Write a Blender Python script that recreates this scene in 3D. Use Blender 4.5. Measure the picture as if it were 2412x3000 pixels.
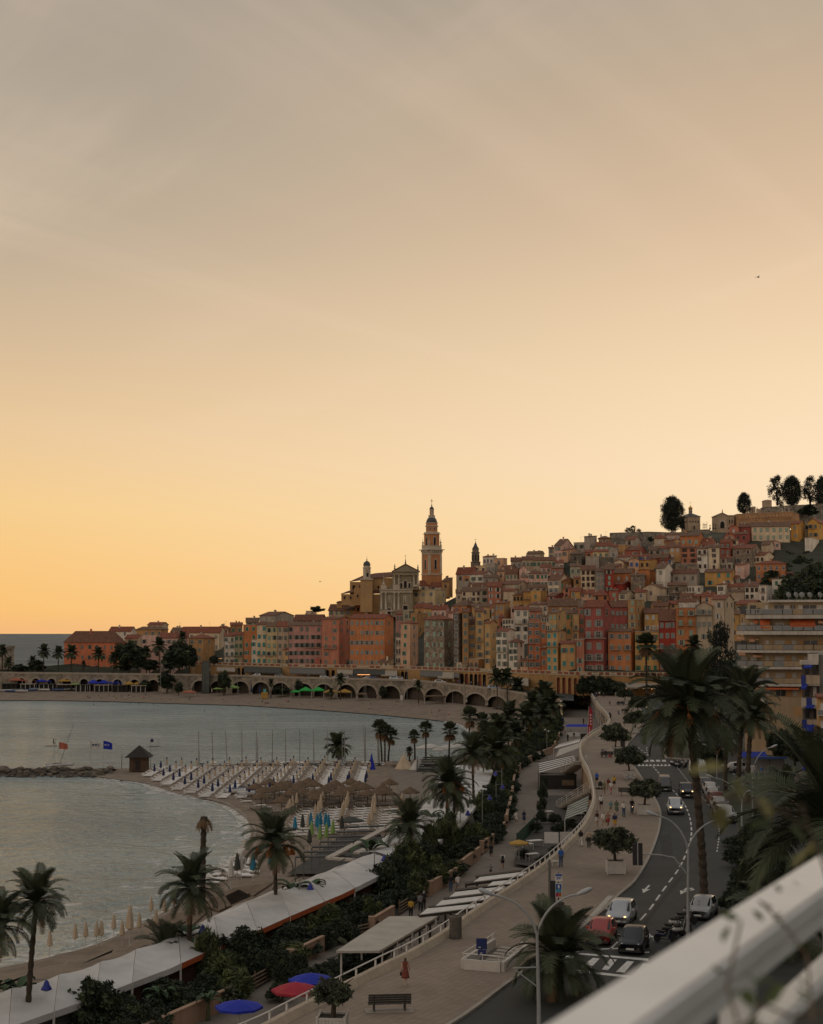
import bpy,math,random
from mathutils import Vector,Matrix
R=math.radians
V,PI,cos,sin=Vector,math.pi,math.cos,math.sin
def U(a,b):
 return rnd.uniform(a,b)
newmat=bpy.data.materials.new
def ln_(t,a,b):
 t.links.new(a,b)
for o in list(bpy.data.objects):
 bpy.data.objects.remove(o)
S=bpy.context.scene
COL=S.collection
# camera
F,CX,CY,HZ,CAMZ=4500.0,1206.0,1500.0,1844.0,28.3
PITCH=math.atan((HZ-CY)/F)
cd=bpy.data.cameras.new('camera')
cam=bpy.data.objects.new('camera',cd)
COL.objects.link(cam)
cam.location=(0,0,CAMZ)
cam.rotation_euler=(R(90)+PITCH,0,0)
cd.sensor_fit='VERTICAL'
cd.sensor_height=36.0
cd.lens=36.0*F/3000.0
cd.clip_start=0.2
cd.clip_end=30000
cd.dof.use_dof=True
cd.dof.focus_distance=260
cd.dof.aperture_fstop=3.6
S.camera=cam
def srgb(r,g,b):
 def f(c):
  c=c/255.0
  return c/12.92 if c<=0.04045 else((c+0.055)/1.055)**2.4
 return(f(r),f(g),f(b))
SUN_EL,SUN_AZ=R(2.0),R(24.0)
W=bpy.data.worlds.new('World')
S.world=W
W.use_nodes=True
nt=W.node_tree
nt.nodes.clear()
def nn(t,typ,**kw):
 n=t.nodes.new(typ)
 for k,v in kw.items():
  setattr(n,k,v)
 return n
def iv(n,k,v):
 n.inputs[k].default_value=v
def ramp(t,stops,interp='LINEAR'):
 n=t.nodes.new('ShaderNodeValToRGB')
 cr=n.color_ramp
 cr.interpolation=interp
 while len(cr.elements)<len(stops):
  cr.elements.new(0.5)
 for e,(p,c)in zip(cr.elements,stops):
  e.position=p
  e.color=(c[0],c[1],c[2],1)
 return n
tc=nn(nt,'ShaderNodeTexCoord')
sep=nn(nt,'ShaderNodeSeparateXYZ')
ln_(nt,tc.outputs['Generated'],sep.inputs[0])
def stops(*a):
 return[(max(0.0,p),srgb(*c))for p,c in a]
HI=[(.55,(163,161,157)),(1.0,(168,170,172))]
rl=ramp(nt,stops((0.0,(247,186,120)),(.012,(253,195,116)),(.04,(253,201,126)),(.076,(249,207,140)),(.125,(236,200,152)),(.186,(213,186,153)),(.24,(190,173,150)),(.31,(172,162,146)),(.388,(160,151,140)),*HI))
rr=ramp(nt,stops((0.0,(255,216,160)),(.05,(255,226,182)),(.105,(255,229,194)),(.16,(249,222,184)),(.21,(240,210,173)),(.26,(224,194,162)),(.33,(205,180,152)),(.388,(183,167,147)),*HI))
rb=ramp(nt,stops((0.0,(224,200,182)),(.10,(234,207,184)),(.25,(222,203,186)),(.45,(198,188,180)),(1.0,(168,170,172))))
for r_ in(rl,rr,rb):
 ln_(nt,sep.outputs['Z'],r_.inputs[0])
def math_node(t,op,a,b=None,clamp=False):
 n=nn(t,'ShaderNodeMath',operation=op,use_clamp=clamp)
 for i,v in enumerate((a,b)):
  if v is None:
   continue
  if isinstance(v,(int,float)):
   iv(n,i,v)
  else:
   ln_(t,v,n.inputs[i])
 return n.outputs[0]
ay=math_node(nt,'MAXIMUM',sep.outputs['Y'],0.05)
az=math_node(nt,'DIVIDE',sep.outputs['X'],ay)
mr=nn(nt,'ShaderNodeMapRange',interpolation_type='SMOOTHSTEP')
ln_(nt,az,mr.inputs[0])
iv(mr,1,-0.42)
iv(mr,2,0.36)
mixlr=nn(nt,'ShaderNodeMix',data_type='RGBA')
ln_(nt,mr.outputs[0],mixlr.inputs[0])
ln_(nt,rl.outputs[0],mixlr.inputs[6])
ln_(nt,rr.outputs[0],mixlr.inputs[7])
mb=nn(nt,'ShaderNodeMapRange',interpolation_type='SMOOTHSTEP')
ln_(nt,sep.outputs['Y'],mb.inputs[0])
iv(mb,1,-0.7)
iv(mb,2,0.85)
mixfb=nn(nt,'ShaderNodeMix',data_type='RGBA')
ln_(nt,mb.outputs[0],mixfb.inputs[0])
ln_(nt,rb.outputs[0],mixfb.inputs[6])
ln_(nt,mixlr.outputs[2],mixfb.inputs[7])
zc=math_node(nt,'MAXIMUM',sep.outputs['Z'],0.03)
cxy=nn(nt,'ShaderNodeCombineXYZ')
ln_(nt,math_node(nt,'DIVIDE',sep.outputs['X'],zc),cxy.inputs[0])
ln_(nt,math_node(nt,'DIVIDE',sep.outputs['Y'],zc),cxy.inputs[1])
def cirrus(rot,sx,sy,off,scale,lo,hi):
 mp=nn(nt,'ShaderNodeMapping',vector_type='TEXTURE')
 iv(mp,'Rotation',(0,0,R(rot)))
 iv(mp,'Scale',(sx,sy,1))
 iv(mp,'Location',off)
 ln_(nt,cxy.outputs[0],mp.inputs[0])
 n=nn(nt,'ShaderNodeTexNoise')
 iv(n,'Scale',scale)
 iv(n,'Detail',6)
 iv(n,'Distortion',0.6)
 ln_(nt,mp.outputs[0],n.inputs[0])
 m=nn(nt,'ShaderNodeMapRange',interpolation_type='SMOOTHSTEP')
 iv(m,1,lo)
 iv(m,2,hi)
 ln_(nt,n.outputs[0],m.inputs[0])
 return m.outputs[0]
c1=cirrus(58,7.0,0.9,(0.3,1.1,0),1.0,0.47,0.68)
c2=cirrus(116,6.0,0.8,(4.3,2.1,0),1.1,0.48,0.70)
cs=math_node(nt,'ADD',c1,c2,True)
fade=nn(nt,'ShaderNodeMapRange')
iv(fade,1,0.08)
iv(fade,2,0.26)
ln_(nt,sep.outputs['Z'],fade.inputs[0])
cs=math_node(nt,'MULTIPLY',cs,fade.outputs[0])
cs=math_node(nt,'MULTIPLY',cs,0.26)
mixc=nn(nt,'ShaderNodeMix',data_type='RGBA')
ln_(nt,cs,mixc.inputs[0])
ln_(nt,mixfb.outputs[2],mixc.inputs[6])
iv(mixc,7,(*srgb(248,218,190),1))
sky=nn(nt,'ShaderNodeTexSky',sky_type='NISHITA')
sky.sun_disc=False
sky.sun_elevation=SUN_EL
sky.sun_rotation=SUN_AZ
bg1=nn(nt,'ShaderNodeBackground')
iv(bg1,1,1.0)
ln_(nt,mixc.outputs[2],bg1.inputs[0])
bg2=nn(nt,'ShaderNodeBackground')
iv(bg2,1,0.05)
ln_(nt,sky.outputs[0],bg2.inputs[0])
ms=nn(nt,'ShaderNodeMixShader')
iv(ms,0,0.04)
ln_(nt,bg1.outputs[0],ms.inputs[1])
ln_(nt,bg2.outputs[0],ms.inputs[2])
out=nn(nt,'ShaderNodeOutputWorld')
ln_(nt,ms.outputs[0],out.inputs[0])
sd=bpy.data.lights.new('sun','SUN')
sd.energy=0.35
sd.angle=R(12)
sd.color=(1.0,0.72,0.42)
sun=bpy.data.objects.new('sun',sd)
COL.objects.link(sun)
sun.rotation_euler=(R(90)-SUN_EL-R(4),0,R(180)-SUN_AZ)
S.view_settings.view_transform='Standard'
S.view_settings.look='None'
S.view_settings.gamma=1
S.view_settings.exposure=0.0
S.cycles.max_bounces=5
S.cycles.diffuse_bounces=3
S.cycles.glossy_bounces=3
S.cycles.transparent_max_bounces=6
S.cycles.use_denoising=True
# helpers
UP=V((0,-sin(PITCH),cos(PITCH)))
FW=V((0,cos(PITCH),sin(PITCH)))
CAM=V((0,0,CAMZ))
def ray(px,py):
 return V((1,0,0))*((px-CX)/F)+UP*((CY-py)/F)+FW
def G(px,py,z=0.0):
 d=ray(px,py)
 t=(z-CAMZ)/d.z
 return CAM+d*t
def D(px,py,Y):
 d=ray(px,py)
 return CAM+d*(Y/d.y)
def lerp(a,b,t):
 return a+(b-a)*t
def pw(x,pts):
 if x<=pts[0][0]:
  return pts[0][1]
 for(a,b),(c,d)in zip(pts,pts[1:]):
  if x<=c:
   return b+(d-b)*(x-a)/(c-a)
 return pts[-1][1]
class AD(dict):
 __getattr__=dict.__getitem__
ORD=['first','second','third','fourth','fifth','sixth']
BOXF=[(3,2,1,0),(4,5,6,7),(0,1,5,4),(1,2,6,5),(2,3,7,6),(3,0,4,7)]
class MB:
 def __init__(s):
  s.v,s.f,s.m=[],[],[]
 def face(s,pts,m=0):
  i=len(s.v)
  s.v.extend(tuple(p)for p in pts)
  s.f.append(tuple(range(i,i+len(pts))))
  s.m.append(m)
 def add(s,vs,fs,m=0):
  i=len(s.v)
  s.v.extend(tuple(p)for p in vs)
  for f in fs:
   s.f.append(tuple(a+i for a in f))
   s.m.append(m)
 def box(s,x0,y0,z0,x1,y1,z1,m=0,M=None):
  vs=[(x0,y0,z0),(x1,y0,z0),(x1,y1,z0),(x0,y1,z0),(x0,y0,z1),(x1,y0,z1),(x1,y1,z1),(x0,y1,z1)]
  if M is not None:
   vs=[M@V(p)for p in vs]
  s.add(vs,[(0,3,2,1),(4,5,6,7),(0,1,5,4),(1,2,6,5),(2,3,7,6),(3,0,4,7)],m)
 def cbox(s,c,d,m=0,rz=0,M=None):
  T=Matrix.Translation(V(c))@Matrix.Rotation(rz,4,'Z')
  if M is not None:
   T=M@T
  s.box(-d[0]/2,-d[1]/2,-d[2]/2,d[0]/2,d[1]/2,d[2]/2,m,T)
 def prism(s,poly,z0,z1,m=0,mt=None,bottom=False):
  n=len(poly)
  s.add([(p[0],p[1],z0)for p in poly]+[(p[0],p[1],z1)for p in poly],[(i,(i+1)%n,n+(i+1)%n,n+i)for i in range(n)],m)
  s.face([(p[0],p[1],z1)for p in poly],m if mt is None else mt)
  if bottom:
   s.face([(p[0],p[1],z0)for p in reversed(poly)],m)
 def tube(s,pts,r,n=8,m=0,cap=True):
  pts=[V(p)for p in pts]
  rs=r if isinstance(r,(list,tuple))else[r]*len(pts)
  vs=[]
  for i,p in enumerate(pts):
   t=(pts[min(i+1,len(pts)-1)]-pts[max(i-1,0)])
   if t.length<1e-6:
    t=V((0,0,1))
   t.normalize()
   a=t.cross(V((0,0,1))if abs(t.z)<.95 else V((1,0,0))).normalized()
   b=t.cross(a)
   for k in range(n):
    q=2*PI*k/n
    vs.append(p+(a*cos(q)+b*sin(q))*rs[i])
  fs=[]
  for i in range(len(pts)-1):
   for k in range(n):
    a,b=i*n+k,i*n+(k+1)%n
    fs.append((a,a+n,b+n,b))
  if cap:
   fs.append(tuple(range(n)))
   fs.append(tuple(reversed(range((len(pts)-1)*n,len(pts)*n))))
  s.add(vs,fs,m)
 def lathe(s,prof,n=12,c=(0,0,0),m=0,rot=0.0):
  vs,fs=[],[]
  for(r,z)in prof:
   for k in range(n):
    q=2*PI*k/n+rot
    vs.append((c[0]+r*cos(q),c[1]+r*sin(q),c[2]+z))
  for i in range(len(prof)-1):
   for k in range(n):
    a,b=i*n+k,i*n+(k+1)%n
    fs.append((a,b,b+n,a+n))
  fs.append(tuple(reversed(range(n))))
  fs.append(tuple(range((len(prof)-1)*n,len(prof)*n)))
  s.add(vs,fs,m)
 def mesh(s,name,mats,smooth=False):
  me=bpy.data.meshes.new(name)
  me.from_pydata(s.v,[],s.f)
  if not isinstance(mats,(list,tuple)):
   mats=[mats]
  for mm in mats:
   me.materials.append(mm)
  if len(mats)>1:
   me.polygons.foreach_set('material_index',s.m)
  if smooth:
   me.polygons.foreach_set('use_smooth',[True]*len(me.polygons))
  me.update()
  return me
 def build(s,name,mats,parent=None,loc=None,rz=0.0,smooth=False):
  return obj(name,s.mesh(name,mats,smooth),parent,loc,rz)
def obj(name,me,parent=None,loc=None,rz=0.0,scale=None):
 o=bpy.data.objects.new(name,me)
 COL.objects.link(o)
 if parent is not None:
  o.parent=parent
 if loc is not None:
  o.location=loc
 if rz:
  o.rotation_euler=(0,0,rz)
 if scale is not None:
  o.scale=scale
 return o
def one(kind,name,mats,parent,args,at,ro,sm):
 b=MB()
 getattr(b,kind)(*args)
 return b.build(name,mats,parent,at,ro,sm)
def pbox(n,m,p,*a,at=None,ro=0.0,sm=False):
 return one('box',n,m,p,a,at,ro,sm)
def ptube(n,m,p,*a,at=None,ro=0.0,sm=False):
 return one('tube',n,m,p,a,at,ro,sm)
def plathe(n,m,p,*a,at=None,ro=0.0,sm=False):
 return one('lathe',n,m,p,a,at,ro,sm)
def pcbox(n,m,p,*a,at=None,ro=0.0,sm=False):
 return one('cbox',n,m,p,a,at,ro,sm)
def tag(o,label=None,cat=None,group=None,kind=None):
 if label:o['label']=label
 if cat:o['category']=cat
 if group:o['group']=group
 if kind:o['kind']=kind
 return o
def thing(name,label,cat,loc=(0,0,0),rz=0.0,group=None,scale=None):
 return tag(obj(name,None,None,loc,rz,scale),label,cat,group)
MATS={}
def mat(name,col,rough=.8,var=.18,scale=2.0,bump=0.0,bscale=None,metal=0.0,streak=0.0,spec=.5,emit=None,det=4.0):
 if name in MATS:
  return MATS[name]
 m=newmat(name)
 m.use_nodes=True
 t=m.node_tree
 b=t.nodes['Principled BSDF']
 iv(b,'Roughness',rough)
 iv(b,'Metallic',metal)
 iv(b,'Specular IOR Level',spec)
 c=nn(t,'ShaderNodeTexCoord')
 n=nn(t,'ShaderNodeTexNoise')
 iv(n,'Scale',scale)
 iv(n,'Detail',det)
 iv(n,'Roughness',.65)
 ln_(t,c.outputs['Object'],n.inputs[0])
 lo=tuple(x*(1-var*1.6)for x in col)
 hi=tuple(min(1,x*(1+var*1.3))for x in col)
 r=ramp(t,[(.28,lo),(.5,col),(.74,hi)])
 ln_(t,n.outputs[0],r.inputs[0])
 src=r.outputs[0]
 if streak:
  mp=nn(t,'ShaderNodeMapping')
  iv(mp,'Scale',(1.6,1.6,.09))
  ln_(t,c.outputs['Object'],mp.inputs[0])
  n2=nn(t,'ShaderNodeTexNoise')
  iv(n2,'Scale',1.2)
  iv(n2,'Detail',5)
  ln_(t,mp.outputs[0],n2.inputs[0])
  r2=ramp(t,[(.35,(1-streak,)*3),(.62,(1,1,1))])
  ln_(t,n2.outputs[0],r2.inputs[0])
  mx=nn(t,'ShaderNodeMix',data_type='RGBA',blend_type='MULTIPLY')
  iv(mx,0,1)
  ln_(t,src,mx.inputs[6])
  ln_(t,r2.outputs[0],mx.inputs[7])
  src=mx.outputs[2]
 ln_(t,src,b.inputs['Base Color'])
 if bump:
  n3=nn(t,'ShaderNodeTexNoise')
  iv(n3,'Scale',bscale or scale*5)
  iv(n3,'Detail',5)
  ln_(t,c.outputs['Object'],n3.inputs[0])
  bm=nn(t,'ShaderNodeBump')
  iv(bm,'Strength',bump)
  iv(bm,'Distance',.1)
  ln_(t,n3.outputs[0],bm.inputs['Height'])
  ln_(t,bm.outputs[0],b.inputs['Normal'])
 if emit:
  iv(b,'Emission Color',(*emit[:3],1))
  iv(b,'Emission Strength',emit[3])
 MATS[name]=m
 return m
def stone_mat(name,c1,c2,c3,scale=1.0,rough=.9):
 m=newmat(name)
 m.use_nodes=True
 t=m.node_tree
 b=t.nodes['Principled BSDF']
 iv(b,'Roughness',rough)
 c=nn(t,'ShaderNodeTexCoord')
 v=nn(t,'ShaderNodeTexVoronoi')
 iv(v,'Scale',scale)
 ln_(t,c.outputs['Object'],v.inputs[0])
 r=ramp(t,[(.0,c1),(.5,c2),(1.0,c3)])
 sp=nn(t,'ShaderNodeSeparateColor')
 ln_(t,v.outputs['Color'],sp.inputs[0])
 ln_(t,sp.outputs[0],r.inputs[0])
 n=nn(t,'ShaderNodeTexNoise')
 iv(n,'Scale',.35)
 iv(n,'Detail',4)
 ln_(t,c.outputs['Object'],n.inputs[0])
 r2=ramp(t,[(.3,(.55,.55,.55)),(.7,(1.1,1.1,1.1))])
 ln_(t,n.outputs[0],r2.inputs[0])
 mx=nn(t,'ShaderNodeMix',data_type='RGBA',blend_type='MULTIPLY')
 iv(mx,0,1)
 ln_(t,r.outputs[0],mx.inputs[6])
 ln_(t,r2.outputs[0],mx.inputs[7])
 ln_(t,mx.outputs[2],b.inputs['Base Color'])
 bm=nn(t,'ShaderNodeBump')
 iv(bm,'Strength',.5)
 iv(bm,'Distance',.1)
 bm.invert=True
 ln_(t,v.outputs['Distance'],bm.inputs['Height'])
 ln_(t,bm.outputs[0],b.inputs['Normal'])
 MATS[name]=m
 return m
rnd=random.Random(7)
def smooth_line(pts,n=4):
 outp=[]
 P_=[pts[0]]+list(pts)+[pts[-1]]
 for i in range(1,len(P_)-2):
  p0,p1,p2,p3=P_[i-1],P_[i],P_[i+1],P_[i+2]
  for k in range(n):
   t=k/n
   outp.append(tuple(.5*((2*b)+(-a+c)*t+(2*a-5*b+4*c-d)*t*t+(-a+3*b-3*c+d)*t**3)for a,b,c,d in zip(p0,p1,p2,p3)))
 outp.append(pts[-1])
 return outp
def tri_poly(name,pts3,m,kind='structure',parent=None):
 from mathutils.geometry import tessellate_polygon
 tris=tessellate_polygon([[V(p)for p in pts3]])
 b=MB()
 b.add(pts3,[tuple(t)for t in tris])
 me=b.mesh(name,m)
 for p in me.polygons:
  if p.normal.z<0:
   p.flip()
 o=obj(name,me,parent)
 if kind:
  tag(o,kind=kind)
 return o
def water_mat():
 m=newmat('sea_water')
 m.use_nodes=True
 t=m.node_tree
 b=t.nodes['Principled BSDF']
 iv(b,'Roughness',.18)
 iv(b,'IOR',1.33)
 c=nn(t,'ShaderNodeTexCoord')
 n=nn(t,'ShaderNodeTexNoise')
 iv(n,'Scale',.02)
 iv(n,'Detail',3)
 ln_(t,c.outputs['Object'],n.inputs[0])
 r=ramp(t,[(.35,(.29,.375,.39)),(.65,(.42,.51,.51))])  # near water: pale colour also stands in for reflected sky
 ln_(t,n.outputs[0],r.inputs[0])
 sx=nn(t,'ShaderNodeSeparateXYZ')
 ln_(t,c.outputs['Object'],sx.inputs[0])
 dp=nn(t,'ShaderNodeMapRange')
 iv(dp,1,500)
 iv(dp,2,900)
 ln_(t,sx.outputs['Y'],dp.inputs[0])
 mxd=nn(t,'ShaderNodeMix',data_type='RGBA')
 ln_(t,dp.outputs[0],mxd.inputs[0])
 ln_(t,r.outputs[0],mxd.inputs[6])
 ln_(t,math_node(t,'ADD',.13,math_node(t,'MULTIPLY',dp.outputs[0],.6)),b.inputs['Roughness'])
 rd_=ramp(t,[(.35,(.17,.19,.195)),(.65,(.25,.265,.265))])  # far water painted darker with distance, imitating reflection off distant waves
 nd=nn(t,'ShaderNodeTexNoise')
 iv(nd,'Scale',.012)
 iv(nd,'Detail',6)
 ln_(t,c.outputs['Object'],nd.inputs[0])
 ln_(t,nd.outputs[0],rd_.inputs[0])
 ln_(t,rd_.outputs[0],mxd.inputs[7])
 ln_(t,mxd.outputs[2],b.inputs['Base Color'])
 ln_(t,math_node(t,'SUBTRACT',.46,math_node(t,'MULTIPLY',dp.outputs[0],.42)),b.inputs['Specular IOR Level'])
 hs=[]
 for sc,amp,stx,rot in((.03,2.2,.5,12),(.13,1.1,.7,-8),(.45,.75,.75,15),(1.5,.30,.9,-20),(5,.06,1,0)):
  mp=nn(t,'ShaderNodeMapping')
  iv(mp,'Rotation',(0,0,R(rot)))
  iv(mp,'Scale',(stx,1,1))
  ln_(t,c.outputs['Object'],mp.inputs[0])
  q=nn(t,'ShaderNodeTexNoise')
  iv(q,'Scale',sc)
  iv(q,'Detail',3)
  ln_(t,mp.outputs[0],q.inputs[0])
  hs.append(math_node(t,'MULTIPLY',q.outputs[0],amp))
 h=hs[0]
 for k in hs[1:]:
  h=math_node(t,'ADD',h,k)
 bm=nn(t,'ShaderNodeBump')
 iv(bm,'Strength',1.0)
 iv(bm,'Distance',3.4)
 ln_(t,h,bm.inputs['Height'])
 ln_(t,bm.outputs[0],b.inputs['Normal'])
 return m
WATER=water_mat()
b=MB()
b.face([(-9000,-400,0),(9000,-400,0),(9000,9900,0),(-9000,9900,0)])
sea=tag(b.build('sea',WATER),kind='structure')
# --- sand
SAND=mat('beach_sand',(.20,.155,.115),.95,.22,.35,.4,2.5)
WETSAND=mat('wet_sand',(.11,.09,.072),.35,.2,.5,.1,2)
FAR_SHORE=smooth_line([(-500,2052),(0,2050),(162,2050),(323,2053),(525,2059),(700,2064),(762,2067),(923,2077),(1085,2089),(1206,2100),(1300,2110),(1350,2122),(1385,2145),(1400,2170),(1385,2195),(1345,2213)],4)
WALLTOP=[(-600,1972),(0,1972),(450,1977),(700,1981),(850,1986),(1180,1994),(1440,2010),(1640,2030)]
def wallY(px):
 return(CAMZ-9.2)*F/(pw(px,WALLTOP)-HZ)
def TY(px):
 return pw(px,[(0,690),(300,682),(600,660),(850,620),(1180,587),(1440,545),(1700,505),(1950,497),(2150,492),(2412,490)])
far=[G(x,y,.25)for x,y in FAR_SHORE]
SHORE_PX=[(x,y)for x,y in FAR_SHORE if x<=1300]
def shoreY(px):
 return(CAMZ-.25)*F/(pw(px,SHORE_PX)-HZ)*1.0
def farz(px,Y):
 a,b_=shoreY(px),wallY(px)
 return .25+2.3*max(0.0,min(1.0,(Y-a)/(b_-a)))
def GB(px,py):
 if px>1310:
  return G(px,py,lerp(.3,2.2,max(0,min(1,(2110-py)/60))))
 lo,hi=shoreY(px)-4,wallY(px)-1.0
 for _ in range(30):
  m_=(lo+hi)/2
  if D(px,py,m_).z>farz(px,m_):
   lo=m_
  else:
   hi=m_
 p=D(px,py,lo)
 return V((p.x,p.y,farz(px,lo)))
b=MB()
fpx=list(range(-600,1300,25))+[1300]
for a,c in zip(fpx,fpx[1:]):
 P=[]
 for q,w_ in((a,0),(c,0),(c,1),(a,1)):
  Y=shoreY(q)if w_==0 else wallY(q)+6
  p=D(q,1900,Y)
  P.append((p.x,p.y,.25 if w_==0 else 2.6))
 b.face(P)
tag(b.build('far_beach',SAND),kind='structure')
far_r=[G(x,y,.25)for x,y in FAR_SHORE if x>=1300]
i0=max(i for i,(x,y)in enumerate(FAR_SHORE)if x<=1300)
far_r=[G(1300,pw(1300,SHORE_PX),.25)]+[G(x,y,.25)for x,y in FAR_SHORE[i0+1:]]
p=D(1300,1900,wallY(1300)+6)
p2=D(1660,1900,wallY(1640)+6)
tri_poly('far_beach',far_r+[G(1480,2200,1.2),G(1640,2130,2.0),V((p2.x,p2.y,2.0)),V((p.x,p.y,2.6))],SAND)
NEAR_TOP=[(283,2252),(363,2251),(444,2250),(586,2245),(762,2233),(923,2229),(1085,2229),(1178,2229),(1345,2214)]
NEAR_BOT=smooth_line([(283,2275),(363,2285),(424,2293),(485,2314),(565,2333),(626,2346),(672,2362),(713,2390),(735,2425),(728,2470),(690,2515),(640,2556),(602,2588),(541,2639),(444,2690),(384,2722),(283,2766),(194,2791),(81,2819),(0,2835),(-300,2905)],4)
nb=[G(x,y,.25)for x,y in NEAR_BOT]
nt_=[G(x,y,.25)for x,y in NEAR_TOP]
inner=[G(x,y,.25)for x,y in[(-100,3150),(500,3000),(950,2790),(1250,2600),(1450,2430),(1500,2300),(1500,2200)]]
tri_poly('near_beach',nb+inner+list(reversed(nt_)),SAND)
# wet band and a broken line of foam along the shores
def band(name,line,off0,off1,z,m,jit=0.0,seed=1):
 rr_=random.Random(seed)
 b=MB()
 P3=[V(p)for p in line]
 row=[]
 for i,p in enumerate(P3):
  t=(P3[min(i+1,len(P3)-1)]-P3[max(i-1,0)])
  nrm=V((-t.y,t.x,0)).normalized()
  j0,j1=rr_.uniform(-jit,jit),rr_.uniform(-jit,jit)
  row.append((p+nrm*(off0+j0),p+nrm*(off1+j1)))
 for(a,b_),(c,d)in zip(row,row[1:]):
  b.face([(a.x,a.y,-.03),(b_.x,b_.y,z),(d.x,d.y,z),(c.x,c.y,-.03)])
 return tag(b.build(name,m),kind='structure')
def resample(pts,step):
 outp=[V(pts[0])]
 for a,b_ in zip(pts,pts[1:]):
  a,b_=V(a),V(b_)
  n=max(1,int((b_-a).length/step))
  for k in range(1,n+1):
   outp.append(a.lerp(b_,k/n))
 return outp
nb2=resample(nb,1.2)
band('wet_sand',nb2,-1.2,3.0,.256,WETSAND,.5,3)
band('wet_sand',resample(far,2.0),-1.0,3.0,.256,WETSAND,.4,4)
def foam_mat(name,lo,hi,sc):
 m=newmat(name)
 m.use_nodes=True
 t=m.node_tree
 b=t.nodes['Principled BSDF']
 iv(b,'Base Color',(.66,.66,.63,1))
 iv(b,'Roughness',.7)
 c=nn(t,'ShaderNodeTexCoord')
 n=nn(t,'ShaderNodeTexNoise')
 iv(n,'Scale',sc)
 iv(n,'Detail',6)
 iv(n,'Distortion',.8)
 ln_(t,c.outputs['Object'],n.inputs[0])
 r=nn(t,'ShaderNodeMapRange')
 r.inputs[1].default_value,r.inputs[2].default_value=lo,hi
 ln_(t,n.outputs[0],r.inputs[0])
 ln_(t,math_node(t,'MULTIPLY',r.outputs[0],.75),b.inputs['Alpha'])
 return m
def foam_band(line,o0,o1,m,z,label,jit,seed):
 rr_=random.Random(seed)
 b=MB()
 prev=None
 for i,p in enumerate(line):
  t=line[min(i+2,len(line)-1)]-line[max(i-2,0)]
  n_=V((-t.y,t.x,0)).normalized()
  w_=jit*(sin(i*.21+seed)+.6*sin(i*.57+2*seed))+rr_.uniform(-.1,.1)
  cur=(p+n_*(o0+w_),p+n_*(o1+w_))
  if prev:
   b.face([(q.x,q.y,zz)for q,zz in zip((prev[0],prev[1],cur[1],cur[0]),(.02,z,z,.02))])
  prev=cur
 tag(b.build('sea_foam',m),label,'foam',kind='stuff')
F1,F2,F3=foam_mat('foam_edge',.36,.55,.9),foam_mat('foam_lace',.46,.66,.5),foam_mat('foam_thin',.52,.72,.3)
foam_band(nb2,-1.0,.5,F1,.262,'white edge of foam where small waves run up the near beach',.35,1)
foam_band(nb2,-4.5,-1.3,F2,.02,'lacy foam of small waves breaking before the near beach',.5,2)
foam_band(nb2,-11,-5.5,F3,.02,'thin streaks of foam farther out in the near bay',.8,3)
far2=resample([G(x,y,.25)for x,y in FAR_SHORE if x>-100],2.5)
foam_band(far2,-.8,.4,F1,.262,'thin white foam edge along the far beach',.2,4)
# --- lower walkway and planted strip (level 2.0)
LZ=2.0
PAVE_LOW=mat('walkway_asphalt',(.17,.145,.12),.9,.12,.6,.2,8)
SOIL=mat('planting_soil',(.035,.03,.022),.95,.3,1.5,.3)
WALL_LINE=smooth_line([(300,3120),(600,2983),(681,2946),(790,2874),(947,2789),(1089,2736),(1153,2696),(1246,2631),(1337,2579),(1406,2514),(1446,2474),(1479,2437),(1498,2358),(1512,2268),(1530,2246),(1577,2223),(1619,2206),(1640,2160),(1650,2110)],3)
wl=[G(x,y,LZ)for x,y in WALL_LINE]
PAR=smooth_line([(300,3230),(729,3048),(850,2987),(1109,2853),(1200,2809),(1300,2750),(1402,2677),(1507,2607),(1604,2538),(1673,2474),(1721,2417),(1743,2361),(1742,2324),(1730,2272),(1712,2237),(1704,2215),(1704,2192),(1714,2175),(1740,2154),(1778,2131),(1788,2115),(1782,2099),(1754,2068),(1737,2040),(1719,2029),(1685,2021),(1647,2016)],4)
PZ=7.0
par=[G(x,y,PZ)for x,y in PAR]
low=wl+[V((p.x,p.y,LZ))for p in reversed(par)]
tri_poly('lower_walkway',low,PAVE_LOW)
strip_in=[G(x,y,1.0)for x,y in[(1560,2140),(1480,2230),(1440,2330),(1380,2430),(1240,2540),(1000,2680),(700,2830),(450,2930),(100,3090)]]
tri_poly('planted_strip',[V((p.x,p.y,LZ+.02))for p in wl]+[V((p.x,p.y,LZ+.02))for p in strip_in],SOIL)
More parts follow.
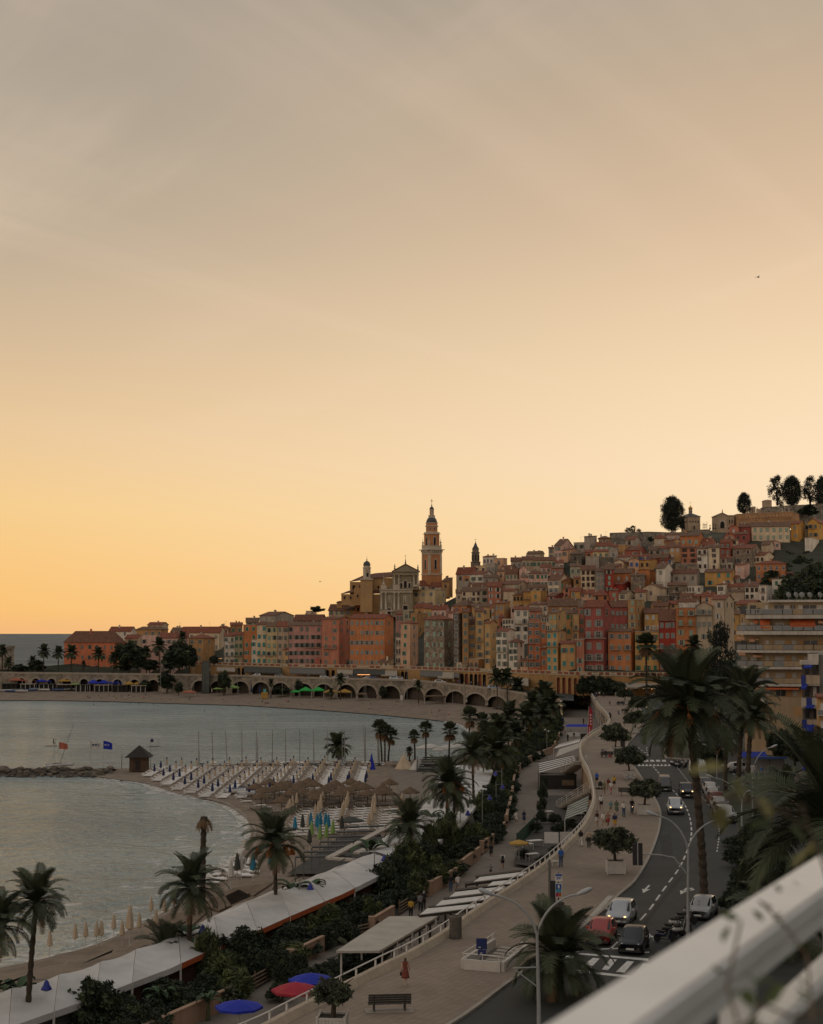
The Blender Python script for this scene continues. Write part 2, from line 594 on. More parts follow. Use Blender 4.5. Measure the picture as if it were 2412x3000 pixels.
# --- promenade (level 7.0)
def paving_mat():
 m=newmat('promenade_paving')
 m.use_nodes=True
 t=m.node_tree
 b=t.nodes['Principled BSDF']
 iv(b,'Roughness',.85)
 c=nn(t,'ShaderNodeTexCoord')
 mp=nn(t,'ShaderNodeMapping')
 iv(mp,'Rotation',(0,0,R(28)))
 ln_(t,c.outputs['Object'],mp.inputs[0])
 br=nn(t,'ShaderNodeTexBrick')
 br.offset=0.0
 iv(br,'Color1',(.27,.215,.165,1))
 iv(br,'Color2',(.235,.185,.142,1))
 iv(br,'Mortar',(.17,.135,.105,1))
 iv(br,'Scale',1.0)
 iv(br,'Mortar Size',.02)
 iv(br,'Brick Width',.5)
 iv(br,'Row Height',.5)
 ln_(t,mp.outputs[0],br.inputs[0])
 n=nn(t,'ShaderNodeTexNoise')
 iv(n,'Scale',.12)
 iv(n,'Detail',5)
 iv(n,'Roughness',.65)
 ln_(t,c.outputs['Object'],n.inputs[0])
 r=ramp(t,[(.3,(.72,.71,.70)),(.7,(1.12,1.1,1.08))])
 ln_(t,n.outputs[0],r.inputs[0])
 mx=nn(t,'ShaderNodeMix',data_type='RGBA',blend_type='MULTIPLY')
 iv(mx,0,1)
 ln_(t,br.outputs[0],mx.inputs[6])
 ln_(t,r.outputs[0],mx.inputs[7])
 ln_(t,mx.outputs[2],b.inputs['Base Color'])
 bm=nn(t,'ShaderNodeBump')
 iv(bm,'Strength',.3)
 iv(bm,'Distance',.02)
 ln_(t,br.outputs['Fac'],bm.inputs['Height'])
 bm.invert=True
 ln_(t,bm.outputs[0],b.inputs['Normal'])
 return m
PAVING=paving_mat()
KERB=smooth_line([(870,3240),(1301,3012),(1483,2884),(1600,2802),(1737,2692),(1786,2651),(1818,2619),(1863,2579),(1903,2514),(1930,2445),(1938,2399),(1936,2370),(1918,2332),(1891,2290),(1865,2252),(1845,2228),(1836,2203),(1840,2180),(1861,2156),(1884,2128),(1891,2105),(1880,2080),(1853,2045),(1835,2030)],4)
kerb=[G(x,y,PZ)for x,y in KERB]
endp=[V((p.x,p.y,PZ))for p in(D(1860,1900,492),D(1640,1900,512))]
tri_poly('promenade',list(par)+list(reversed([*kerb,endp[0],endp[1]])),PAVING)
KERBSTONE=mat('kerb_stone',(.30,.27,.23),.85,.12,1.5)
b=MB()
for a,c in zip(kerb,kerb[1:]):
 t=(c-a)
 nrm=V((-t.y,t.x,0)).normalized()*.25
 for q0,q1 in(((a+nrm),(c+nrm)),):
  b.face([(a.x,a.y,PZ+.012),(c.x,c.y,PZ+.012),(q1.x,q1.y,PZ+.012),(q0.x,q0.y,PZ+.012)])
 b.face([(a.x,a.y,PZ-.14),(c.x,c.y,PZ-.14),(c.x,c.y,PZ+.012),(a.x,a.y,PZ+.012)])
tag(b.build('kerb',KERBSTONE),kind='structure')
# --- road
RZ=PZ-.13
ASPHALT=mat('road_asphalt',(.027,.031,.030),.82,.22,.25,.15,12)
rd=[]
for p in kerb:
 rd.append(V((p.x-.05,p.y,RZ)))
rd.append(V((endp[0].x,endp[0].y,RZ)))
ext=[V((140,500,RZ)),V((140,10,RZ)),V((rd[0].x+1,10,RZ))]
road=tri_poly('road',rd+ext,ASPHALT)
# earth material; unseen ridge at right, added to block sky and darken right-facing walls
EARTH=mat('hill_earth',(.036,.040,.024),.95,.35,.12,.3,.8)
b=MB()
rr_=random.Random(3)
mg=[]
for i in range(22):
 Y=-420+i*42
 x0=max(95,.275*Y+34)
 mg.append([(x0+k*26,Y,RZ+(0 if k==0 else 9+30*k*(.9+.2*rr_.random())))for k in range(9)])
b.v=[p for l in mg for p in l]
b.f=[(i*9+k,(i+1)*9+k,(i+1)*9+k+1,i*9+k+1)for i in range(21)for k in range(8)]
b.m=[0]*len(b.f)
tag(b.build('unseen_shade_ridge',EARTH),kind='structure')
# quay roadway at level 9.2
b=MB()
pxs=list(range(-600,1700,60))
QZ=9.2
for a,c in zip(pxs,pxs[1:]):
 pa,pc=D(a,1900,wallY(a)+.3),D(c,1900,wallY(c)+.3)
 qa,qc=D(a,1900,TY(a)+4),D(c,1900,TY(c)+4)
 za=lambda q:lerp(QZ,PZ,max(0,min(1,(q-1250)/400)))
 b.face([(pa.x,pa.y,za(a)),(pc.x,pc.y,za(c)),(qc.x,qc.y,za(c)),(qa.x,qa.y,za(a))])
tag(b.build('quay_road',ASPHALT),kind='structure')
# OLD TOWN ON THE HILL
rnd=random.Random(11)
CR={'A':(170,1790,.20196),'B':(500,1770,.20196),'C':(830,1720,.20196),'D':(980,1450,.20196),'E':(1160,1740,.17311),'F':(1320,1560,.20196),'G':(1440,1740,.17311),'H':(1600,1520,.17311),'I':(1860,1380,.17311),'J':(2112,1380,.17311),'K':(1860,1600,.17311),'L':(1680,1740,.17311),'M':(1940,1740,.17311),'N':(2112,1600,.17311)}
def hillY(px,yb):
 return TY(px)+5+max(0,1955-yb)*.5
SKYL=[(-600,1956),(0,1956),(600,1905),(700,1865),(850,1832),(1000,1790),(1300,1765),(1400,1705),(1550,1668),(1700,1612),(1900,1592),(2000,1578),(2200,1570),(2412,1575),(3100,1570)]
b=MB()
cols,rows=60,26
rows_=rows+1
grid=[]
for i in range(cols):
 px=-600+3700*i/(cols-1)
 crest=pw(px,SKYL)
 p=D(px,1956,hillY(px,1956))
 line=[(p.x,p.y-3,5.5)]
 for j in range(rows):
  f_=j/(rows-4)
  if f_<=1:
   yb=lerp(1956,crest,f_)
   Y=hillY(px,yb)
   p=D(px,yb,Y)
   line.append((p.x,p.y,p.z-1.2+U(-.4,.4)))
  else:
   Y=hillY(px,crest)+(f_-1)*900
   p=D(px,crest,hillY(px,crest))
   rise=min(13,(Y-p.y)*.1)if px>1950 else-(Y-p.y)*.18
   line.append((p.x*Y/p.y,Y,max(-2,p.z-1.2+rise)))
 grid.append(line)
b.v=[p for l in grid for p in l]
b.f=[(i*rows_+j,(i+1)*rows_+j,(i+1)*rows_+j+1,i*rows_+j+1)for i in range(cols-1)for j in range(rows_-1)]
b.m=[0]*len(b.f)
tag(b.build('hillside',EARTH,smooth=True),kind='structure')
PAL=dict(orange=(.40,.155,.06),orange2=(.40,.14,.06),ochre=(.34,.19,.08),yellow=(.44,.275,.12),yellow2=(.42,.24,.08),yellow3=(.46,.25,.06),paleyellow=(.5,.38,.21),cream=(.54,.43,.29),beige=(.41,.32,.22),peach=(.48,.29,.18),palepink=(.54,.35,.28),pink=(.42,.215,.175),rose=(.27,.075,.058),salmon=(.38,.15,.09),red=(.27,.035,.022),redorange=(.42,.13,.06),brick=(.33,.10,.065),white=(.55,.49,.40),grey=(.31,.265,.21),brown=(.26,.14,.07),sage=(.32,.29,.19))
WORD=dict(orange='orange',orange2='bright orange',ochre='ochre',yellow='yellow',yellow2='golden yellow',yellow3='deep yellow',paleyellow='pale yellow',cream='cream',beige='beige',peach='peach',palepink='pale pink',pink='pink',rose='rose',salmon='salmon',red='red',redorange='red-orange',brick='brick red',white='off-white',grey='grey',brown='brown',sage='sage',stone='rubble stone',dstone='dark stone')
WALL={k:mat('plaster_'+k,tuple(min(.8,c*1.40)for c in v),.92,.16,.22,.12,4,streak=.22)for k,v in PAL.items()}
WALL['stone']=stone_mat('rubble_stone',(.20,.15,.10),(.30,.235,.165),(.44,.36,.27),1.5)
WALL['dstone']=stone_mat('rubble_dark_stone',(.12,.10,.075),(.19,.155,.115),(.27,.22,.17),1.5)
def tile_mat(name,col):
 m=mat(name,col,.92,.38,1.3,.5,6,det=6)
 return m
TILES=[tile_mat('roof_tile_red',(.20,.066,.036)),tile_mat('roof_tile_brown',(.155,.07,.042)),tile_mat('roof_tile_worn',(.15,.088,.055))]
TRIM=mat('pale_trim',(.42,.35,.27),.9,.1,1)
GLASS=mat('window_glass',(.018,.019,.02),.12,.1,3)
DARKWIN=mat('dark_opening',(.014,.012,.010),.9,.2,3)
SHUT=dict(g=(.15,.185,.15),G=(.035,.15,.085),t=(.05,.27,.26),b=(.03,.10,.33),r=(.07,.03,.018),m=(.28,.40,.30),p=(.24,.26,.235),w=(.55,.52,.47))
SHUTW=dict(g='grey-green',G='green',t='turquoise',b='blue',r='dark brown',m='mint',p='pale grey',w='white')
SHM={k:mat('shutter_'+k,v,.75,.15,2)for k,v in SHUT.items()}
IRON=mat('dark_iron',(.03,.03,.03),.6,.1,4)
def win_mesh(tr):
 b=MB()
 e=.1
 for x0,z0,x1,z1 in((-.5-e,-.5-e*.7,-.5,.5+e*.7),(.5,-.5-e*.7,.5+e,.5+e*.7),(-.5,.5,.5,.5+e*.7),(-.5-e*.6,-.5-e,.5+e*.6,-.5)):
  b.box(x0,-.07,z0,x1,.01,z1,0)
 b.face([(-.5,-.02,-.5),(.5,-.02,-.5),(.5,-.02,.5),(-.5,-.02,.5)],1)
 b.box(-.03,-.045,-.5,.03,-.021,.5,0)
 b.box(-.5,-.045,.08,-.031,-.021,.13,0)
 b.box(.031,-.045,.08,.5,-.021,.13,0)
 return b.mesh('window',tr)
WINS=[win_mesh([TRIM,GLASS]),win_mesh([mat('window_wood',(.20,.16,.12),.8,.1,3),DARKWIN]),win_mesh([mat('window_paint',(.55,.55,.52),.6,.1,3),GLASS])]
def shutter_mesh(m):
 b=MB()
 b.box(-.25,-.05,-.52,.25,0,.52)
 for k in range(5):
  z=-.42+k*.2
  b.box(-.2,-.062,z-.07,.2,-.0505,z+.05)
 return b.mesh('shutter',m)
SHME={k:shutter_mesh(m)for k,m in SHM.items()}
def balcony(root,x,z,w,dep=.9,green=False):
 b=MB()
 b.box(x-w/2,-dep,z-.14,x+w/2,-.003,z)
 bo=b.build('balcony',TRIM,root)
 r_=MB()
 for k in range(int(w/.22)+1):
  xx=x-w/2+.03+k*.22
  if xx<x+w/2:
   r_.box(xx-.012,-dep+.02,z,xx+.012,-dep+.045,z+.95)
 r_.box(x-w/2,-dep+.01,z+.95,x+w/2,-dep+.06,z+1.0)
 for sx in(-1,1):
  r_.box(x+sx*(w/2-.02)-.02,-dep+.061,z+.95,x+sx*(w/2-.02)+.02,-.01,z+1.0)
  for k in range(3):
   r_.box(x+sx*(w/2-.02)-.012,-dep+.25+k*.25,z,x+sx*(w/2-.02)+.012,-dep+.27+k*.25,z+.949)
 r_.build('railing',SHM['G']if green else IRON,bo)
HOUSES=[]
def house(tagc,x0,xc,x1,ye,yb,col,roof='gable',yr=None,fl=2,nc=2,sh='g',bal=(),green=False,Y=None,depth=None,label=None,closed=.45,skip=.07,winh=1.5,winw=1.0,cat='house',sc_=None,arch=False):
 ox,oy,k=CR[tagc]if tagc else(0,0,1)
 x0,xc,x1=ox+x0*k,ox+xc*k,ox+x1*k
 ye,yb=oy+ye*k,oy+yb*k
 yr=None if yr is None else oy+yr*k
 Y=Y or hillY((x0+x1)/2,yb)
 C=D(xc,yb,Y)
 ztop=D(xc,ye,Y).z
 kap=(Y*cos(PITCH)+(C.z-CAMZ)*sin(PITCH))/Y
 u0,uc,u1=[(q-CX)/F*kap for q in(x0,xc,x1)]
 side=x1-xc>3
 th=R(27)if side else math.atan(uc)-R(.5)
 ct,st=cos(th),sin(th)
 w=(C.x-u0*C.y)/(ct+u0*st)
 w=max(1.5,w)
 d=7.5
 if side:
  den=st-u1*ct
  d=(u1*C.y-C.x)/den if den>.05 else 8
  d=max(4.0,min(18,d))
 if depth:
  d=depth
 drop=2.6
 H=ztop-C.z
 mid=(C.x-ct*w/2,C.y+st*w/2,C.z)
 root=thing('house',None,cat,mid,-th)
 hw=w/2
 wm=WALL[col]
 b=MB()
 th_roof=.16
 ov=.38
 z1=H
 r_=MB()
 tm=rnd.choice(TILES)
 if yr is not None and roof in('gable','hip','pyramid'):
  hr=D(xc,yr,Y+d/2).z-ztop
 elif yr is not None and roof=='gablef':
  hr=D(xc,yr,Y).z-ztop
 elif yr is not None and roof=='shed':
  hr=D(xc,yr,Y+d).z-ztop
 else:
  hr=.3*min(w,d)/2*(2 if roof=='shed' else 1)
 hr=max(.35,min(hr,7))
 gab=[]
 if roof=='gable':
  b.box(-hw,0,-drop,hw,d,z1)
  b.face([(hw,0,z1),(hw,d,z1),(hw,d/2,z1+hr)])
  b.face([(-hw,d,z1),(-hw,0,z1),(-hw,d/2,z1+hr)])
  sl=hr/(d/2)
  for s_ in(0,1):
   ya,yb_=(-ov,d/2)if s_==0 else(d+ov,d/2)
   za,zb=z1-ov*sl+.02,z1+hr+.02
   pts=[(-hw-.25,ya,za),(hw+.25,ya,za),(hw+.25,yb_,zb),(-hw-.25,yb_,zb)]
   if s_:
    pts=pts[::-1]
   top=[(p[0],p[1],p[2]+th_roof)for p in pts]
   r_.add(pts+top,BOXF)
 elif roof=='gablef':
  b.box(-hw,0,-drop,hw,d,z1)
  b.face([(-hw,0,z1),(hw,0,z1),(0,0,z1+hr)])
  b.face([(hw,d,z1),(-hw,d,z1),(0,d,z1+hr)])
  sl=hr/hw
  for s_ in(-1,1):
   pts=[(s_*(hw+ov),-.3,z1-ov*sl+.02),(s_*(hw+ov),d+.2,z1-ov*sl+.02),(0,d+.2,z1+hr+.02),(0,-.3,z1+hr+.02)]
   if s_<0:
    pts=pts[::-1]
   top=[(p[0],p[1],p[2]+th_roof)for p in pts]
   r_.add(pts+top,BOXF)
 elif roof in('hip','pyramid'):
  b.box(-hw,0,-drop,hw,d,z1)
  a=min(d/2,hw*.8)
  X0,X1,Y0,Y1=-hw-ov,hw+ov,-ov,d+ov
  zz=z1-.04
  rg=[(-hw+a,d/2,z1+hr),(hw-a,d/2,z1+hr)]
  vs=[(X0,Y0,zz),(X1,Y0,zz),(X1,Y1,zz),(X0,Y1,zz),rg[0],rg[1]]
  vs+=[(X0,Y0,zz-.12),(X1,Y0,zz-.12),(X1,Y1,zz-.12),(X0,Y1,zz-.12)]
  r_.add(vs,[(0,1,5,4),(1,2,5),(2,3,4,5),(3,0,4),(6,7,1,0),(7,8,2,1),(8,9,3,2),(9,6,0,3),(9,8,7,6)])
 elif roof=='shed':
  b.box(-hw,0,-drop,hw,d,z1)
  b.add([(hw,0,z1),(hw,d,z1),(hw,d,z1+hr),(-hw,0,z1),(-hw,d,z1),(-hw,d,z1+hr)],[(0,1,2),(4,3,5),(1,4,5,2)])
  sl=hr/d
  pts=[(-hw-.2,-ov,z1-ov*sl+.02),(hw+.2,-ov,z1-ov*sl+.02),(hw+.2,d+.2,z1+hr+.2*sl+.02),(-hw-.2,d+.2,z1+hr+.2*sl+.02)]
  top=[(p[0],p[1],p[2]+th_roof)for p in pts]
  r_.add(pts+top,BOXF)
 else:
  b.box(-hw,0,-drop,hw,d,z1)
  r_.box(-hw-.12,-.12,z1+.003,hw+.12,d+.12,z1+.22)
  tm=TRIM if U(0,1)<.5 else WALL['grey']
 b.build('wall',wm,root)
 ro=r_.build('roof',tm,root)
 if roof!='flat':
  for k_ in range(rnd.choice((1,1,2))):
   cx_,cy_=U(-hw*.7,hw*.7),d*U(.35,.6)
   ch=MB()
   ch.box(cx_-.3,cy_-.25,z1+.1,cx_+.3,cy_+.25,z1+hr+U(.5,.9))
   zt=ch.v[-1][2]
   ch.box(cx_-.38,cy_-.33,zt+.003,cx_+.38,cy_+.33,zt+.12)
   ch.build('chimney',WALL['grey']if U(0,1)<.6 else wm,ro)
 wk=rnd.choice((0,0,1,2))
 fh=H/max(1,fl)
 ww=min(winw,.62*w/max(1,nc))
 wh=min(winh,.62*fh)
 def window(x,y,z,rz_,mode):
  o=obj('window',WINS[wk],root,(x,y,z),rz_,(ww,1,wh))
  if sh and mode:
   if mode==1:
    offs=(-.79,.79)
   elif mode==2:
    offs=(-.253,.253)
   else:
    offs=(-.79,.253)
   for q in offs:
    obj('shutter',SHME[sh],o,(q,-.071 if mode!=1 else-.012,0))
 for j in range(fl):
  for i in range(nc):
   if U(0,1)<skip:
    continue
   x=-hw+w*(i+.5)/nc+U(-.06,.06)*w/nc
   z=fh*(j+.52)+U(-.1,.1)
   mode=0
   if sh:
    q=U(0,1)
    mode=2 if q<closed else(1 if q<closed+.45 else 3)
    if mode==1 and w/nc<ww*2.15:
     mode=2
   window(x,0,z,0,mode)
 if side and d>5 and fl>1:
  ns=1 if d<9 else 2
  for j in range(fl):
   for i in range(ns):
    if U(0,1)<.45:
     continue
    window(hw,d*(i+.5)/ns,fh*(j+.52),R(90),2 if(sh and U(0,1)<.6)else 0)
 for(bf,bj,bw)in bal:
  balcony(root,-hw+w*bf,fh*(bj+.52)-wh/2-.1,bw,green=green)
 if H>6 and U(0,1)<.7:
  dp=MB()
  xx=rnd.choice((-1,1))*(hw-.18)
  dp.tube([(xx,-.08,-1),(xx,-.08,z1-.1)],.06,6)
  dp.build('downpipe',mat('pipe_brown',(.09,.06,.045),.7,.1,2),root)
 if U(0,1)<.35:
  an=MB()
  ax,ay_=U(-hw*.6,hw*.6),d*.5
  hz_=z1+hr
  an.tube([(ax,ay_,z1+.1),(ax,ay_,hz_+2.2)],.03,4)
  an.tube([(ax-.6,ay_,hz_+2.0),(ax+.6,ay_,hz_+2.0)],.02,4)
  for q in(-.5,-.25,0,.25,.5):
   an.tube([(ax+q,ay_-.3,hz_+2.0),(ax+q,ay_+.3,hz_+2.0)],.015,4)
  an.build('aerial',IRON,root)
 HOUSES.append(dict(o=root,col=col,fl=fl,nc=nc,roof=roof,sh=sh,px=(x0+x1)/2,py=(ye+yb)/2,label=label,w=x1-x0,h=yb-ye,bal=bool(bal)))
 return root
h,N_=house,None
# --- seafront, from the point to the church
h('A',85,830,970,455,900,'redorange','hip',290,3,7,'g',label='long red-orange house with a broad hipped roof at the tip of the town')
h('A',250,1000,1140,662,905,'yellow','shed',640,2,5,'p',closed=.8,label='low ochre annex in front of the long red-orange house, half behind palms')
h('A',740,1060,1090,290,380,'white','gable',230,1,2,N_,label='off-white attic house peeping over the red-orange roof')
h('A',1135,1520,1560,265,520,'ochre','hip',225,2,4,'g')
h('A',1300,1520,1600,200,300,'beige','gable',165,1,3,N_)
h('A',970,1160,1240,395,640,'beige','gable',345,2,3,'g')
h('A',1200,1480,1480,352,900,'palepink','flat',N_,3,3,'p',skip=.5)
h('A',1480,1890,1890,388,900,'palepink','gable',320,4,5,'p',closed=.7)
h('B',0,160,180,400,620,'beige','gable',340,1,3,N_)
h('B',260,470,640,490,960,'ochre','hip',435,4,2,'g',bal=(),label='square ochre house with hipped roof and loggia beside the dark trees')
h('B',150,720,745,405,700,'cream','gable',330,2,5,'p')
h('B',640,820,835,348,480,'white','hip',312,1,2,N_)
h('B',765,870,870,388,500,'salmon','shed',370,1,2,'G')
h('B',775,930,930,465,880,'white','gable',418,4,2,'g',bal=((.6,3,2.2),(.6,1,5.0)))
h('B',930,1045,1045,448,880,'sage','gable',405,4,2,'G',bal=((.5,1,4.6),))
h('B',865,1045,1045,302,460,'brown','shed',268,1,2,'G',closed=1)
h('B',1095,1285,1285,262,340,'beige','gable',200,1,2,'g')
h('B',1050,1250,1250,302,885,'orange','flat',N_,5,2,'G',closed=.3)
h('B',1175,1250,1250,520,886,'white','flat',N_,3,1,'t')
h('B',1250,1390,1390,300,886,'cream','gable',255,5,2,'t',bal=((.5,1,4.4),))
h('B',1390,1545,1545,322,886,'paleyellow','gable',262,5,2,'m',bal=((.5,1,6),),closed=.3)
h('B',1545,1705,1705,322,886,'beige','gable',250,5,2,'g')
h('B',1290,1510,1790,165,300,'grey','gable',112,1,3,'p')
h('C',5,200,230,912,1142,'yellow','shed',880,2,2,'g')
h('C',70,552,552,556,1130,'pink','gable',515,5,6,'g',bal=((.75,2,6.0),),label='wide pink house with six window bays and one long balcony')
h('C',150,560,575,475,560,'rose','gable',400,1,5,'p')
h('C',330,400,480,350,430,'beige','flat',N_,1,1,N_,skip=1)
h('C',558,808,970,462,1142,'salmon','gable',432,6,2,'g',bal=((.5,2,6.2),),label='tall salmon house with a shaded balcony between the pink and orange ones')
h('C',470,800,860,1020,1144,'brick','flat',N_,1,2,N_)
h('C',962,1470,1600,452,1168,'orange','gable',395,5,7,'p',closed=.65,label='big orange house with five rows of pale shuttered windows')
h('C',1385,1530,1600,1095,1168,'cream','shed',1030,1,2,N_)
h('C',780,900,970,220,330,'ochre','gable',205,1,2,N_)
h('C',660,890,930,330,420,'beige','gable',250,1,3,'g')
h('C',900,1110,1200,330,420,'ochre','gable',275,1,3,'p')
h('C',1040,1220,1380,235,420,'orange','gable',180,1,2,N_)
# --- between the church and the stone tower house
h('E',0,112,120,345,760,'pink','gable',285,3,2,'g',label='narrow pink house squeezed beside the big orange house')
h('E',-4,80,80,742,1200,'white','flat',N_,3,2,N_,bal=((.5,0,3),(.5,1,3),(.5,2,3)))
h('E',82,240,378,492,1236,'peach','hip',445,5,1,'G',label='slim peach house with one column of green shutters left of the stone tower house')
h('E',120,230,245,292,460,'sage','flat',N_,1,1,'m')
h('E',250,372,480,330,700,'ochre','flat',N_,2,1,'G',depth=9)
h('E',478,830,972,425,1302,'stone','hip',348,5,3,'m',skip=0,closed=.6,label='tall stone tower house with mint shutters and red hipped roof')
h('E',610,850,905,258,430,'palepink','gable',192,1,2,N_)
h('E',470,612,612,240,450,'yellow','gable',165,1,2,'m')
h('E',320,480,500,225,440,'ochre','gable',160,1,1,N_)
h('E',890,972,1060,322,480,'palepink','shed',265,1,1,N_,skip=1)
h('E',972,1070,1130,330,1200,'dstone','flat',N_,6,1,N_,label='dark stone house hidden right behind the stone tower house')
h('E',1128,1238,1238,305,1170,'ochre','gable',250,6,1,'g')
h('E',1225,1345,1345,512,1100,'yellow','shed',390,4,1,'g')
h('E',1345,1492,1492,296,1100,'yellow','gable',236,6,1,'g',bal=((.5,2,2.5),))
h('E',1500,1600,1715,492,1210,'yellow','gable',458,5,1,'g')
h('E',1240,1400,1640,1112,1292,'ochre','flat',N_,1,2,N_,bal=((.5,0,4),))
h('E',1030,1110,1250,1172,1294,'cream','flat',N_,1,1,'p')
h('E',970,1200,1430,195,330,'orange','hip',92,1,2,'p',label='brown-walled house under a very wide red hipped roof')
h('E',1290,1590,1600,215,400,'yellow','gable',165,1,2,N_)
# --- middle of the front
h('G',60,210,322,160,480,'ochre','shed',130,2,2,'p')
h('G',0,95,110,225,470,'ochre','flat',N_,2,2,'w')
h('G',85,275,410,632,1245,'white','gable',590,5,2,'g',bal=((.5,2,6.6),),green=True,label='white house with a long green balcony on its third floor')
h('G',130,225,225,395,620,'brick','shed',365,1,1,N_)
h('G',190,382,400,425,620,'white','flat',N_,2,4,N_)
h('G',390,640,640,262,800,'white','gable',212,4,2,'p',bal=((.5,2,5),),closed=.3)
h('G',330,420,430,235,420,'palepink','flat',N_,2,1,N_)
h('G',300,450,560,812,1252,'white','hip',752,4,2,'g',label='white house with brown hipped roof and a bright blue shutter, lower middle front')
h('G',485,640,752,1130,1252,'peach','gable',1098,1,2,'g')
h('G',620,836,836,462,1262,'orange2','flat',N_,6,2,'g',bal=((.25,3,3.2),(.3,1,4)),label='tall bright orange house with crowded balconies in mid front')
h('G',836,932,932,482,1240,'orange2','flat',N_,5,1,'g',bal=((.5,2,4),))
h('G',650,850,850,292,470,'salmon','gable',240,1,2,'p')
h('G',848,976,976,376,490,'white','shed',340,1,3,N_)
h('G',932,1125,1262,640,1322,'yellow','gable',615,5,2,'t',bal=((.5,3,6),),closed=.75,label='narrow yellow house with turquoise lower shutters and a full-width balcony')
h('G',945,1108,1108,492,660,'paleyellow','flat',N_,1,4,N_)
h('G',980,1112,1270,322,640,'yellow','shed',262,2,2,'m')
h('G',1268,1480,1480,330,700,'ochre','gable',270,3,3,'G')
h('G',1376,1480,1480,352,790,'yellow','flat',N_,3,1,N_,bal=((.5,1,3),))
h('G',1175,1432,1436,842,1300,'yellow','gable',795,2,2,'t')
h('G',1432,1576,1576,780,1352,'salmon','flat',N_,4,1,'m')
h('G',960,1480,1500,190,360,'brown','gable',85,1,3,N_)
h('G',640,960,980,180,330,'beige','shed',140,1,3,N_)
h('L',190,520,640,218,1364,'rose','gable',105,6,2,'p',bal=((.5,3,9),(.5,1,7)),skip=0,winw=1.4,winh=2.0,closed=.3,label='crimson house with white string courses and two wide balconies')
h('L',640,926,926,218,660,'rose','gable',110,2,4,'p',skip=0)
h('L',92,190,190,232,700,'salmon','shed',120,3,1,'g')
h('L',596,984,1050,632,1360,'orange','gable',592,4,3,'p',bal=((.3,2,3),(.85,2,3)),label='orange house right of the crimson house, two small balconies, three top windows')
h('L',930,1072,1210,98,700,'ochre','flat',N_,5,1,'m')
h('L',1200,1522,1530,322,660,'yellow2','gable',245,2,3,'w',bal=((.6,0,3),))
h('L',1052,1452,1452,645,1345,'yellow2','flat',N_,4,3,'G')
h('M',-48,246,246,445,1325,'red','gable',262,5,3,'p',bal=((.5,1,8),(.5,2,8)),label='deep red house with arched loggia between two orange houses')
h('M',250,582,582,238,1250,'orange','flat',N_,6,2,'m',bal=((.25,5,2.4),(.75,5,2.4),(.25,4,2.4),(.75,4,2.4)),label='tall orange house with four small curved balconies and rooftop glazed room')
h('M',282,582,600,128,300,'white','gable',72,1,4,'w')
h('M',590,862,862,205,1250,'beige','gablef',135,5,3,'p',bal=((.45,4,6),),label='beige gabled house with a balcony under its eaves')
h('M',862,1082,1232,92,1250,'beige','gable',20,6,1,'w',bal=((.45,3,2.6),),label='tall beige house with a streaked side wall beside the dark tree')
h('M',1096,1322,1400,342,760,'yellow2','gable',282,2,1,N_)
h('M',1240,1540,1720,175,330,'ochre','gable',106,1,2,'t')
# --- up the hill, from left to right
h('F',85,340,385,592,740,'grey','gable',505,1,2,N_)
h('F',185,280,300,635,760,'orange','flat',N_,1,1,'g')
h('F',350,520,560,482,600,'paleyellow','flat',N_,1,2,N_)
h('F',470,622,640,352,480,'white','shed',338,1,3,N_)
h('F',630,772,822,376,510,'peach','flat',N_,1,1,N_)
h('F',520,640,662,452,620,'grey','flat',N_,1,2,'p')
h('F',280,480,640,606,740,'white','gable',562,1,2,'G')
h('F',110,280,300,712,800,'grey','flat',N_,1,1,N_,skip=1)
h('F',480,690,700,655,760,'grey','gable',618,1,2,N_)
h('F',680,782,800,562,690,'peach','gable',535,1,1,N_)
h('F',735,900,920,520,620,'beige','gable',475,1,2,'g')
h('F',800,970,985,592,700,'beige','gable',525,1,3,'g')
h('F',1000,1118,1120,536,690,'palepink','gablef',472,1,1,N_,bal=((.5,0,2.4),))
h('F',1110,1250,1260,560,660,'white','flat',N_,1,1,N_,skip=1)
h('F',880,1040,1040,412,540,'grey','gable',365,1,2,N_)
h('F',1040,1205,1205,395,530,'beige','gable',350,1,3,'g')
h('F',1205,1522,1530,402,520,'beige','gable',358,1,6,'G')
h('F',1110,1310,1360,305,420,'beige','gable',272,1,1,N_)
h('F',1140,1310,1310,592,800,'palepink','hip',540,2,2,'G',skip=0,closed=.5)
h('F',1310,1412,1412,592,800,'palepink','hip',548,2,2,'G',skip=0,closed=.5)
h('F',1310,1462,1475,502,600,'palepink','gable',462,1,2,N_)
h('F',1465,1640,1650,522,640,'salmon','shed',490,1,2,'p')
h('F',1520,1640,1640,442,560,'white','gable',398,1,2,N_)
h('F',1030,1130,1140,650,780,'palepink','shed',625,1,1,N_,skip=1)
h('F',80,172,180,880,1010,'beige','shed',830,1,1,N_)
h('F',170,440,440,852,1010,'cream','gable',792,2,4,'r',closed=.3,label='cream house with dark brown shutters below the small grey belfry')
h('F',250,520,545,790,880,'brown','gable',730,1,3,N_)
h('F',445,538,538,832,1030,'grey','gable',790,2,1,'G')
h('F',540,742,742,782,1060,'salmon','gable',722,3,2,'w')
h('F',745,985,1132,748,960,'beige','gable',700,2,3,'m',closed=.9)
h('F',768,932,950,846,1050,'beige','gable',815,2,2,'G')
h('F',910,1060,1062,912,1015,'yellow2','gable',880,1,3,N_)
h('F',1062,1166,1166,860,1015,'yellow2','gable',838,1,1,'r',bal=((.5,0,4),))
h('F',1166,1310,1400,846,1015,'yellow2','flat',N_,1,1,'g')
h('F',1132,1400,1410,800,900,'beige','gable',755,1,3,N_)
h('F',1415,1576,1735,690,890,'cream','gable',600,2,2,'p')
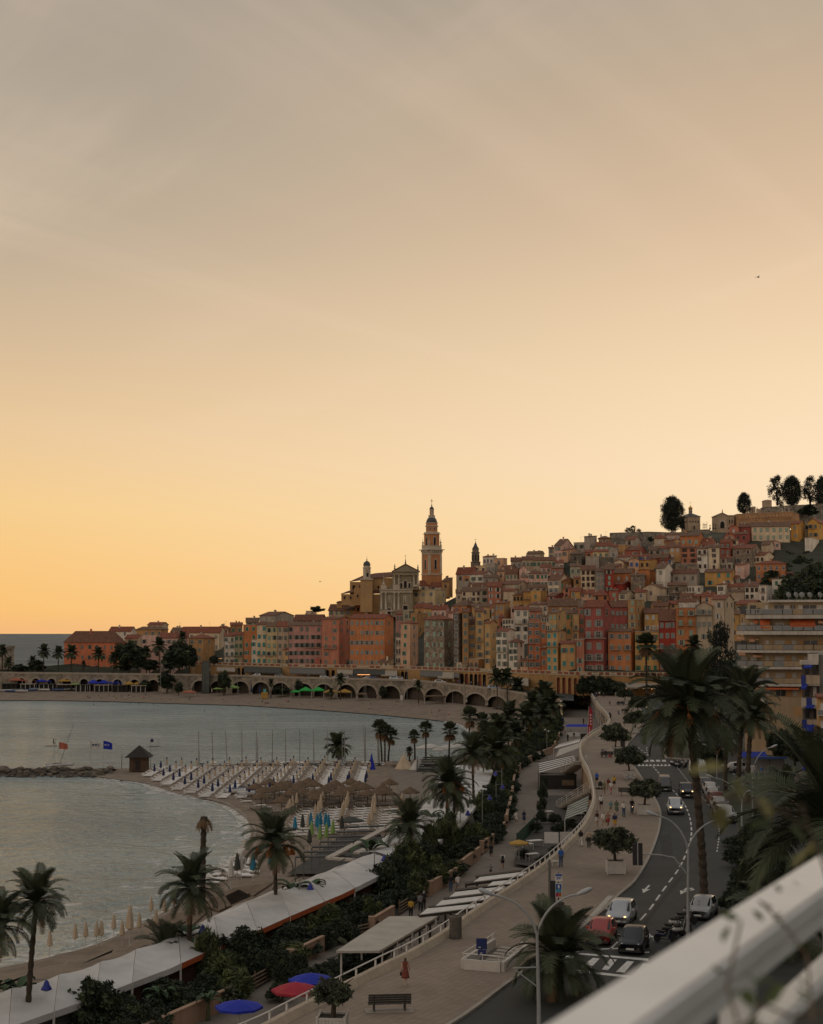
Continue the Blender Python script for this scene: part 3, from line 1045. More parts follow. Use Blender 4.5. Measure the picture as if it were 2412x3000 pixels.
h('F',1395,1520,1692,925,1000,'rose','gable',875,1,1,'w')
h('H',222,305,515,1062,1200,'ochre','gable',1000,1,1,'t')
h('H',45,140,145,502,690,'beige','shed',480,2,1,'p')
h('H',140,262,470,455,660,'palepink','gable',345,2,2,'p',label='pale pink tall house high on the skyline left of the cemetery rampart')
h('H',262,372,640,530,660,'peach','gable',505,1,1,'g')
h('H',470,640,662,402,540,'grey','flat',N_,1,2,'g')
h('H',648,752,862,298,540,'grey','shed',292,1,1,'g')
h('H',892,1095,1100,325,470,'brown','hip',288,1,2,'g')
h('H',852,1112,1115,458,560,'white','gable',395,1,3,'m',closed=1)
h('H',1112,1240,1250,470,600,'grey','gable',430,1,3,N_)
h('H',790,1062,1070,556,690,'paleyellow','gable',520,1,3,'g')
h('H',1065,1222,1225,540,690,'grey','flat',N_,1,1,N_)
h('H',662,800,800,562,690,'salmon','gable',530,1,1,N_)
h('H',670,900,910,640,780,'grey','flat',N_,1,1,N_,skip=1)
h('H',850,1090,1120,650,790,'dstone','flat',N_,1,1,N_,skip=1)
h('H',410,600,660,590,760,'dstone','shed',560,1,1,N_)
h('H',1345,1490,1612,352,470,'grey','gable',302,1,1,N_)
h('H',1228,1340,1482,442,630,'ochre','flat',N_,1,1,N_,skip=1)
h('H',1342,1562,1702,530,660,'brick','gable',470,1,2,'g')
h('H',1228,1560,1570,642,740,'beige','gable',605,1,3,'w')
h('H',1150,1312,1402,735,850,'cream','gablef',690,1,1,N_)
h('H',1410,1576,1576,690,860,'peach','gablef',665,1,2,'b')
h('H',590,845,845,860,1170,'cream','gable',790,3,3,'r',label='tall cream house with a gallery of windows under a rough tiled roof')
h('H',850,1000,1002,890,1210,'grey','gable',830,3,2,'p')
h('H',1002,1146,1150,852,1240,'red','gable',770,4,1,'m',skip=0,label='narrow red house with four stacked windows halfway up the hill')
h('H',1040,1210,1400,800,900,'brick','gable',745,1,2,N_)
h('H',1150,1442,1520,912,1120,'orange','gable',840,1,2,'w')
h('H',1440,1680,1690,962,1200,'stone','shed',930,2,2,N_)
h('H',1135,1292,1482,1110,1220,'red','gable',1070,1,1,N_)
h('H',1072,1222,1230,1212,1380,'brick','shed',1190,1,1,'m')
h('H',1230,1352,1505,1265,1385,'cream','gable',1212,1,1,'g')
h('H',800,1062,1070,1292,1385,'orange','hip',1205,1,2,N_)
h('H',420,572,642,1224,1340,'yellow2','gable',1170,1,2,'g')
h('H',300,402,420,1175,1340,'salmon','gable',1140,2,1,N_)
h('H',560,800,860,1260,1340,'peach','gable',1200,1,2,N_)
h('H',410,592,600,802,980,'sage','gable',760,1,2,'m')
h('H',470,590,600,1010,1130,'ochre','shed',980,1,1,N_)
h('H',0,350,640,1420,1490,'brown','gable',1350,1,4,N_)
h('I',330,502,532,1132,1280,'beige','hip',1075,1,1,'w')
h('I',530,762,772,1078,1200,'palepink','gable',1040,1,3,'w')
h('I',768,1092,1162,1092,1300,'orange','gable',1042,1,3,'m',skip=0)
h('I',500,652,652,1180,1280,'brown','shed',1160,1,1,N_)
h('I',650,772,772,1172,1270,'cream','shed',1145,1,1,'w')
h('I',1080,1312,1345,1182,1270,'beige','gable',1135,1,2,N_)
h('I',1110,1335,1400,1248,1320,'cream','gable',1190,1,2,N_)
h('I',596,782,782,1292,1500,'yellow','shed',1205,2,2,'w')
h('K',780,1050,1052,25,290,'salmon','shed',0,3,2,'r',label='salmon house left of the white patched house below the gold-domed chapel')
h('K',1060,1236,1240,45,400,'white','gable',12,3,2,'r',bal=((.5,2,4),))
h('K',1250,1446,1446,20,400,'cream','gable',-22,4,1,'r',skip=0)
h('I',240,440,442,1332,1440,'grey','gable',1272,1,2,N_)
h('I',440,592,592,1312,1470,'grey','gable',1268,2,2,'p')
h('I',1450,1622,1655,1205,1540,'brick','gable',1152,3,2,'p',bal=((.5,2,4),))
h('K',1452,1662,1665,205,390,'grey','shed',180,2,2,'r')
h('K',65,252,260,182,260,'paleyellow','shed',130,1,3,'b')
h('K',255,560,600,190,300,'rose','gable',130,1,2,N_)
h('K',395,620,640,235,300,'white','shed',200,1,4,'b')
h('K',78,252,390,235,400,'yellow2','shed',222,1,2,'r',closed=.8)
h('K',60,256,356,410,660,'orange','gablef',390,1,1,N_)
h('K',358,512,652,372,690,'white','gable',285,2,1,'p',label='white house with a long sloping roof edge and one dark iron balcony',bal=((.5,0,2),))
h('K',640,1052,1075,452,640,'grey','gable',388,1,3,N_,label='plain grey house with bright red roof, few small windows, mid hill')
h('K',690,1062,1065,300,420,'stone','flat',N_,1,1,N_)
h('K',1190,1652,1692,432,680,'yellow2','gable',385,2,3,'t',label='golden yellow house with turquoise windows above the jumble of terraces')
h('K',1510,1740,1760,540,660,'grey','gable',500,1,3,N_)
h('K',140,415,542,700,900,'beige','gablef',640,1,1,N_)
h('K',0,190,280,775,900,'beige','gable',700,1,1,N_)
h('K',560,882,890,660,790,'stone','gable',618,1,1,N_)
h('K',870,1112,1130,672,800,'white','flat',N_,1,5,N_)
h('K',1392,1532,1740,652,800,'white','gable',630,1,1,'r')
h('K',760,960,990,850,960,'beige','gable',800,1,2,N_)
h('K',960,1100,1130,850,960,'ochre','gable',815,1,1,N_)
h('K',1130,1330,1392,850,980,'peach','gable',782,1,1,N_)
h('K',555,730,750,975,1060,'yellow','gable',925,1,1,N_)
h('K',280,555,600,1010,1080,'brown','gable',950,1,1,N_)
h('K',590,740,760,800,930,'dstone','shed',780,1,1,N_)
h('K',380,590,600,840,960,'dstone','flat',N_,1,1,N_,skip=1)
h('J',140,312,312,958,1080,'salmon','gablef',912,1,1,'w')
h('J',60,242,242,1094,1180,'salmon','gablef',1052,1,1,N_)
h('J',310,522,530,945,1060,'rose','gable',890,1,1,N_)
h('J',240,442,530,1068,1200,'rose','gable',1032,1,2,N_)
h('J',525,1176,1176,932,1180,'cream','gable',862,2,6,'m',skip=0,closed=.9,label='long cream house with two rows of mint shutters under the carved wall')
h('J',1190,1332,1440,892,1160,'yellow3','gable',845,2,1,'p',skip=0)
h('J',1420,1490,1500,870,1050,'sage','flat',N_,1,1,N_)
h('J',1482,1652,1830,865,1150,'yellow3','gablef',800,2,2,'g',bal=((.45,1,3.4),))
h('J',1425,1542,1662,1132,1312,'white','flat',N_,1,1,N_,skip=1,label='white retaining block with a balustrade below the deep yellow gabled house')
h('N',205,550,682,35,310,'stone','gable',-25,2,2,'r',skip=0,label='rubble stone house with brown shutters below the long cream house')
h('J',165,302,302,1165,1340,'beige','gable',1150,2,1,N_)
h('J',690,832,905,1245,1390,'beige','gable',1180,1,1,N_,skip=1)
h('J',812,1012,1012,1215,1300,'palepink','gablef',1175,1,2,N_)
h('N',590,742,922,155,300,'cream','gable',100,1,2,'r')
h('N',548,600,620,170,290,'cream','flat',N_,1,1,N_)
h('N',600,1112,1118,292,600,'orange','hip',245,2,5,N_,label='broad orange house with a strip of white windows beside the wooded slope')
h('N',245,402,492,318,500,'palepink','shed',292,1,1,'w')
h('N',414,652,652,685,915,'white','shed',605,2,3,N_,label='patched white house with three small square top windows')
h('N',652,790,870,665,955,'white','flat',N_,2,1,N_,bal=((.4,1,2),))
h('N',872,1152,1232,560,830,'white','flat',N_,2,2,'G',bal=((.6,1,3.6),))
h('N',880,1226,1236,445,575,'rose','flat',N_,1,3,N_)
h('N',80,382,405,682,800,'beige','gable',630,1,2,N_)
h('N',180,402,410,772,880,'beige','gable',735,1,2,N_,skip=1)
h('N',1060,1733,1745,930,980,'beige','gable',858,1,5,N_)
h('D',1130,1465,1622,1378,1650,'paleyellow','flat',N_,2,3,'p',label='pale yellow house standing between the church front and the bell tower foot')
h('D',1240,1470,1480,1312,1420,'cream','gable',1245,1,2,'p')
h('D',1390,1620,1640,1325,1420,'cream','gable',1270,1,2,'p')
h('D',1560,1660,1690,1250,1400,'ochre','shed',1205,1,1,N_)
LANDM=[('the bell tower',1265,1650),('the church front',1180,1725),('the stone tower house',1285,1885),('the big orange house',1085,1880),('the crimson house',1742,1880),('the lone cypress',1968,1510),('the gold-domed chapel',2028,1530),('the small grey belfry',1394,1640),('the apartment block',2260,1850),('the carved cemetery wall',2230,1515),('the long red-orange house',260,1900),('the wide pink house',890,1890),('the square ochre house',590,1910),('the deep red house',1950,1890),('the tall cream house',1724,1695),('the narrow red house',1786,1700),('the long cream house',2260,1565),('the plain grey house',2005,1690),('the tall beige house',2110,1830)]
NUM={1:'one',2:'two',3:'three',4:'four',5:'five',6:'six'}
ROOFW=dict(gable='tiled roof',hip='hipped roof',gablef='front gable',shed='lean-to roof',flat='flat roof')
used_labels=set()
for q in HOUSES:
 if q['label']:
  q['o']['label']=q['label']
  used_labels.add(q['label'])
def rel(dx,dy):
 if abs(dy)>abs(dx)*1.3:
  return 'above' if dy<0 else 'below'
 return 'left of' if dx<0 else 'right of'
for q in HOUSES:
 if q['label']:
  continue
 lm=sorted(LANDM,key=lambda l:(l[1]-q['px'])**2+(l[2]-q['py'])**2)
 size='small ' if q['w']*q['h']<900 else('tall ' if q['h']>2.2*q['w']else '')
 look=[f"with {SHUTW[q['sh']]} shutters" if q['sh']else f"with {ROOFW[q['roof']]}",f"with {ROOFW[q['roof']]}"+(f" and {SHUTW[q['sh']]} shutters" if q['sh']else '')]
 nb=sorted((o for o in HOUSES if o is not q),key=lambda o:(o['px']-q['px'])**2+(o['py']-q['py'])**2)
 cands=[]
 for l in lm[:3]:
  for lk in look:
   base=f"{size}{WORD[q['col']]} house {lk} {rel(q['px'] - l[1], q['py'] - l[2])} {l[0]}"
   for o in nb[:5]:
    oc=WORD[o['col']]
    if o['col']!=q['col']:
     r2=rel(q['px']-o['px'],q['py']-o['py'])
     cands.append(f"{base}, {r2} {'an' if oc[0] in 'aeiou' else 'a'} {oc} one")
     cands.append(f"{size}{WORD[q['col']]} house {lk} {rel(q['px'] - l[1], q['py'] - l[2])} {l[0].replace('the long ', 'the ')}, {r2} {oc} one")
     cands.append(f"{size}{WORD[q['col']]} house {lk}, {rel(q['px'] - l[1], q['py'] - l[2])} {l[0]}, {r2} {oc}")
 for c in cands:
  if c not in used_labels and len(c.replace(',','').split())<=16:
   break
 used_labels.add(c)
 q['o']['label']=c
def cpx(tagc,x,y):
 ox,oy,k=CR[tagc]if tagc else(0,0,1)
 return ox+x*k,oy+y*k
class FB(MB):
 def __init__(s,tagc,root):
  super().__init__()
  s.t,s.r=tagc,root
 def fb(s,x0,y0,x1,y1,Y0,Y1,m=0):
  p,q=D(*cpx(s.t,x0,y1),Y0),D(*cpx(s.t,x1,y0),Y0)
  o=s.r.location
  s.box(p.x-o.x,Y0-o.y,p.z-o.z,q.x-o.x,Y1-o.y,q.z-o.z,m)
 def fp(s,pts,Y0,Y1,m=0):
  o=s.r.location
  P=[D(*cpx(s.t,x,y),Y0)for x,y in pts]
  n=len(P)
  fr=[(p.x-o.x,Y0-o.y,p.z-o.z)for p in P]
  bk=[(p.x-o.x,Y1-o.y,p.z-o.z)for p in P]
  s.add(fr+bk,[tuple(range(n)),tuple(reversed(range(n,2*n)))]+[((i+1)%n,i,n+i,n+(i+1)%n)for i in range(n)],m)
 def col(s,x,y0,y1,rpx,Y,m=0,n=10):
  o=s.r.location
  a,c=D(*cpx(s.t,x,y1),Y),D(*cpx(s.t,x,y0),Y)
  r=rpx*CR[s.t][2]/F*Y
  s.lathe([(r*1.25,0),(r*1.25,.3),(r,.35),(r*.88,c.z-a.z-.5),(r*1.15,c.z-a.z-.3),(r*1.3,c.z-a.z)],n,(a.x-o.x,Y-o.y,a.z-o.z),m)
 def done(s,name,mats,smooth=False):
  return s.build(name,mats,s.r,smooth=smooth)
STUC=mat('church_ochre',(.47,.29,.13),.9,.12,.2,.1,4,streak=.15)
STUG=mat('church_greige',(.32,.265,.175),.9,.14,.2,.1,4,streak=.2)
STUL=mat('church_trim',(.51,.435,.33),.9,.1,.4,.1,4,streak=.12)
TOWO=mat('tower_orange',(.50,.225,.095),.9,.12,.2,.1,4,streak=.18)
SLATE=mat('dome_slate',(.05,.055,.058),.5,.2,.6)
YC=664.0
p=D(1180,1806,YC)
church=thing('church','ochre church with a grey columned two-storey front and a small side belfry','church',(p.x,YC,p.z))
w=FB('D',church)
w.fb(660,1372,1135,1770,YC,YC+10)
w.fp([(760,1372),(770,1345),(800,1330),(835,1280),(845,1160),(1220,1160),(1228,1270),(1240,1372)],YC+1,YC+10)
w.done('facade',STUG)
w=FB('D',church)
w.fp([(835,1110),(1238,1110),(1032,1005)],YC-.6,YC+10)
w.fb(845,1112,1225,1158,YC-.3,YC+.9)
w.fb(832,1100,1240,1114,YC-.9,YC+1)
w.done('pediment',STUG)
w=FB('D',church)
for a,c in(((832,1112),(1032,1003)),((1032,1003),(1242,1112))):
 w.fp([(a[0],a[1]),(a[0],a[1]-9),(c[0],c[1]-9),(c[0],c[1])][::-1]if a[0]<c[0]else[],YC-1.0,YC+10.3)
w.done('roof',TILES[1])
w=FB('D',church)
w.fb(652,1366,1140,1380,YC-1.0,YC-.002)
w.fb(660,1381,1136,1418,YC-.6,YC-.004)
w.fb(655,1668,1136,1690,YC-.6,YC-.004)
w.fb(655,1691,770,1765,YC-.9,YC-.004)
w.fb(850,1302,945,1366,YC-.4,YC+.98)
w.fb(1140,1302,1225,1330,YC-.4,YC+.98)
w.fb(672,1310,760,1364,YC-.3,YC+2)
w.done('entablature',STUL)
for x in(683,745,870,932):
 w=FB('D',church)
 w.col(x,1420,1667,15,YC-.5)
 w.done('column',STUL,True)
for x in(872,936,1155,1212):
 w=FB('D',church)
 w.col(x,1160,1301,12,YC+.4)
 w.done('column',STUL,True)
w=FB('D',church)
w.lathe([(.55,0),(.7,.8),(.3,1.2),(.2,2.6),(.05,4.2)],8,tuple(D(*cpx('D',715,1310),YC+1)-church.location))
w.done('finial',STUL)
for x,y,hh in((876,1070,2.2),(1212,1080,2.2),(1032,1005,2.4)):
 w=FB('D',church)
 w.lathe([(.3,-.3),(.35,.3),(.15,.5),(.38,.9),(.12,1.3),(.2,1.6),(.03,hh)],8,tuple(D(*cpx('D',x,y),YC-.2)-church.location))
 if x==1032:
  o_=D(*cpx('D',x,y),YC-.2)-church.location
  w.tube([o_+V((0,0,2)),o_+V((0,0,4.2))],.05,4)
  w.tube([o_+V((-.5,0,3.5)),o_+V((.5,0,3.5))],.05,4)
 w.done('finial',SLATE)
def arch_pts(x0,x1,y0,y1,n=8):
 r=(x1-x0)/2
 c=(x0+x1)/2
 return[(x0,y1),(x1,y1)]+[(c+r*cos(PI*i/n),y0+r-r*sin(PI*i/n))for i in range(n+1)]
for x0,y0,x1,y1,rnd_,nm in((1008,1245,1050,1348,1,'window'),(957,1278,986,1346,0,'window'),(1075,1278,1104,1346,0,'window'),(1000,1605,1062,1668,0,'door'),(772,1645,818,1762,0,'door'),(780,1470,818,1560,1,'niche'),(1012,1470,1048,1560,1,'niche')):
 Yf=YC+(1 if y0<1350 else 0)
 w=FB('D',church)
 e=12
 if rnd_:
  w.fp(arch_pts(x0-e,x1+e,y0-e,y1+8),Yf-.18,Yf-.003,0)
  w.fp(arch_pts(x0,x1,y0,y1),Yf-.24,Yf-.181,1)
 else:
  w.fb(x0-e,y0-e,x1+e,y1+6,Yf-.18,Yf-.003,0)
  w.fb(x0,y0,x1,y1,Yf-.24,Yf-.181,1)
 w.done(nm,[STUL,STUG if nm=='niche' else DARKWIN])
 if nm=='niche':
  w=FB('D',church)
  o_=D(*cpx('D',(x0+x1)/2,y1-6),Yf-.6)-church.location
  w.lathe([(.32,0),(.36,.5),(.3,1.1),(.38,1.5),(.3,1.9),(.1,2.05),(.17,2.25),(.15,2.45),(.03,2.55)],8,tuple(o_))
  w.done('statue',STUL,True)
w=FB('D',church)
w.fb(550,1205,850,1420,YC+8,YC+24)
w.fb(225,1262,556,1440,YC+12,YC+24)
w.fb(100,1440,300,1600,YC+9,YC+20)
w.fb(35,1566,110,1640,YC+9.5,YC+18)
w.fb(285,1352,420,1600,YC+6,YC+14)
w.fb(550,1440,668,1720,YC+5,YC+12)
w.done('nave_wall',STUC)
w=FB('D',church)
def slope(pts):
 o_=church.location
 P=[D(*cpx('D',x,y),Y)-o_ for x,y,Y in pts]
 n=len(P)
 w.add([q for q in P]+[q+V((0,0,.25))for q in P],[tuple(reversed(range(n))),tuple(range(n,2*n))]+[(i,(i+1)%n,n+(i+1)%n,n+i)for i in range(n)])
slope([(535,1212,YC+7.4),(855,1198,YC+7.4),(848,1124,YC+16),(600,1142,YC+16)])
slope([(222,1262,YC+11.5),(562,1214,YC+11.5),(600,1142,YC+16),(420,1175,YC+16)])
slope([(92,1442,YC+8.5),(300,1412,YC+8.5),(300,1382,YC+13),(200,1400,YC+13)])
slope([(28,1566,YC+9),(112,1560,YC+9),(112,1540,YC+12)])
slope([(550,1440,YC+4.6),(668,1420,YC+4.6),(668,1380,YC+8),(550,1385,YC+8)])
w.done('nave_roof',TILES[1])
for x0,y0,x1,y1,Y in((625,1315,650,1355,YC+8),(545,1315,565,1355,YC+8),(262,1310,297,1370,YC+12),(135,1470,158,1510,YC+9),(224,1470,247,1510,YC+9),(325,1445,346,1485,YC+6),(362,1310,376,1345,YC+6)):
 w=FB('D',church)
 w.fb(x0-4,y0-4,x1+4,y1+4,Y-.12,Y-.004,0)
 w.fb(x0,y0,x1,y1,Y-.2,Y-.121,1)
 w.done('window',[STUC,DARKWIN])
bl=D(*cpx('D',468,1560),YC+3)
belf=thing('belfry','small ochre belfry with a grey dome on the left flank of the church','belfry',(bl.x,YC+3,bl.z))
w=FB('D',belf)
w.fb(376,1232,552,1700,YC+1,YC+9)
w.done('shaft',STUC)
w=FB('D',belf)
w.fb(366,1212,560,1231,YC+.4,YC+9.4)
w.done('cornice',STUL)
sc=CR['D'][2]/F*YC
def zl(y,Y=YC+4):
 return D(*cpx('D',468,y),Y).z-belf.location.z
x_,y_=0,2.2
w=FB('D',belf)
w.lathe([(1.75,zl(1212)),(1.75,zl(1064)),(1.95,zl(1062)),(2.0,zl(1050)),(1.55,zl(1048)),(1.5,zl(1028)),(1.66,zl(1024))],8,(0,y_,0),0,R(22.5))
w.done('drum',STUL)
w=FB('D',belf)
z0=zl(1024)
w.lathe([(1.6,z0),(1.6,z0+.3),(1.45,z0+1.0),(1.05,z0+1.6),(.5,z0+1.95),(.15,z0+2.1),(.25,z0+2.5),(.05,z0+3.2),(.03,z0+4.3)],14,(0,y_,0))
w.done('dome',SLATE,True)
for dx in(-.0,):
 w=FB('D',belf)
 w.fb(466,1130,494,1186,YC+3.4,YC+3.5,0)
 w.fb(462,1080,488,1115,YC+3.4,YC+3.45,1)
 w.done('window',[DARKWIN,STUC])
YT=690.0
bt=D(*cpx('D',1415,1290),YT)
PHI=R(29)
tower=thing('bell_tower','tall orange bell tower with pale trim and dark domed top, highest of the skyline','bell tower',(bt.x,YT+3.5,bt.z),PHI)
k_=CR['D'][2]/F*YT
def tz(y):
 return D(*cpx('D',1415,y),YT).z-bt.z
def sq(half):
 return[(-half,-half),(half,-half),(half,half),(-half,half)]
b=MB()
A_=3.25
b.prism(sq(A_+.12),-16,tz(1165),0)
b.prism(sq(A_),tz(1165),tz(862),0)
b.prism(sq(2.55),tz(725),tz(565),0)
b.build('shaft',TOWO,tower)
b=MB()
b.prism(sq(A_+.28),tz(1160),tz(1140),0,bottom=True)
for sx in(-1,1):
 for sy in(-1,1):
  b.cbox((sx*(A_-.38),sy*(A_-.38),(tz(1140)+tz(870))/2),(1.0,1.0,tz(870)-tz(1140)),0)
b.prism(sq(A_+.15),tz(862),tz(838),0,bottom=True)
b.prism(sq(A_+.0),tz(838),tz(798),0)
b.prism(sq(A_+1.0),tz(798),tz(786),0,bottom=True)
b.prism(sq(A_+.05),tz(785),tz(735),0)
b.prism(sq(A_+.2),tz(735),tz(729),0,bottom=True)
b.build('cornice',STUL,tower)
b=MB()
b.prism(sq(2.95),tz(565),tz(556),0,bottom=True)
b.prism(sq(2.62),tz(556),tz(535),0)
b.build('cornice',STUL,tower)
for i in range(6):
 for s_ in range(4):
  b=MB()
  a=Matrix.Rotation(s_*R(90),4,'Z')
  b.cbox((-2.6+i*1.04,-A_-.45,(tz(798)+tz(838))/2+.1),(.34,.8,1.0),0,0,a)
  b.build('bracket',STUL,tower)
for s_ in range(4):
 a=Matrix.Rotation(s_*R(90),4,'Z')
 for half,y0,y1,hw_,face in((0,935,1075,.52,A_),(1,610,728,.5,2.55)):
  b=MB()
  def ap(hw2,yy0,yy1,yf):
   r=hw2
   zt,zb=tz(yy0),tz(yy1)
   return[(-r,yf,zb),(r,yf,zb)]+[(r*cos(PI*i/8),yf,zt-r+r*sin(PI*i/8))for i in range(9)]
  for hw2,e0,yf,yb_,m_ in((hw_+.24,-12,-face-.14,-face+.01,0),(hw_,0,-face-.2,-face-.141,1)):
   pts=ap(hw2,y0+e0,y1-e0*.6,yf)
   n=len(pts)
   bk=[(q[0],yb_,q[2])for q in pts]
   vs=[a@V(q)for q in pts+bk]
   b.add(vs,[tuple(range(n))]+[((i+1)%n,i,n+i,n+(i+1)%n)for i in range(n)],m_)
  b.build('window',[STUL,DARKWIN],tower)
b=MB()
b.lathe([(2.62,tz(534)),(2.62,tz(455)),(2.95,tz(452)),(2.95,tz(442)),(2.65,tz(440)),(2.6,tz(402)),(2.75,tz(400)),(2.75,tz(393))],8,(0,0,0),0,R(22.5))
b.build('drum',TOWO,tower)
b=MB()
for y0,y1,r in((455,440,3.0),(535,528,2.78),(402,392,2.85)):
 b.lathe([(r,tz(y0)),(r,tz(y1))],8,(0,0,0),0,R(22.5))
b.build('cornice',STUL,tower)
for s_ in range(8):
 a=Matrix.Rotation(s_*R(45),4,'Z')
 b=MB()
 for r,yf,m_ in((.55,-2.50,0),(.36,-2.56,1)):
  zc_=tz(490)
  b.add([a@V((r*cos(2*PI*i/10),yf,zc_+r*sin(2*PI*i/10)))for i in range(10)]+[a@V((r*cos(2*PI*i/10),-2.38,zc_+r*sin(2*PI*i/10)))for i in range(10)],[tuple(range(10))]+[((i+1)%10,i,10+i,10+(i+1)%10)for i in range(10)],m_)
 b.build('oculus',[STUL,DARKWIN],tower)
b=MB()
z0,z1_=tz(393),tz(325)
b.lathe([(2.5,z0+.05),(2.42,lerp(z0,z1_,.35)),(2.1,lerp(z0,z1_,.7)),(1.65,z1_),(.4,z1_+.1)],16)
b.build('dome',SLATE,tower,smooth=True)
b=MB()
b.lathe([(1.5,tz(325)),(1.5,tz(290)),(1.6,tz(288)),(1.0,tz(286)),(.95,tz(212)),(1.1,tz(208)),(1.1,tz(200))],8,rot=R(22.5))
b.build('lantern',STUL,tower)
for s_ in range(4):
 a=Matrix.Rotation(s_*R(90)+R(20),4,'Z')
 b=MB()
 b.cbox((0,-.92,(tz(280)+tz(220))/2),(.55,.12,tz(220)-tz(280)),0,0,a)
 b.build('lantern_window',TOWO,tower)
b=MB()
z0=tz(200)
b.lathe([(.98,z0),(.95,z0+.5),(.7,z0+.95),(.25,z0+1.2),(.18,z0+1.6),(.34,z0+1.85),(.18,z0+2.1),(.05,z0+2.3)],12)
b.build('cupola',SLATE,tower,smooth=True)
b=MB()
b.box(-.06,-.06,z0+2.2,.06,.06,tz(45))
b.box(-.62,-.05,tz(82),.62,.05,tz(74))
b.build('cross',IRON,tower)
for sx in(-1,1):
 for sy in(-1,1):
  b=MB()
  zz=tz(729)
  b.lathe([(.35,zz),(.4,zz+.5),(.2,zz+.8),(.48,zz+1.3),(.22,zz+1.8),(.1,zz+2.2),(.03,zz+3.7)],8,(sx*2.95,sy*2.95,0))
  b.build('pinnacle',STUL,tower)
YG=705.0
gp=D(*cpx('F',365,490),YG)
grey=thing('grey_belfry','small grey belfry with a pointed bulbous cap left of the bare hilltop roofs','belfry',(gp.x,YG,gp.z))
def gz(y):
 return D(*cpx('F',365,y),YG).z-gp.z
STG=mat('belfry_grey',(.19,.155,.115),.9,.2,.5,.2,4)
b=MB()
for y0,y1,r in((600,435,2.35),(432,425,2.6),(424,295,1.85),(294,286,2.2),(285,240,1.6),(239,232,1.8)):
 b.lathe([(r,gz(y0)),(r,gz(y1))],8,rot=R(22.5))
b.build('shaft',STG,grey)
for s_ in range(8):
 a=Matrix.Rotation(s_*R(45),4,'Z')
 b=MB()
 b.cbox((0,-1.74,(gz(410)+gz(330))/2),(.55,.12,gz(330)-gz(410)),0,0,a)
 b.build('window',DARKWIN,grey)
b=MB()
b.lathe([(1.45,gz(232)),(1.2,gz(215)),(.75,gz(190)),(.5,gz(165)),(.22,gz(150)),(.12,gz(140)),(.2,gz(135)),(.03,gz(125)),(.03,gz(85))],12)
b.build('cap',SLATE,grey,smooth=True)
b=MB()
b.box(-.5,-.03,gz(105),.5,.03,gz(101))
b.build('cross',IRON,grey)
# --- hilltop cemetery
RAMP=stone_mat('rampart_stone',(.17,.15,.115),(.25,.215,.165),(.35,.30,.23),1.1)
PINKST=mat('chapel_stone',(.42,.31,.21),.9,.16,.5,.2,4,streak=.1)
def wall_run(name,label,cat,tagc,pts,thick,m,cap=None):
 p0=D(*cpx(tagc,pts[0][0],pts[0][2]),pts[0][3])
 root=thing(name,label,cat,tuple(p0))
 b=MB()
 c=MB()
 for(xa,ta,ba,Ya),(xb,tb,bb,Yb)in zip(pts,pts[1:]):
  P=[D(*cpx(tagc,xa,ta),Ya),D(*cpx(tagc,xb,tb),Yb),D(*cpx(tagc,xb,bb),Yb),D(*cpx(tagc,xa,ba),Ya)]
  P=[q-p0 for q in P]
  B=[q+V((0,thick,0))for q in P]
  b.add(P+B,[(3,2,1,0),(4,5,6,7),(0,1,5,4),(2,3,7,6),(0,4,7,3),(1,2,6,5)])
  u=V((0,0,.25))
  f_=V((0,-.15,0))
  T=[P[0]+f_,P[1]+f_,B[1]-f_,B[0]-f_]
  c.add([q+V((0,0,.003))for q in T]+[q+u for q in T],[(0,1,2,3)[::-1],(4,5,6,7),(0,1,5,4),(1,2,6,5),(2,3,7,6),(3,0,4,7)])
 b.build('wall_face',m,root)
 c.build('coping',cap or STUL,root)
 return root
wall_run('rampart','long grey rubble rampart under the hilltop cypress and chapel','rampart','H',[(1090,245,520,752),(1733,225,520,752),(2050,235,560,756),(2300,240,560,760),(2480,195,560,764),(2780,185,500,768)],3,RAMP,RAMP)
YX=772.0
# gold-domed chapel
cp=D(*cpx('I',975,985),YX)
chap=thing('chapel','square stone chapel with a small gold onion dome on the hilltop','chapel',(cp.x,YX+4.5,cp.z),R(20))
def iz(y,Y=YX):
 return D(*cpx('I',975,y),Y).z-cp.z
b=MB()
b.prism(sq(3.5),-7,iz(772))
b.build('wall',PINKST,chap)
b=MB()
b.prism(sq(3.66),iz(912),iz(902),bottom=True)
b.prism(sq(3.75),iz(772),iz(766),bottom=True)
b.build('cornice',STUL,chap)
for s_ in range(4):
 a=Matrix.Rotation(s_*R(90),4,'Z')
 for i in range(4):
  b=MB()
  b.cbox((-2.4+i*1.6,-3.53,(iz(870)+iz(840))/2),(.6,.1,iz(840)-iz(870)),0,0,a)
  b.build('window',DARKWIN,chap)
 b=MB()
 b.cbox((0,-3.53,(iz(985)+iz(930))/2),(.9,.12,iz(930)-iz(985)),0,0,a)
 b.build('door',DARKWIN,chap)
b=MB()
zt=iz(766)
b.add([(-4,-4,zt),(4,-4,zt),(4,4,zt),(-4,4,zt),(-.8,-.8,iz(708)),(.8,-.8,iz(708)),(.8,.8,iz(708)),(-.8,.8,iz(708))],[(0,1,5,4),(1,2,6,5),(2,3,7,6),(3,0,4,7),(4,5,6,7)])
b.build('roof',SLATE,chap)
b=MB()
b.lathe([(.9,iz(712)),(.9,iz(645)),(1.05,iz(643)),(1.05,iz(638))],8,rot=R(22.5))
b.build('lantern',STUL,chap)
for s_ in range(8):
 a=Matrix.Rotation(s_*R(45),4,'Z')
 b=MB()
 b.cbox((0,-.86,(iz(700)+iz(660))/2),(.32,.08,iz(660)-iz(700)),0,0,a)
 b.build('lantern_window',DARKWIN,chap)
b=MB()
z0=iz(638)
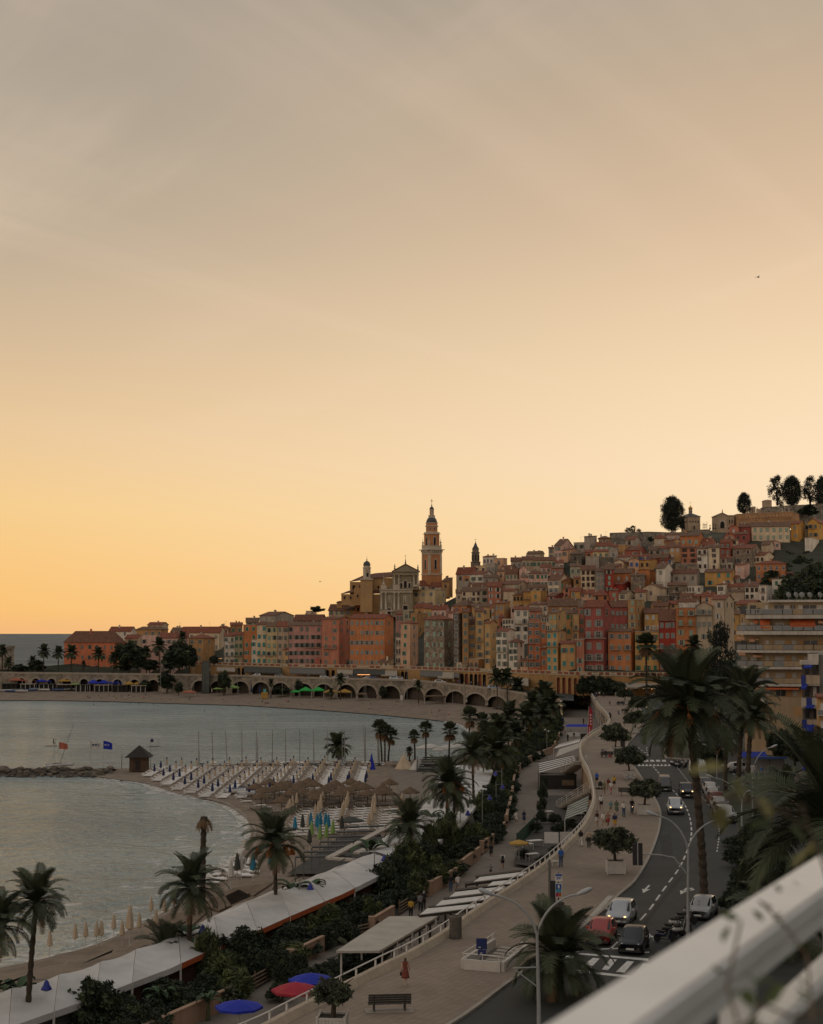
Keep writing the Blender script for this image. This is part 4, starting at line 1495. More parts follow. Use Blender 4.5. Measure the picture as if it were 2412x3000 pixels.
b.lathe([(.7,z0),(1.05,z0+.35),(1.12,z0+.7),(.85,z0+1.1),(.35,z0+1.5),(.12,z0+1.9),(.04,z0+2.3)],14)
b.build('onion_dome',mat('gilding',(.62,.36,.08),.35,.1,2,metal=.8),chap,smooth=True)
b=MB()
b.box(-.04,-.04,z0+2.2,.04,.04,iz(508))
b.box(-.4,-.04,iz(522),.4,.04,iz(518))
b.build('cross',mat('gilding',(0,0,0)),chap)
# mausoleum
mp_=D(*cpx('I',1490,965),YX+4)
maus=thing('mausoleum','pink stone mausoleum with an arched doorway and low gable on the hilltop','mausoleum',(mp_.x,YX+4,mp_.z))
w=FB('I',maus)
w.fp([(1385,1060),(1570,1060),(1570,752),(1483,708),(1385,752)],YX+4,YX+16)
w.fb(1571,752,1680,1060,YX+5,YX+15)
w.done('wall',PINKST)
w=FB('I',maus)
w.fp([(1372,758),(1372,748),(1483,698),(1483,708)][::-1],YX+3.5,YX+16.2)
w.fp([(1483,708),(1483,698),(1585,748),(1585,758)][::-1],YX+3.5,YX+16.2)
w.fb(1586,744,1686,756,YX+4.6,YX+15.3)
w.done('roof',STUL)
w=FB('I',maus)
w.fp(arch_pts(1425,1540,830,964),YX+3.8,YX+3.997,0)
w.fp(arch_pts(1448,1520,852,964),YX+3.7,YX+3.799,1)
w.done('doorway',[STUL,DARKWIN])
for x in(1606,1648):
 w=FB('I',maus)
 w.fp(arch_pts(x-8,x+8,820,890),YX+4.9,YX+4.996)
 w.done('window',DARKWIN)
w=FB('I',maus)
w.lathe([(.2,-.2),(.3,.4),(.1,.8),(.2,1.1),(.03,1.8)],8,tuple(D(*cpx('I',1483,700),YX+4)-maus.location))
w.done('finial',SLATE)
# iron gate with spikes, grave crosses
gt=D(*cpx('I',1188,985),YX)
gate=thing('cemetery_gate','pointed iron gate standing against the sky between chapel and mausoleum','gate',tuple(gt))
w=FB('I',gate)
for x,y in((1157,860),(1188,868),(1222,848)):
 w.fp([(x-3,985),(x+3,985),(x+3,y+40),(x,y),(x-3,y+40)],YX-.15,YX+.15)
w.done('gate_post',IRON)
w=FB('I',gate)
w.fb(1157,905,1222,917,YX-.08,YX+.08)
w.fb(1157,945,1222,952,YX-.08,YX+.08)
w.done('gate_rail',IRON)
gi=0
for t_,x,y0,y1,Y in(('I',1330,880,968,774),('I',1365,900,968,774),('I',1275,910,968,774),('J',1155,620,685,790),('J',1085,590,685,792),('J',1038,625,685,790),('J',460,600,700,788),('J',615,610,690,792),('J',432,570,705,788)):
 a,c=D(*cpx(t_,x,y1),Y),D(*cpx(t_,x,y0),Y)
 hh=c.z-a.z
 lbls=['grave cross nearest the mausoleum, thin dark upright','grave cross just left of the mausoleum wall','low grave cross right of the pointed iron gate','white grave cross at the right end of the carved wall','tall grave obelisk beside the white cross','small grave cross above the carved wall, left of the obelisk','slim grave cross beside the leaning cypress','grave cross midway along the carved wall','thick grave pillar in front of the leaning cypress']
 g_=thing('grave_cross',lbls[gi],'grave cross',tuple(a))
 gi+=1
 b=MB()
 b.box(-.35,-.35,-.5,.35,.35,.3)
 b.box(-.12,-.12,.3,.12,.12,hh)
 b.build('shaft',STUL if t_=='J' else IRON,g_)
 b=MB()
 b.box(-.45,-.1,hh*.68,-.121,.1,hh*.68+.22)
 b.box(.121,-.1,hh*.68,.45,.1,hh*.68+.22)
 b.build('arm',STUL if t_=='J' else IRON,g_)
cw=wall_run('carved_wall','orange retaining wall with carved panels under the cemetery','wall','J',[(265,735,990,776),(480,720,990,777),(1205,688,960,782),(1330,740,960,783)],6,mat('carved_stone',(.42,.235,.115),.9,.2,.5,.4,2.2,streak=.1),PINKST)
for i in range(16):
 x=290+i*57
 w=FB('J',cw)
 tp=lerp(742,700,i/16)
 w.fb(x+4,tp+12,x+50,tp+100,lerp(776,782,(x-265)/940)-.22,lerp(776,782,(x-265)/940)+.15)
 o_=D(*cpx('J',x+27,tp+56),lerp(776,782,(x-265)/940)-.25)-cw.location
 w.add([(o_.x+.95*cos(q*PI/4),o_.y,o_.z+.95*sin(q*PI/4))for q in range(8)]+[(o_.x,o_.y-.35,o_.z)],[(q,(q+1)%8,8)for q in range(8)])
 w.done('panel',MATS['carved_stone'])
wall_run('upper_wall','grey retaining wall of the upper cemetery below the tall cypresses','wall','J',[(700,625,880,800),(1100,590,880,803),(1450,575,880,806),(1733,560,880,810),(2000,560,880,812)],4,RAMP,RAMP)
tb=D(*cpx('J',800,640),806)
tomb=thing('tomb_house','square stone tomb building standing under the cypresses, ruined top','tomb',tuple(tb))
w=FB('J',tomb)
w.fb(745,505,862,650,806,812)
w.done('wall',PINKST)
w=FB('J',tomb)
w.fp([(738,505),(742,490),(800,482),(865,492),(868,505)],805.7,812.3)
w.done('roof',STUL)
ob=D(*cpx('J',560,690),800)
tomb=thing('tomb_house','low broken tombs in a row behind the carved wall beside the leaning cypress','tomb',tuple(ob))
w=FB('J',tomb)
for x0,y0,x1 in((400,640,470),(500,620,530),(540,600,590),(620,640,690)):
 w.fb(x0,y0,x1,720,800,803)
w.done('wall',PINKST)
# BUILDERS: PALMS, TREES, CARS, PEOPLE
rnd=random.Random(23)
PALMG=[mat('palm_leaf',(.048,.062,.027),.75,.35,1.2),mat('palm_leaf_dark',(.030,.042,.020),.75,.35,1.2)]
PALMDEAD=mat('palm_leaf_dry',(.16,.095,.045),.85,.3,1.5)
BARK=mat('palm_bark',(.060,.046,.032),.95,.4,3,.9,9)
DATE=mat('date_cluster',(.36,.13,.03),.7,.3,6)
def frond_mesh(name,rise,droop,m,n=30,wid=.62,seed=1,hang=.25,lw=.019):
 r_=random.Random(seed)
 b=MB()
 pts=[]
 x=z=0.0
 a=rise
 N=12
 for i in range(N+1):
  pts.append(V((x,0,z)))
  x+=cos(a)/N
  z+=sin(a)/N
  a-=droop/N*(0.5+1.2*i/N)
 b.tube(pts,[lerp(.016,.004,i/N)for i in range(N+1)],4)
 for k in range(n):
  t=.12+.88*(k+.5)/n
  f=t*N
  i=min(N-1,int(f))
  p=pts[i].lerp(pts[i+1],f-i)
  tg=(pts[i+1]-pts[i]).normalized()
  up=V((0,1,0)).cross(tg)*-1
  L=wid*.5*(sin(PI*min(1,(t*.86+.12)))**.7)*r_.uniform(.85,1.12)+.03
  for s in(-1,1):
   dr=(tg*.55+V((0,s,0))*.9+up*.30+V((0,0,-hang*r_.uniform(.6,1.3)))).normalized()
   tip=p+dr*L+V((0,0,-.10*L*(1+hang)))
   mid=p+dr*L*.5
   w=tg*lw
   b.add([p-w*.7,p+w*.7,mid+w,mid-w,tip],[(0,1,2,3),(3,2,4)])
 return b.mesh(name,m)
FR={}
for key,rise,droop,hang in(('up',R(78),R(35),.1),('hi',R(58),R(75),.2),('mid',R(35),R(95),.35),('low',R(5),R(95),.6),('hang',R(-30),R(75),.8)):
 for c in(0,1):
  FR[key,c]=frond_mesh('frond',rise,droop,PALMG[c],seed=len(FR)+3,hang=hang)
FRN={}
for key,rise,droop,hang in(('up',R(76),R(45),.05),('hi',R(55),R(85),.1),('mid',R(34),R(100),.2),('low',R(6),R(100),.4),('hang',R(-28),R(70),.6)):
 for c in(0,1):
  FRN[key,c]=frond_mesh('frond',rise,droop,PALMG[c],n=48,wid=.46,seed=len(FRN)+33,hang=hang,lw=.0085)
FRN['dead',0]=frond_mesh('frond',R(-35),R(60),PALMDEAD,n=40,wid=.4,seed=78,hang=.6,lw=.0085)
FR['dead',0]=frond_mesh('frond',R(-35),R(60),PALMDEAD,n=20,seed=77,hang=.9)
def fan_mesh(name,rise,m,seed=1,dead=False):
 r_=random.Random(seed)
 b=MB()
 d=V((cos(rise),0,sin(rise)))
 e=d*.5
 b.tube([V((0,0,0)),e*.6,e],[.014,.011,.009],4)
 up=V((-sin(rise),0,cos(rise)))
 n=17
 for k in range(n):
  q=R(-115+230*k/(n-1))
  dr=(d*cos(q)+V((0,1,0))*sin(q)+up*.12).normalized()
  L=.5*(1-.25*abs(q)/2)*r_.uniform(.85,1.1)
  sd=dr.cross(up).normalized()
  m1=e+dr*L*.62
  tip=e+dr*L+V((0,0,-.22*L*(2 if dead else 1)))
  b.add([e,m1+sd*.045,tip,m1-sd*.045],[(0,1,2,3)])
 return b.mesh(name,m)
FAN={}
for key,rise in(('up',R(75)),('hi',R(48)),('mid',R(18)),('low',R(-15)),('hang',R(-45))):
 for c in(0,1):
  FAN[key,c]=fan_mesh('fan_leaf',rise,PALMG[c],seed=len(FAN)+5)
FAN['dead',0]=fan_mesh('fan_leaf',R(-68),PALMDEAD,9,True)
def trunk_mesh(h,r0,r1,lean,seed,rings=None):
 r_=random.Random(seed)
 b=MB()
 rings=rings or max(6,min(40,int(h/.35)))
 pts,rs=[],[]
 for i in range(rings+1):
  t=i/rings
  pts.append(V((lean[0]*t**1.6,lean[1]*t**1.6,h*t)))
  rr_=lerp(r0,r1,t)*(1.35 if i==0 else 1)
  if t>.93:
   rr_*=1.35
  rs.append(rr_*(1.0+.11*(-1)**i)*r_.uniform(.96,1.04))
 b.tube(pts,rs,9)
 return b.mesh('trunk',BARK),pts[-1]
def palm(label,base,h,rad,n=42,lean=(0,0),r0=.26,kind='date',fruit=False,dead=0,seed=None,group=None,upr=1.0):
 seed=seed if seed is not None else rnd.randint(0,9999)
 r_=random.Random(seed)
 root=thing('palm_tree',label,'palm tree',tuple(base),0,group)
 me,top=trunk_mesh(h,r0,r0*.78,lean,seed)
 obj('trunk',me,root)
 LIB,nm=((FRN if base[1]<225 else FR),'frond')if kind=='date' else(FAN,'fan_leaf')
 ga=2.39996
 for i in range(n):
  t=(i+.5)/n
  if t<.22*upr:key='up'
  elif t<.44:key='hi'
  elif t<.64:key='mid'
  elif t<.84:key='low'
  else:key='hang'
  me=LIB[key,1 if r_.random()<.45 else 0]
  if dead and t>1-dead:
   me=LIB['dead',0]
  s=rad*r_.uniform(.9,1.12)*(1.0 if key!='hang' else .85)
  o=obj(nm,me,root,tuple(top+V((0,0,r_.uniform(-.12,.12)-.15*t))),0,(s,s,s))
  o.rotation_euler=(r_.uniform(-.25,.25),r_.uniform(-.10,.10),i*ga+r_.uniform(-.2,.2))
 if fruit:
  for i in range(7):
   a=i*2*PI/7+r_.uniform(-.2,.2)
   b=MB()
   d=V((cos(a),sin(a),0))
   p0=top+V((0,0,-.1))
   pts=[p0,p0+d*rad*.26+V((0,0,.10*rad)),p0+d*rad*.44-V((0,0,.02*rad)),p0]
   b.tube(pts[:3],.03,4)
   for q in range(14):
    e=pts[2]+d*r_.uniform(-.05,.07)*rad+V((r_.uniform(-.06,.06),r_.uniform(-.06,.06),0))*rad
    b.tube([pts[2],e+V((0,0,-r_.uniform(.1,.22)*rad))],[.03,.07],4)
   b.build('fruit_stalk',DATE,root)
 return root
def leafmat(name,c):
 return mat(name,c,.8,.4,.9)
LEAFD=[leafmat('leaf_dark',(.018,.028,.016)),leafmat('leaf_mid',(.030,.044,.021)),leafmat('leaf_light',(.052,.068,.028))]
LEAFP=[leafmat('leaf_pale_dark',(.045,.062,.024)),leafmat('leaf_pale_mid',(.075,.095,.032)),leafmat('leaf_pale_light',(.11,.13,.045))]
LEAFO=[leafmat('olive_dark',(.034,.044,.026)),leafmat('olive_mid',(.052,.064,.036)),leafmat('olive_light',(.085,.098,.056))]
LEAFC=[leafmat('cypress_dark',(.014,.019,.013)),leafmat('cypress_mid',(.022,.028,.018)),leafmat('cypress_light',(.034,.040,.024))]
WOOD=mat('tree_bark',(.065,.048,.034),.95,.3,3,.6,8)
def crown_mesh(name,size,nclump,nleaf,leaf,mats,seed,shape='ball',long=1.7):
 r_=random.Random(seed)
 b=MB()
 for c in range(nclump):
  while True:
   p=V((r_.uniform(-1,1),r_.uniform(-1,1),r_.uniform(-1,1)))
   l=p.length
   if l>1:
    continue
   if shape=='dome' and p.z<-.35:
    continue
   if l<.45 and r_.random()<.6:
    continue
   break
  if shape=='flame':
   z,q=r_.uniform(-1,1),r_.uniform(0,6.3)
   w=r_.random()**.4*(1-abs(z)**3.5)**.6*(1-.14*z)
   p=V((w*cos(q),w*sin(q),z))
  cr=r_.uniform(.16,.34)
  tone=r_.random()
  for k in range(nleaf):
   q=V((r_.gauss(0,1),r_.gauss(0,1),r_.gauss(0,1)))
   q=q.normalized()*(r_.random()**.4)*cr
   c_=V(((p.x+q.x)*size[0],(p.y+q.y)*size[1],(p.z+q.z)*size[2]))
   a=V((r_.gauss(0,1),r_.gauss(0,1),r_.gauss(0,.8))).normalized()
   u=a.cross(V((r_.gauss(0,1),r_.gauss(0,1),r_.gauss(0,1)))).normalized()
   L=leaf*r_.uniform(.7,1.3)
   a,u=a*L*long*.5,u*L*.32
   b.add([c_-a,c_+u,c_+a,c_-u],[(0,1,2,3)],0 if tone<.45 else(1 if tone<.8 else 2))
 return b.mesh(name,mats)
def branch_mesh(h,r0,spread,seed,n=5,m=None):
 r_=random.Random(seed)
 b=MB()
 f=V((r_.uniform(-.1,.1)*h,r_.uniform(-.1,.1)*h,h*.5))
 b.tube([V((0,0,-.2)),V((f.x*.4,f.y*.4,h*.25)),f],[r0*1.3,r0,r0*.85],8)
 for k in range(n):
  a=k*2*PI/n+r_.uniform(-.4,.4)
  e=f+V((cos(a)*spread,sin(a)*spread,h*r_.uniform(.35,.6)))
  b.tube([f-V((0,0,.05)),f.lerp(e,.5)+V((0,0,h*.06)),e],[r0*.6,r0*.4,r0*.15],6)
 return b.mesh('trunk',m or WOOD)
CROWN={}
for i in range(4):
 CROWN['bush',i]=crown_mesh('foliage',(1,1,.85),80,44,.12,LEAFD,100+i,'dome')
 CROWN['pale',i]=crown_mesh('foliage',(1,1,1),60,36,.16,LEAFP,110+i,'dome',3.4)
 CROWN['tree',i]=crown_mesh('crown',(1,1,.9),70,40,.17,LEAFD,120+i)
 CROWN['olive',i]=crown_mesh('crown',(1,1,.72),70,34,.15,LEAFO,140+i,'dome',2.2)
 CROWN['far',i]=crown_mesh('crown',(1,1,1),50,26,.3,LEAFD,160+i)
for i in range(3):
 CROWN['cyp',i]=crown_mesh('crown',(.86,.86,.9),420,40,.06,LEAFC,180+i,'flame')
 CROWN['cyph',i]=crown_mesh('crown',(1,1,1),110,40,.085,LEAFC,190+i,'flame')
BR=[branch_mesh(1,.055,.42,s)for s in range(4)]
def tree(name,label,cat,base,h,w,kind='tree',i=0,group=None,trunk_h=.42,dome=None):
 root=thing(name,label,cat,tuple(base),U(0,6),group)
 ch=h*(1-trunk_h*.75)
 obj('trunk',BR[i%4],root,(0,0,0),0,(h*.62,h*.62,h*.62))
 key=(kind,i%(3 if kind.startswith('cyp')else 4))
 obj('crown',CROWN[key],root,(0,0,h-ch*.5),U(0,6),(w/2,w/2,ch/2))
 return root
def bush(label,base,w,hgt,i=0,group=None,kind='bush'):
 root=thing('shrub',label,'shrub',tuple(base),0,group)
 obj('stem',BR[i%4],root,(0,0,0),0,(w*.5,w*.5,hgt*.6))
 obj('foliage',CROWN[kind,i%4],root,(0,0,hgt*.42),U(0,6),(w/2,w/2,hgt*.6))
 return root
TYRE=mat('tyre_rubber',(.015,.015,.015),.85,.1,5)
RIM=mat('wheel_rim',(.32,.32,.33),.35,.1,3,metal=.7)
CGLASS=mat('car_glass',(.012,.014,.016),.08,.05,2)
LAMPOFF=mat('lamp_clear',(.45,.45,.43),.15,.05,3)
LAMPON=mat('lamp_lit',(.9,.75,.5),.3,.05,3,emit=(1.0,.62,.25,2.2))
PLATE=mat('number_plate',(.62,.62,.58),.5,.05,3)
BLACKPL=mat('black_plastic',(.02,.02,.021),.6,.1,4)
REDL=mat('tail_lamp',(.25,.015,.01),.25,.05,3)
def paint(name,c,metal=.0):
 return mat('paint_'+name,c,.3,.06,1,spec=.6,metal=metal)
def car_meshes(style):
 if style=='hatch':
  L,W,H,wb=3.75,1.66,1.48,2.35
  st=[(-1.0,.34,.62,.70,.80),(-.96,.24,.72,.76,.93),(-.82,.20,.84,.84,.98),(-.50,.2,.95,.95,1.0),(-.12,.2,.98,1.46,1.0),(.25,.2,.98,1.5,1.0),(.66,.2,1.0,1.44,1.0),(.90,.22,1.0,1.05,.97),(.985,.26,.86,.9,.92),(1.0,.36,.7,.72,.85)]
 elif style=='estate':
  L,W,H,wb=4.35,1.76,1.52,2.6
  st=[(-1.0,.34,.60,.66,.82),(-.96,.24,.70,.74,.93),(-.84,.20,.82,.82,.98),(-.48,.2,.93,.93,1.0),(-.18,.2,.97,1.46,1.0),(.2,.2,.98,1.52,1.0),(.70,.2,1.0,1.46,1.0),(.92,.22,1.0,1.06,.97),(.985,.26,.86,.9,.92),(1.0,.36,.7,.72,.85)]
 elif style=='van':
  L,W,H,wb=5.0,1.95,2.3,3.0
  st=[(-1.0,.36,.75,.85,.85),(-.97,.28,.95,1.05,.95),(-.86,.26,1.1,1.15,.99),(-.66,.26,1.25,2.1,1.0),(-.52,.26,1.25,2.26,1.0),(0,.26,1.25,2.32,1.0),(.9,.26,1.25,2.3,1.0),(.98,.28,1.25,2.2,.98),(.995,.3,1.2,1.3,.96),(1.0,.4,.9,1.0,.94)]
 else:
  L,W,H,wb=4.5,1.85,1.72,2.65
  st=[(-1.0,.4,.72,.8,.82),(-.96,.3,.86,.92,.94),(-.84,.26,1.0,1.0,.98),(-.48,.26,1.08,1.08,1.0),(-.2,.26,1.1,1.66,1.0),(.2,.26,1.12,1.72,1.0),(.72,.26,1.12,1.68,1.0),(.92,.28,1.1,1.2,.97),(.985,.32,.96,1.0,.92),(1.0,.42,.8,.82,.85)]
 hl,hw=L/2,W/2
 b=MB()
 g=MB()
 rings=[]
 for(f,zb,zm,zt,wf)in st:
  y=f*hl
  w0=hw*wf
  tall=zt>zm+.12
  wt=w0*(.80 if tall else .9)
  rings.append([(-w0*.93,y,zb),(-w0,y,(zb+zm)/2),(-w0*.97,y,zm),(-wt,y,zt),(-wt*.6,y,zt+(.035 if tall else .02)),(wt*.6,y,zt+(.035 if tall else .02)),(wt,y,zt),(w0*.97,y,zm),(w0,y,(zb+zm)/2),(w0*.93,y,zb)])
 n=len(rings[0])
 vs=[p for r_ in rings for p in r_]
 fs=[]
 for i in range(len(rings)-1):
  for k in range(n-1):
   fs.append((i*n+k,i*n+k+1,(i+1)*n+k+1,(i+1)*n+k))
  fs.append((i*n+n-1,i*n,(i+1)*n,(i+1)*n+n-1))
 fs.append(tuple(range(n)))
 fs.append(tuple(reversed(range((len(rings)-1)*n,len(rings)*n))))
 b.add(vs,fs)
 hull=b.mesh('body',TYRE,True)
 def pane(i,j,ks,shrink=.10):
  P=[V(rings[i][ks[0]]),V(rings[i][ks[1]]),V(rings[j][ks[1]]),V(rings[j][ks[0]])]
  c=sum(P,V())/4
  nrm=(P[1]-P[0]).cross(P[3]-P[0]).normalized()
  if nrm.dot(c-V((0,c.y if ks[0]!=3 else 0,.8)))<0:
   nrm=-nrm
  return[p.lerp(c,shrink)+nrm*.012 for p in P]
 panes={}
 wi=3
 P=pane(wi,wi+1,(3,6),.06)
 w1=MB();w1.add(P,[(0,1,2,3)])
 panes['windscreen']=w1.mesh('windscreen',CGLASS)
 ri=6
 if style=='van':
  ri=7
 P=pane(ri,ri+1,(3,6),.1)
 w1=MB();w1.add(P,[(0,1,2,3)])
 panes['rear_window']=w1.mesh('rear_window',CGLASS)
 side=[]
 rng_=[(4,5),(5,6)]if style!='van' else[(4,5)]
 for i,j in rng_:
  for ks in((2,3),(6,7)):
   P=pane(i,j,ks,.10)
   w1=MB();w1.add(P,[(0,1,2,3)])
   side.append(w1.mesh('side_window',CGLASS))
 return dict(L=L,W=W,wb=wb,hull=hull,panes=panes,side=side,zl=.66 if style in('hatch','estate')else .85)
wm_=MB()
wm_.lathe([(.2,-.1),(.3,-.1),(.31,-.06),(.31,.06),(.3,.1),(.2,.1)],16)
TYREM=wm_.mesh('tyre',TYRE,True)
wm_=MB()
wm_.lathe([(.05,-.105),(.2,-.085),(.205,.085),(.05,.105)],10)
RIMM=wm_.mesh('rim',RIM)
CARLIB={k:car_meshes(k)for k in('hatch','estate','van','suv')}
def car(label,cat,style,pnt,loc,rz,lit=False,group=None,name='car'):
 lib=CARLIB[style]
 root=thing(name,label,cat,tuple(loc),rz,group)
 o=obj('body',lib['hull'],root,(0,0,0))
 o.material_slots[0].link='OBJECT'
 o.material_slots[0].material=pnt
 for k,me in lib['panes'].items():
  obj(k,me,root)
 for me in lib['side']:
  obj('side_window',me,root)
 hl,hw=lib['L']/2,lib['W']/2
 for sx in(-1,1):
  for sy in(-1,1):
   w=obj('wheel',TYREM,root,(sx*(hw-.08),sy*lib['wb']/2,.31))
   w.rotation_euler=(0,R(90),0)
   obj('rim',RIMM,w)
  b=MB()
  b.lathe([(.13,-.03),(.13,.03),(.06,.07)],10)
  l_=b.build('headlight',LAMPON if lit else LAMPOFF,root,(sx*hw*.66,-hl*.955,lib['zl']))
  l_.rotation_euler=(R(80),0,R(sx*12))
  b=MB()
  b.box(-.12,-.03,-.12,.12,.03,.12)
  b.build('tail_lamp',REDL,root,(sx*hw*.76,hl*.985,lib['zl']+.12))
  b=MB()
  b.box(-.1,-.05,-.06,.1,.05,.08)
  b.build('mirror',pnt,root,(sx*(hw+.08),-hl*.33,1.0 if style!='van' else 1.35))
 b=MB()
 b.box(-.26,-.015,-.06,.26,.015,.06)
 b.build('number_plate',PLATE,root,(0,-hl*1.003-.02,.42))
 b=MB()
 b.box(-hw*.6,-.02,-.1,hw*.6,.02,.06)
 b.build('grille',BLACKPL,root,(0,-hl*.985,.58 if style in('hatch','estate')else .66))
 b=MB()
 b.box(-hw*.86,-.03,-.1,hw*.86,.03,.06)
 b.build('bumper',BLACKPL,root,(0,-hl*.98,.32))
 return root
SKIN=[mat('skin_tan',(.32,.17,.11),.7,.08,4),mat('skin_fair',(.44,.27,.20),.7,.08,4),mat('skin_brown',(.19,.095,.06),.7,.08,4)]
HAIR=[mat('hair_dark',(.02,.014,.01),.7,.2,10),mat('hair_brown',(.06,.033,.018),.7,.2,10),mat('hair_fair',(.24,.17,.09),.7,.2,10),mat('hair_grey',(.3,.29,.28),.7,.2,10)]
def cloth(name,c):
 return mat('cloth_'+name,c,.9,.12,5)
CL=AD({k:cloth(k,v)for k,v in dict(white=(.6,.58,.54),black=(.02,.02,.022),navy=(.025,.035,.08),blue=(.03,.12,.42),red=(.38,.035,.03),rust=(.17,.045,.028),khaki=(.2,.19,.11),green=(.10,.14,.09),teal=(.12,.25,.25),yellow=(.55,.33,.05),jeans=(.06,.09,.16),grey=(.2,.2,.2),beige=(.4,.33,.24),pink=(.5,.25,.25),sand=(.34,.27,.19),orange=(.5,.19,.05)).items()})
def pose_skel(pose):
 J=dict(hip=(0,0,.95),waist=(0,0,1.08),chest=(0,0,1.30),neckb=(0,.01,1.46),neck=(0,.0,1.53),head=(0,-.01,1.64),crown=(0,-.005,1.73),nose=(0,-.105,1.63))
 for s,n in((-1,'l'),(1,'r')):
  J['sh'+n]=(s*.175,.01,1.41)
  J['el'+n]=(s*.22,.03,1.13)
  J['wr'+n]=(s*.23,-.05,.90)
  J['ha'+n]=(s*.225,-.08,.80)
  J['hj'+n]=(s*.095,0,.92)
  J['kn'+n]=(s*.1,-.02,.50)
  J['an'+n]=(s*.1,.02,.09)
  J['to'+n]=(s*.11,-.15,.04)
 if pose in('walk','walkb'):
  f=1 if pose=='walk' else-1
  for s,n in((-f,'l'),(f,'r')):
   s_=-1 if n=='l' else 1
   if s>0:
    J['kn'+n]=(s_*.09,-.20,.52);J['an'+n]=(s_*.09,-.27,.10);J['to'+n]=(s_*.1,-.44,.08)
    J['el'+n]=(s_*.22,.16,1.15);J['wr'+n]=(s_*.22,.16,.90);J['ha'+n]=(s_*.22,.13,.81)
   else:
    J['kn'+n]=(s_*.09,.05,.50);J['an'+n]=(s_*.09,.32,.17);J['to'+n]=(s_*.1,.22,.04)
    J['el'+n]=(s_*.22,-.06,1.14);J['wr'+n]=(s_*.2,-.24,.97);J['ha'+n]=(s_*.19,-.31,.90)
 if pose in('sit','ride'):
  dz=-.47 if pose=='sit' else-.02
  for k in J:
   J[k]=(J[k][0],J[k][1],J[k][2]+dz)
  for s,n in((-1,'l'),(1,'r')):
   if pose=='sit':
    J['kn'+n]=(s*.13,-.42,.50);J['an'+n]=(s*.13,-.42,.09);J['to'+n]=(s*.14,-.60,.04)
    J['el'+n]=(s*.24,-.08,.68);J['wr'+n]=(s*.18,-.28,.58);J['ha'+n]=(s*.15,-.36,.56)
   else:
    k_=.12*s
    J['kn'+n]=(s*.12,-.28,.62+k_);J['an'+n]=(s*.12,-.18,.24+k_);J['to'+n]=(s*.12,-.32,.18+k_)
    J['el'+n]=(s*.24,-.22,1.10);J['wr'+n]=(s*.25,-.44,1.02);J['ha'+n]=(s*.25,-.50,1.0)
 if pose=='lie':
  J2={}
  for k,(x,y,z)in J.items():
   J2[k]=(x,z-.9,.14-y*.6)
  J=J2
  for s,n in((-1,'l'),(1,'r')):
   J['to'+n]=(s*.12,-.86,.24)
 if pose=='sitground':
  for k in J:
   J[k]=(J[k][0],J[k][1]+.02+max(0,(J[k][2]-.95))*.25,J[k][2]-.83)
  for s,n in((-1,'l'),(1,'r')):
   J['kn'+n]=(s*.14,-.42,.36);J['an'+n]=(s*.13,-.66,.09);J['to'+n]=(s*.14,-.84,.09)
   J['el'+n]=(s*.27,.22,.30);J['wr'+n]=(s*.26,.32,.09);J['ha'+n]=(s*.26,.36,.05)
 return J
RAD=dict(hip=(.16,.115),waist=(.14,.10),chest=(.17,.115),neckb=(.10,.085),neck=(.055,.055),head=(.085,.10),crown=(.06,.075),nose=(.02,.02),sh=(.075,.07),el=(.045,.045),wr=(.032,.03),ha=(.042,.022),hj=(.095,.10),kn=(.062,.065),an=(.042,.045),to=(.04,.03))
BONES=[('hip','waist','torso'),('waist','chest','torso'),('chest','neckb','torso'),('neckb','neck','neck'),('neck','head','head'),('head','crown','head'),('head','nose','head')]
for n in 'lr':
 BONES+=[('neckb','sh'+n,'torso'),('sh'+n,'el'+n,'uarm'),('el'+n,'wr'+n,'farm'),('wr'+n,'ha'+n,'hand'),('hip','hj'+n,'pelvis'),('hj'+n,'kn'+n,'thigh'),('kn'+n,'an'+n,'shin'),('an'+n,'to'+n,'foot')]
def seg_dist(p,a,b_):
 ab=b_-a
 t=max(0,min(1,(p-a).dot(ab)/max(1e-9,ab.length_squared)))
 return(p-(a+ab*t)).length,t
PEOPLE={}
